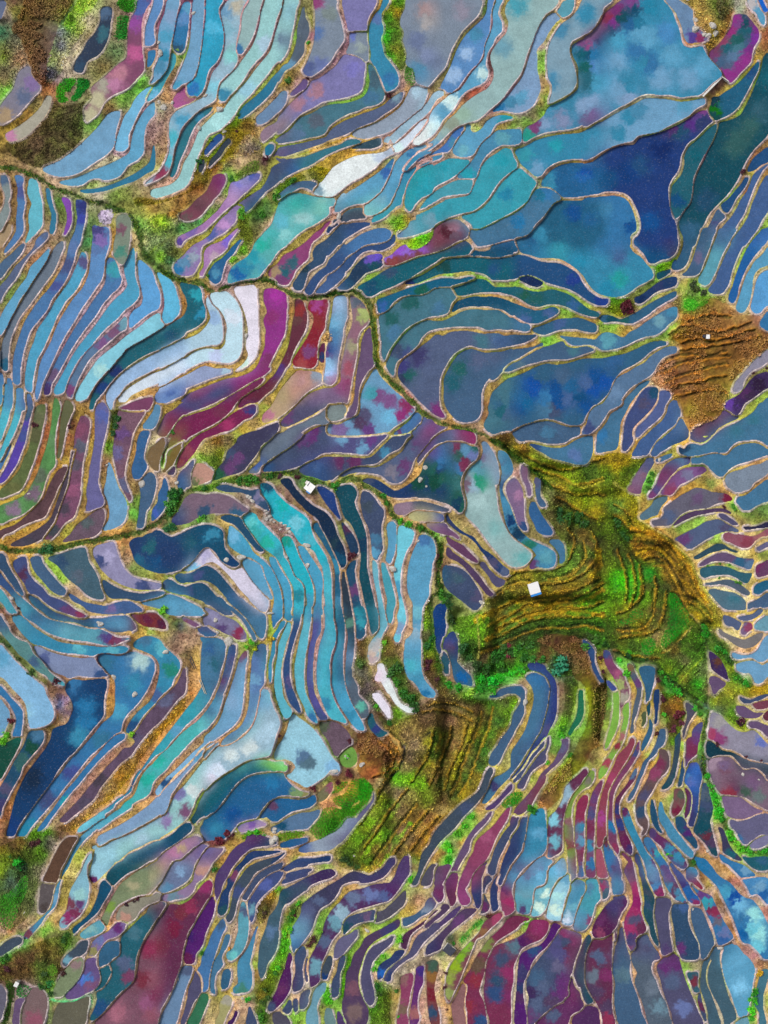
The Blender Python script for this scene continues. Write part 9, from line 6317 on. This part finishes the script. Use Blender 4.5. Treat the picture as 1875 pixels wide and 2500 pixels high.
def stem_mesh():
    bm = bmesh.new()
    for k_ in range(4):
        a = k_*1.7; m_ = bmesh.ops.create_cone(bm, cap_ends=True, segments=5, radius1=.05, radius2=.02, depth=.7)
        bmesh.ops.rotate(bm, verts=m_['verts'], cent=(0, 0, -.35), matrix=__import__('mathutils').Euler((.5*math.cos(a), .5*math.sin(a), 0)).to_matrix())
        bmesh.ops.translate(bm, verts=m_['verts'], vec=(0, 0, .3))
    me = bpy.data.meshes.new('stem'); bm.to_mesh(me); bm.free(); me.materials.append(m_trunk); return me
STEM = stem_mesh()
def colour_name(c):
    r, g, b_ = c
    if r+g+b_ < .75 and r >= g: return 'dark maroon' if r > b_*.9 else 'dark'
    if r > g*1.15 and g > b_*1.5: return 'dry straw coloured'
    if r > g*1.2: return 'reddish'
    if r > g*.9: return 'yellow'
    if r > g*.72: return 'yellow green'
    if b_ > g*.62: return 'blue green'
    if g > .58: return 'bright green'
    if g < .4: return 'dark green'
    return 'green'
things = []
for (nm, c, x, y, a, s_) in D['S']:
    r = max(2.2, a[0]*s_*.5)
    dup_ = False
    for t_ in things:
        if t_[0] == nm and math.hypot(t_[2]-x, t_[3]-y) < (18 if nm == 'shed' else 6): dup_ = True
    if not dup_: things.append((nm, c, x, y, r, [v*s_ for v in a]))
bl_i = 0
USED = {}
def ranked(pool, words_of):
    """label every thing by its look and its rank of nearness to the nearest landmark"""
    g_ = {}; out = {}
    for q_, t_ in enumerate(pool): 
        mk = near_marks(t_[0], t_[1])[0]; g_.setdefault((words_of(t_), mk), []).append((math.hypot(MARKS[mk][1]-t_[0], MARKS[mk][2]-t_[1]), q_))
    for (w_, mk), v_ in g_.items():
        for k_, (d_, q_) in enumerate(sorted(v_)):
            x, y = pool[q_][0], pool[q_][1]
            if len(v_) == 1: out[(round(x), round(y))] = f'{w_} near {MARKS[mk][0]}'
            else: out[(round(x), round(y))] = f'{w_}, {ORD[min(k_, 15)]}nearest such to {MARKS[mk][0]}'
    return out
def size_word(r): return 'big ' if r > 10 else 'small ' if r < 5.5 else ''
BL = ranked([(x, y, colour_name(c), r) for (nm, c, x, y, r, a) in things if nm == 'bush'], lambda t_: f'{size_word(t_[3])}{t_[2]} bush on the bank')
RL = ranked([(x, y, max(a)) for (nm, c, x, y, r, a) in things if nm == 'rock'], lambda t_: ('large pale boulder' if t_[2] > 14 else 'small pale stone' if t_[2] < 7.5 else 'pale grey boulder'))
def thing_label(k, x, y, cn, r): return (BL if k == 'bush' else RL).get((round(x), round(y)), f'{cn} {k} on the bank')
def hedge_label(i, q):
    a_ = near_marks(*q[0])[0]; b_ = near_marks(*q[-1]); b_ = b_[0] if b_[0] != a_ else b_[1]; m_ = near_marks(*q[len(q)//2])[0]
    lab_ = f'hedge of green scrub running from {MARKS[a_][0]} to {MARKS[b_][0]}'
    if lab_ in USED: lab_ = f'hedge of green scrub past {MARKS[m_][0]} toward {MARKS[b_][0]}'
    if lab_ in USED: lab_ = f'short stretch of scrub hedge beyond {MARKS[b_][0]} near {MARKS[a_][0]}'
    USED[lab_] = 1; return lab_
PLOTS = [(float(p[:, 0].mean()), float(p[:, 1].mean()), colour_name(c), 0) for c, p in D['V']]
PLL = ranked(PLOTS, lambda t_: f'{t_[2]} vegetable plot')
def plot_label(i, x, y, c, ar): return PLL[(round(PLOTS[i][0]), round(PLOTS[i][1]))]

for (nm, c, x, y, r, a) in things:
    if nm != 'bush' or not (-5 < x < W0+5 and -5 < y < H0+5): continue
    z = float(zat(x, y)); p = unproj(x, y, z)
    root = empty('bush', tuple(float(v) for v in p), rng.uniform(0, 6.28)); sc_ = r*PXM*1.15
    tag(root, thing_label('bush', x, y, colour_name(c), r), 'bush', 'bushes on the banks and beside the lanes')
    fo = obj('foliage', BUSH[bl_i % 8], root); fo.scale = (sc_, sc_, sc_*.85); st = obj('stem', STEM, root); st.scale = (sc_*.8, sc_*.8, sc_*.8)
    cl = lin(c)*ALB*1.05; fo.color = (*[float(v) for v in cl], 1); bl_i += 1

# hedges of scrub along the lanes and ditches
for hi, (w, p) in enumerate(D['H']):
    q = spline(p, closed=False, step=2.0); L_ = len(q)*2.0; n = int(L_*w*.5)
    r_ = np.random.default_rng(900+hi); k = r_.integers(0, len(q)-1, n); tq = q[np.minimum(k+1, len(q)-1)]-q[k]; tq /= np.maximum(np.linalg.norm(tq, axis=1)[:, None], 1e-6)
    dens = np.interp(np.arange(len(q)), np.arange(0, len(q)+8, 8), r_.uniform(-.15, 1, len(np.arange(0, len(q)+8, 8))))
    ok = r_.random(n) < dens[k]; k = k[ok]; tq = tq[ok]; n = len(k)
    off = r_.normal(0, .36*w, n)+2.2*np.sin(k*.11+hi); xx = q[k, 0]-tq[:, 1]*off+r_.normal(0, 1, n); yy = q[k, 1]+tq[:, 0]*off+r_.normal(0, 1, n)
    ii = np.clip(((yy+PAD)/G).astype(int), 0, NY-1); jj = np.clip(((xx+PAD)/G).astype(int), 0, NX-1); ok = (ids[ii, jj] == 0) & (xx > 2) & (yy > 2) & (xx < W0-2) & (yy < H0-2)
    xx, yy, off = xx[ok], yy[ok], off[ok]; n = len(xx)
    if n < 10: continue
    zz = zat(xx, yy)+np.abs(r_.normal(.35, .3, n))*np.clip(1-np.abs(off)/(w*.7), .2, 1); ctr = unproj(xx, yy, zz)
    d = r_.normal(0, 1, (n, 3)); d[:, 2] = np.abs(d[:, 2])+.5; d /= np.linalg.norm(d, axis=1)[:, None]
    u = np.cross(d, r_.normal(0, 1, (n, 3))); u /= np.linalg.norm(u, axis=1)[:, None]; v = np.cross(d, u); sz = r_.uniform(.14, .34, (n, 1))
    o3 = ctr.mean(0); co = np.stack([ctr-u*sz, ctr-v*sz*.6, ctr+u*sz, ctr+v*sz*.6], 1).reshape(-1, 3)-o3
    base_c = lin((.22, .42, .10)); vv = r_.uniform(.4, 1.5, (n, 1)); cc = base_c*vv; yl = r_.random(n) < .22; cc[yl] = lin((.5, .55, .12))*vv[yl]
    o = obj('hedge', mesh_np('hedge', co, np.arange(n*4).reshape(n, 4), m_leaf, np.repeat(cc, 4, 0)*ALB, smooth=False), None, tuple(float(v_) for v_ in o3))
    tag(o, hedge_label(hi, q), 'hedge', 'hedges of scrub along the lanes')

# vegetable plots
for vi, (c, p) in enumerate(D['V']):
    f = fillmask(spline(p)); 
    if f is None: continue
    y0, x0, m = f; ar = m.sum()
    if ar < 30: continue
    r_ = np.random.default_rng(300+vi); idx = np.nonzero(m.ravel())[0]; n = int(ar*.55); k = r_.choice(idx, n)
    xx = x0+k % m.shape[1]+r_.uniform(0, 1, n); yy = y0+k//m.shape[1]+r_.uniform(0, 1, n)
    ii = ((yy+PAD)/G).astype(int); jj = ((xx+PAD)/G).astype(int); ok = (ids[ii, jj] == 0); xx, yy = xx[ok], yy[ok]; n = len(xx)
    if n < 12: continue
    an = vi*.9; rowv = np.sin((xx*math.cos(an)+yy*math.sin(an))*2*math.pi/6.5)
    keep_ = (rowv > -.45) | (r_.random(n) < .25); xx, yy = xx[keep_], yy[keep_]; n = len(xx)
    zz = zat(xx, yy)+r_.uniform(.06, .34, n); ctr = unproj(xx, yy, zz); o3 = ctr.mean(0); o3[2] = float(zat(xx.mean(), yy.mean()))
    root = empty('vegetable_plot', tuple(float(v_) for v_ in o3)); tag(root, plot_label(vi, xx.mean(), yy.mean(), c, ar), 'vegetable plot', 'vegetable plots on the slopes')
    d = r_.normal(0, 1, (n, 3)); d[:, 2] = np.abs(d[:, 2])+.7; d /= np.linalg.norm(d, axis=1)[:, None]
    u = np.cross(d, r_.normal(0, 1, (n, 3))); u /= np.linalg.norm(u, axis=1)[:, None]; v = np.cross(d, u); sz = r_.uniform(.10, .24, (n, 1))
    co = np.stack([ctr-u*sz, ctr-v*sz*.7, ctr+u*sz, ctr+v*sz*.7], 1).reshape(-1, 3)-o3
    cc = np.repeat(lin(c)*np.array([.9, .72, .8])*r_.uniform(.35, 1.4, (n, 1)), 4, 0)*ALB
    obj('foliage', mesh_np('foliage', co, np.arange(n*4).reshape(n, 4), m_leaf, cc, smooth=False), root)

# boulders
def rock_mesh(seed):
    bm = bmesh.new(); bmesh.ops.create_icosphere(bm, subdivisions=2, radius=1); r_ = random.Random(seed)
    ph = [r_.uniform(0, 6) for _ in range(6)]
    for v in bm.verts:
        c = v.co; k = 1+.28*math.sin(c.x*2.3+ph[0])*math.cos(c.y*2.7+ph[1])+.2*math.sin(c.z*3+ph[2]+c.x*2)+r_.uniform(-.07, .07); v.co = c*k; v.co.z *= .7
    me = bpy.data.meshes.new('boulder'); bm.to_mesh(me); bm.free(); me.materials.append(m_rock); return me
ROCKS = [rock_mesh(i) for i in range(6)]
ri = 0
for (nm, c, x, y, r, a) in things:
    if nm not in ('rock', 'pit'): continue
    z = float(zat(x, y)); ii, jj = int((y+PAD)/G), int((x+PAD)/G)
    if ids[ii, jj] > 0: z = float(level[ids[ii, jj]])
    p = unproj(x, y, z)
    if nm == 'rock':
        o = obj('boulder', ROCKS[ri % 6], None, tuple(float(v) for v in p)); h = a[1] if len(a) > 1 else a[0]
        o.scale = (a[0]*PXM*.55, h*PXM*.55, min(a[0], h)*PXM*.5); o.rotation_euler = (0, 0, rng.uniform(-.4, .4)); ri += 1
        tag(o, thing_label('boulder', x, y, 'pale grey', max(a)*.5), 'boulder', 'pale boulders among the paddies')

# sheds
def box(bm, x0, x1, y0, y1, z0, z1):
    v = [bm.verts.new(p) for p in ((x0, y0, z0), (x1, y0, z0), (x1, y1, z0), (x0, y1, z0), (x0, y0, z1), (x1, y0, z1), (x1, y1, z1), (x0, y1, z1))]
    for f in ((0, 3, 2, 1), (4, 5, 6, 7), (0, 1, 5, 4), (1, 2, 6, 5), (2, 3, 7, 6), (3, 0, 4, 7)): bm.faces.new([v[i] for i in f])
def bmobj(name, fn, mat, parent, bevel=.02):
    bm = bmesh.new(); fn(bm)
    if bevel: bmesh.ops.bevel(bm, geom=list(bm.edges), offset=bevel, segments=1, affect='EDGES')
    me = bpy.data.meshes.new(name); bm.to_mesh(me); bm.free(); me.materials.append(mat); return obj(name, me, parent)
def slab(bm, w, d, z, th, pitch, corr=0):
    """sheet roof lying over a shed: pitched along y, with corrugations"""
    n = 14; xs = np.linspace(-w/2, w/2, n*2+1)
    top = []; bot = []
    for i, x in enumerate(xs):
        k = corr*(1 if i % 2 else 0)
        top.append([bm.verts.new((x, y, z+th+k+pitch*(y/d))) for y in (-d/2, 0, d/2)]); bot.append([bm.verts.new((x, y, z+k*.5+pitch*(y/d))) for y in (-d/2, 0, d/2)])
    for i in range(len(xs)-1):
        for j in range(2):
            bm.faces.new((top[i][j], top[i+1][j], top[i+1][j+1], top[i][j+1])); bm.faces.new((bot[i][j+1], bot[i+1][j+1], bot[i+1][j], bot[i][j]))
        bm.faces.new((bot[i][0], bot[i+1][0], top[i+1][0], top[i][0])); bm.faces.new((top[i][2], top[i+1][2], bot[i+1][2], bot[i][2]))
    for e in (0, -1):
        bm.faces.new([bot[e][0], top[e][0], top[e][1], top[e][2], bot[e][2], bot[e][1]][::(1 if e == 0 else -1)])
def shed(x, y, rz, w, d, h, label, roof=m_roof, wall=m_wallm, pitch=.35):
    z = float(zat(x, y)); p = unproj(x, y, z); root = empty('shed', tuple(float(v) for v in p), R(rz)); tag(root, label, 'shed', 'field sheds')
    def walls(bm):
        e = .18; box(bm, -w/2+e, w/2-e, -d/2+e, d/2-e, -.8, h-pitch*.5)
    bmobj('wall', walls, wall, root)
    bmobj('roof', lambda bm: slab(bm, w, d, h, .06, pitch, .05), roof, root, 0)
    bmobj('door', lambda bm: box(bm, -.45, .45, -d/2+.12, -d/2+.19, -.1, 1.75), m_dark, root)
    return root
# white shed on the green hillside, its lower edge hung with blue sheet
s1 = shed(1302, 1435, 17, 4.3, 4.4, 2.5, 'white roofed shed with a blue skirt on the green hillside')
def skirt(bm): box(bm, -2.15, 2.15, -3.05, -2.24, 2.24, 2.42)
bmobj('awning', skirt, m_blue, s1)
# white shed by the hedge, two roof sheets with a gap, pale lean-to on its upper side
s2 = shed(757, 1190, -37, 3.5, 3.4, 2.3, 'white roofed shed with a slit in its roof beside the hedge')
bmobj('roof_slit', lambda bm: box(bm, -1.2, -.95, -.1, 1.6, 2.36, 2.58), m_dark, s2)
bmobj('lean_to_roof', lambda bm: box(bm, -2.6, -1.76, .2, 1.5, 1.72, 1.78), m_conc, s2)
bmobj('awning', lambda bm: box(bm, -.2, 1.5, -2.2, -1.72, 2.05, 2.1), m_blue, s2)
# little pump hut in the dry crop
s3 = shed(1725, 824, 0, 1.35, 1.6, 2.0, 'tiny white hut standing in the brown dry crop', pitch=.15)
bmobj('dark_box', lambda bm: box(bm, -1.6, -.7, -.2, .9, -.4, 1.2), m_dark, s3)  # plain dark box against one side of the hut
s4 = shed(1096, 2314, -37, 4.2, 3.6, 2.2, 'black tarpaulin roofed shed beside a narrow vegetable bed', roof=m_dark)
bmobj('ridge_pole', lambda bm: box(bm, -.2, 2.05, 1.82, 1.94, 2.3, 2.4), m_bamb, s4)
s5 = shed(44, 2398, 62, 2.0, 1.5, 2.0, 'small white roofed hut at the edge of the green scrub', pitch=.2)

# bamboo water pipes carried over the knoll
def pole(x0, y0, x1, y1, z0, z1, r, mat, label):
    a = np.array(unproj(x0, y0, z0)); b_ = np.array(unproj(x1, y1, z1)); d = b_-a; L_ = float(np.linalg.norm(d))
    bm = bmesh.new(); rings = 10
    prev = None
    for k in range(rings*2+1):
        tt = k/(rings*2); rr = r*(1.18 if k % 2 else 1.0)*(1-.25*tt)
        vs = [bm.verts.new((rr*math.cos(q_*math.pi/4), rr*math.sin(q_*math.pi/4), tt*L_)) for q_ in range(8)]
        if prev: [bm.faces.new((prev[i], prev[(i+1) % 8], vs[(i+1) % 8], vs[i])) for i in range(8)]
        else: bm.faces.new(vs[::-1])
        prev = vs
    bm.faces.new(prev)
    me = bpy.data.meshes.new('bamboo_pole'); bm.to_mesh(me); bm.free(); me.materials.append(mat)
    o = obj('bamboo_pole', me, None, tuple(float(v) for v in a)); o.rotation_mode = 'QUATERNION'
    from mathutils import Vector
    o.rotation_quaternion = Vector(d).to_track_quat('Z', 'Y'); tag(o, label, 'bamboo pole', 'bamboo poles lying on the knoll'); return o
za = float(zat(465, 1605)); zb = float(zat(478, 1632))
pole(461, 1605, 474, 1632, za+.2, zb+.2, .16, m_pole, 'dark bamboo pole on the knoll, farther from the large pond')
pole(466, 1603, 479, 1634, za+.25, zb+.2, .14, m_pole, 'dark bamboo pole on the knoll, with a pale streak along it')
zc = float(zat(486, 1660)); zd = float(zat(503, 1694))
pole(486, 1660, 500, 1693, zc+.3, zd+.55, .15, m_bamb, 'thick pale bamboo pole jutting out over the blue paddy')
pole(490, 1658, 504, 1695, zc+.35, zd+.5, .11, m_bamb, 'thin pale bamboo pole jutting out over the blue paddy')

# concrete weirs beside the great pond
def weir(x0, y0, x1, y1, w, label):
    za, zb = float(zat(x0, y0)), float(zat(x1, y1)); a = np.array(unproj(x0, y0, za)); b_ = np.array(unproj(x1, y1, zb)); d = b_-a; L_ = float(np.hypot(d[0], d[1])); o3 = (a+b_)/2
    o3[2] = max(za, zb); 
    def fn(bm): box(bm, -L_/2, L_/2, -w/2, w/2, -1.0, .35)
    o = bmobj('concrete_weir', fn, m_conc, None, .04); o.location = tuple(float(v) for v in o3); o.rotation_euler = (0, 0, math.atan2(d[1], d[0])); tag(o, label, 'concrete weir', 'concrete weirs')
weir(1715, 236, 1763, 187, .75, 'long white concrete weir closing the corner of the great pond')
weir(1764, 189, 1777, 203, .3, 'short thin concrete weir beside the magenta weedy pond')
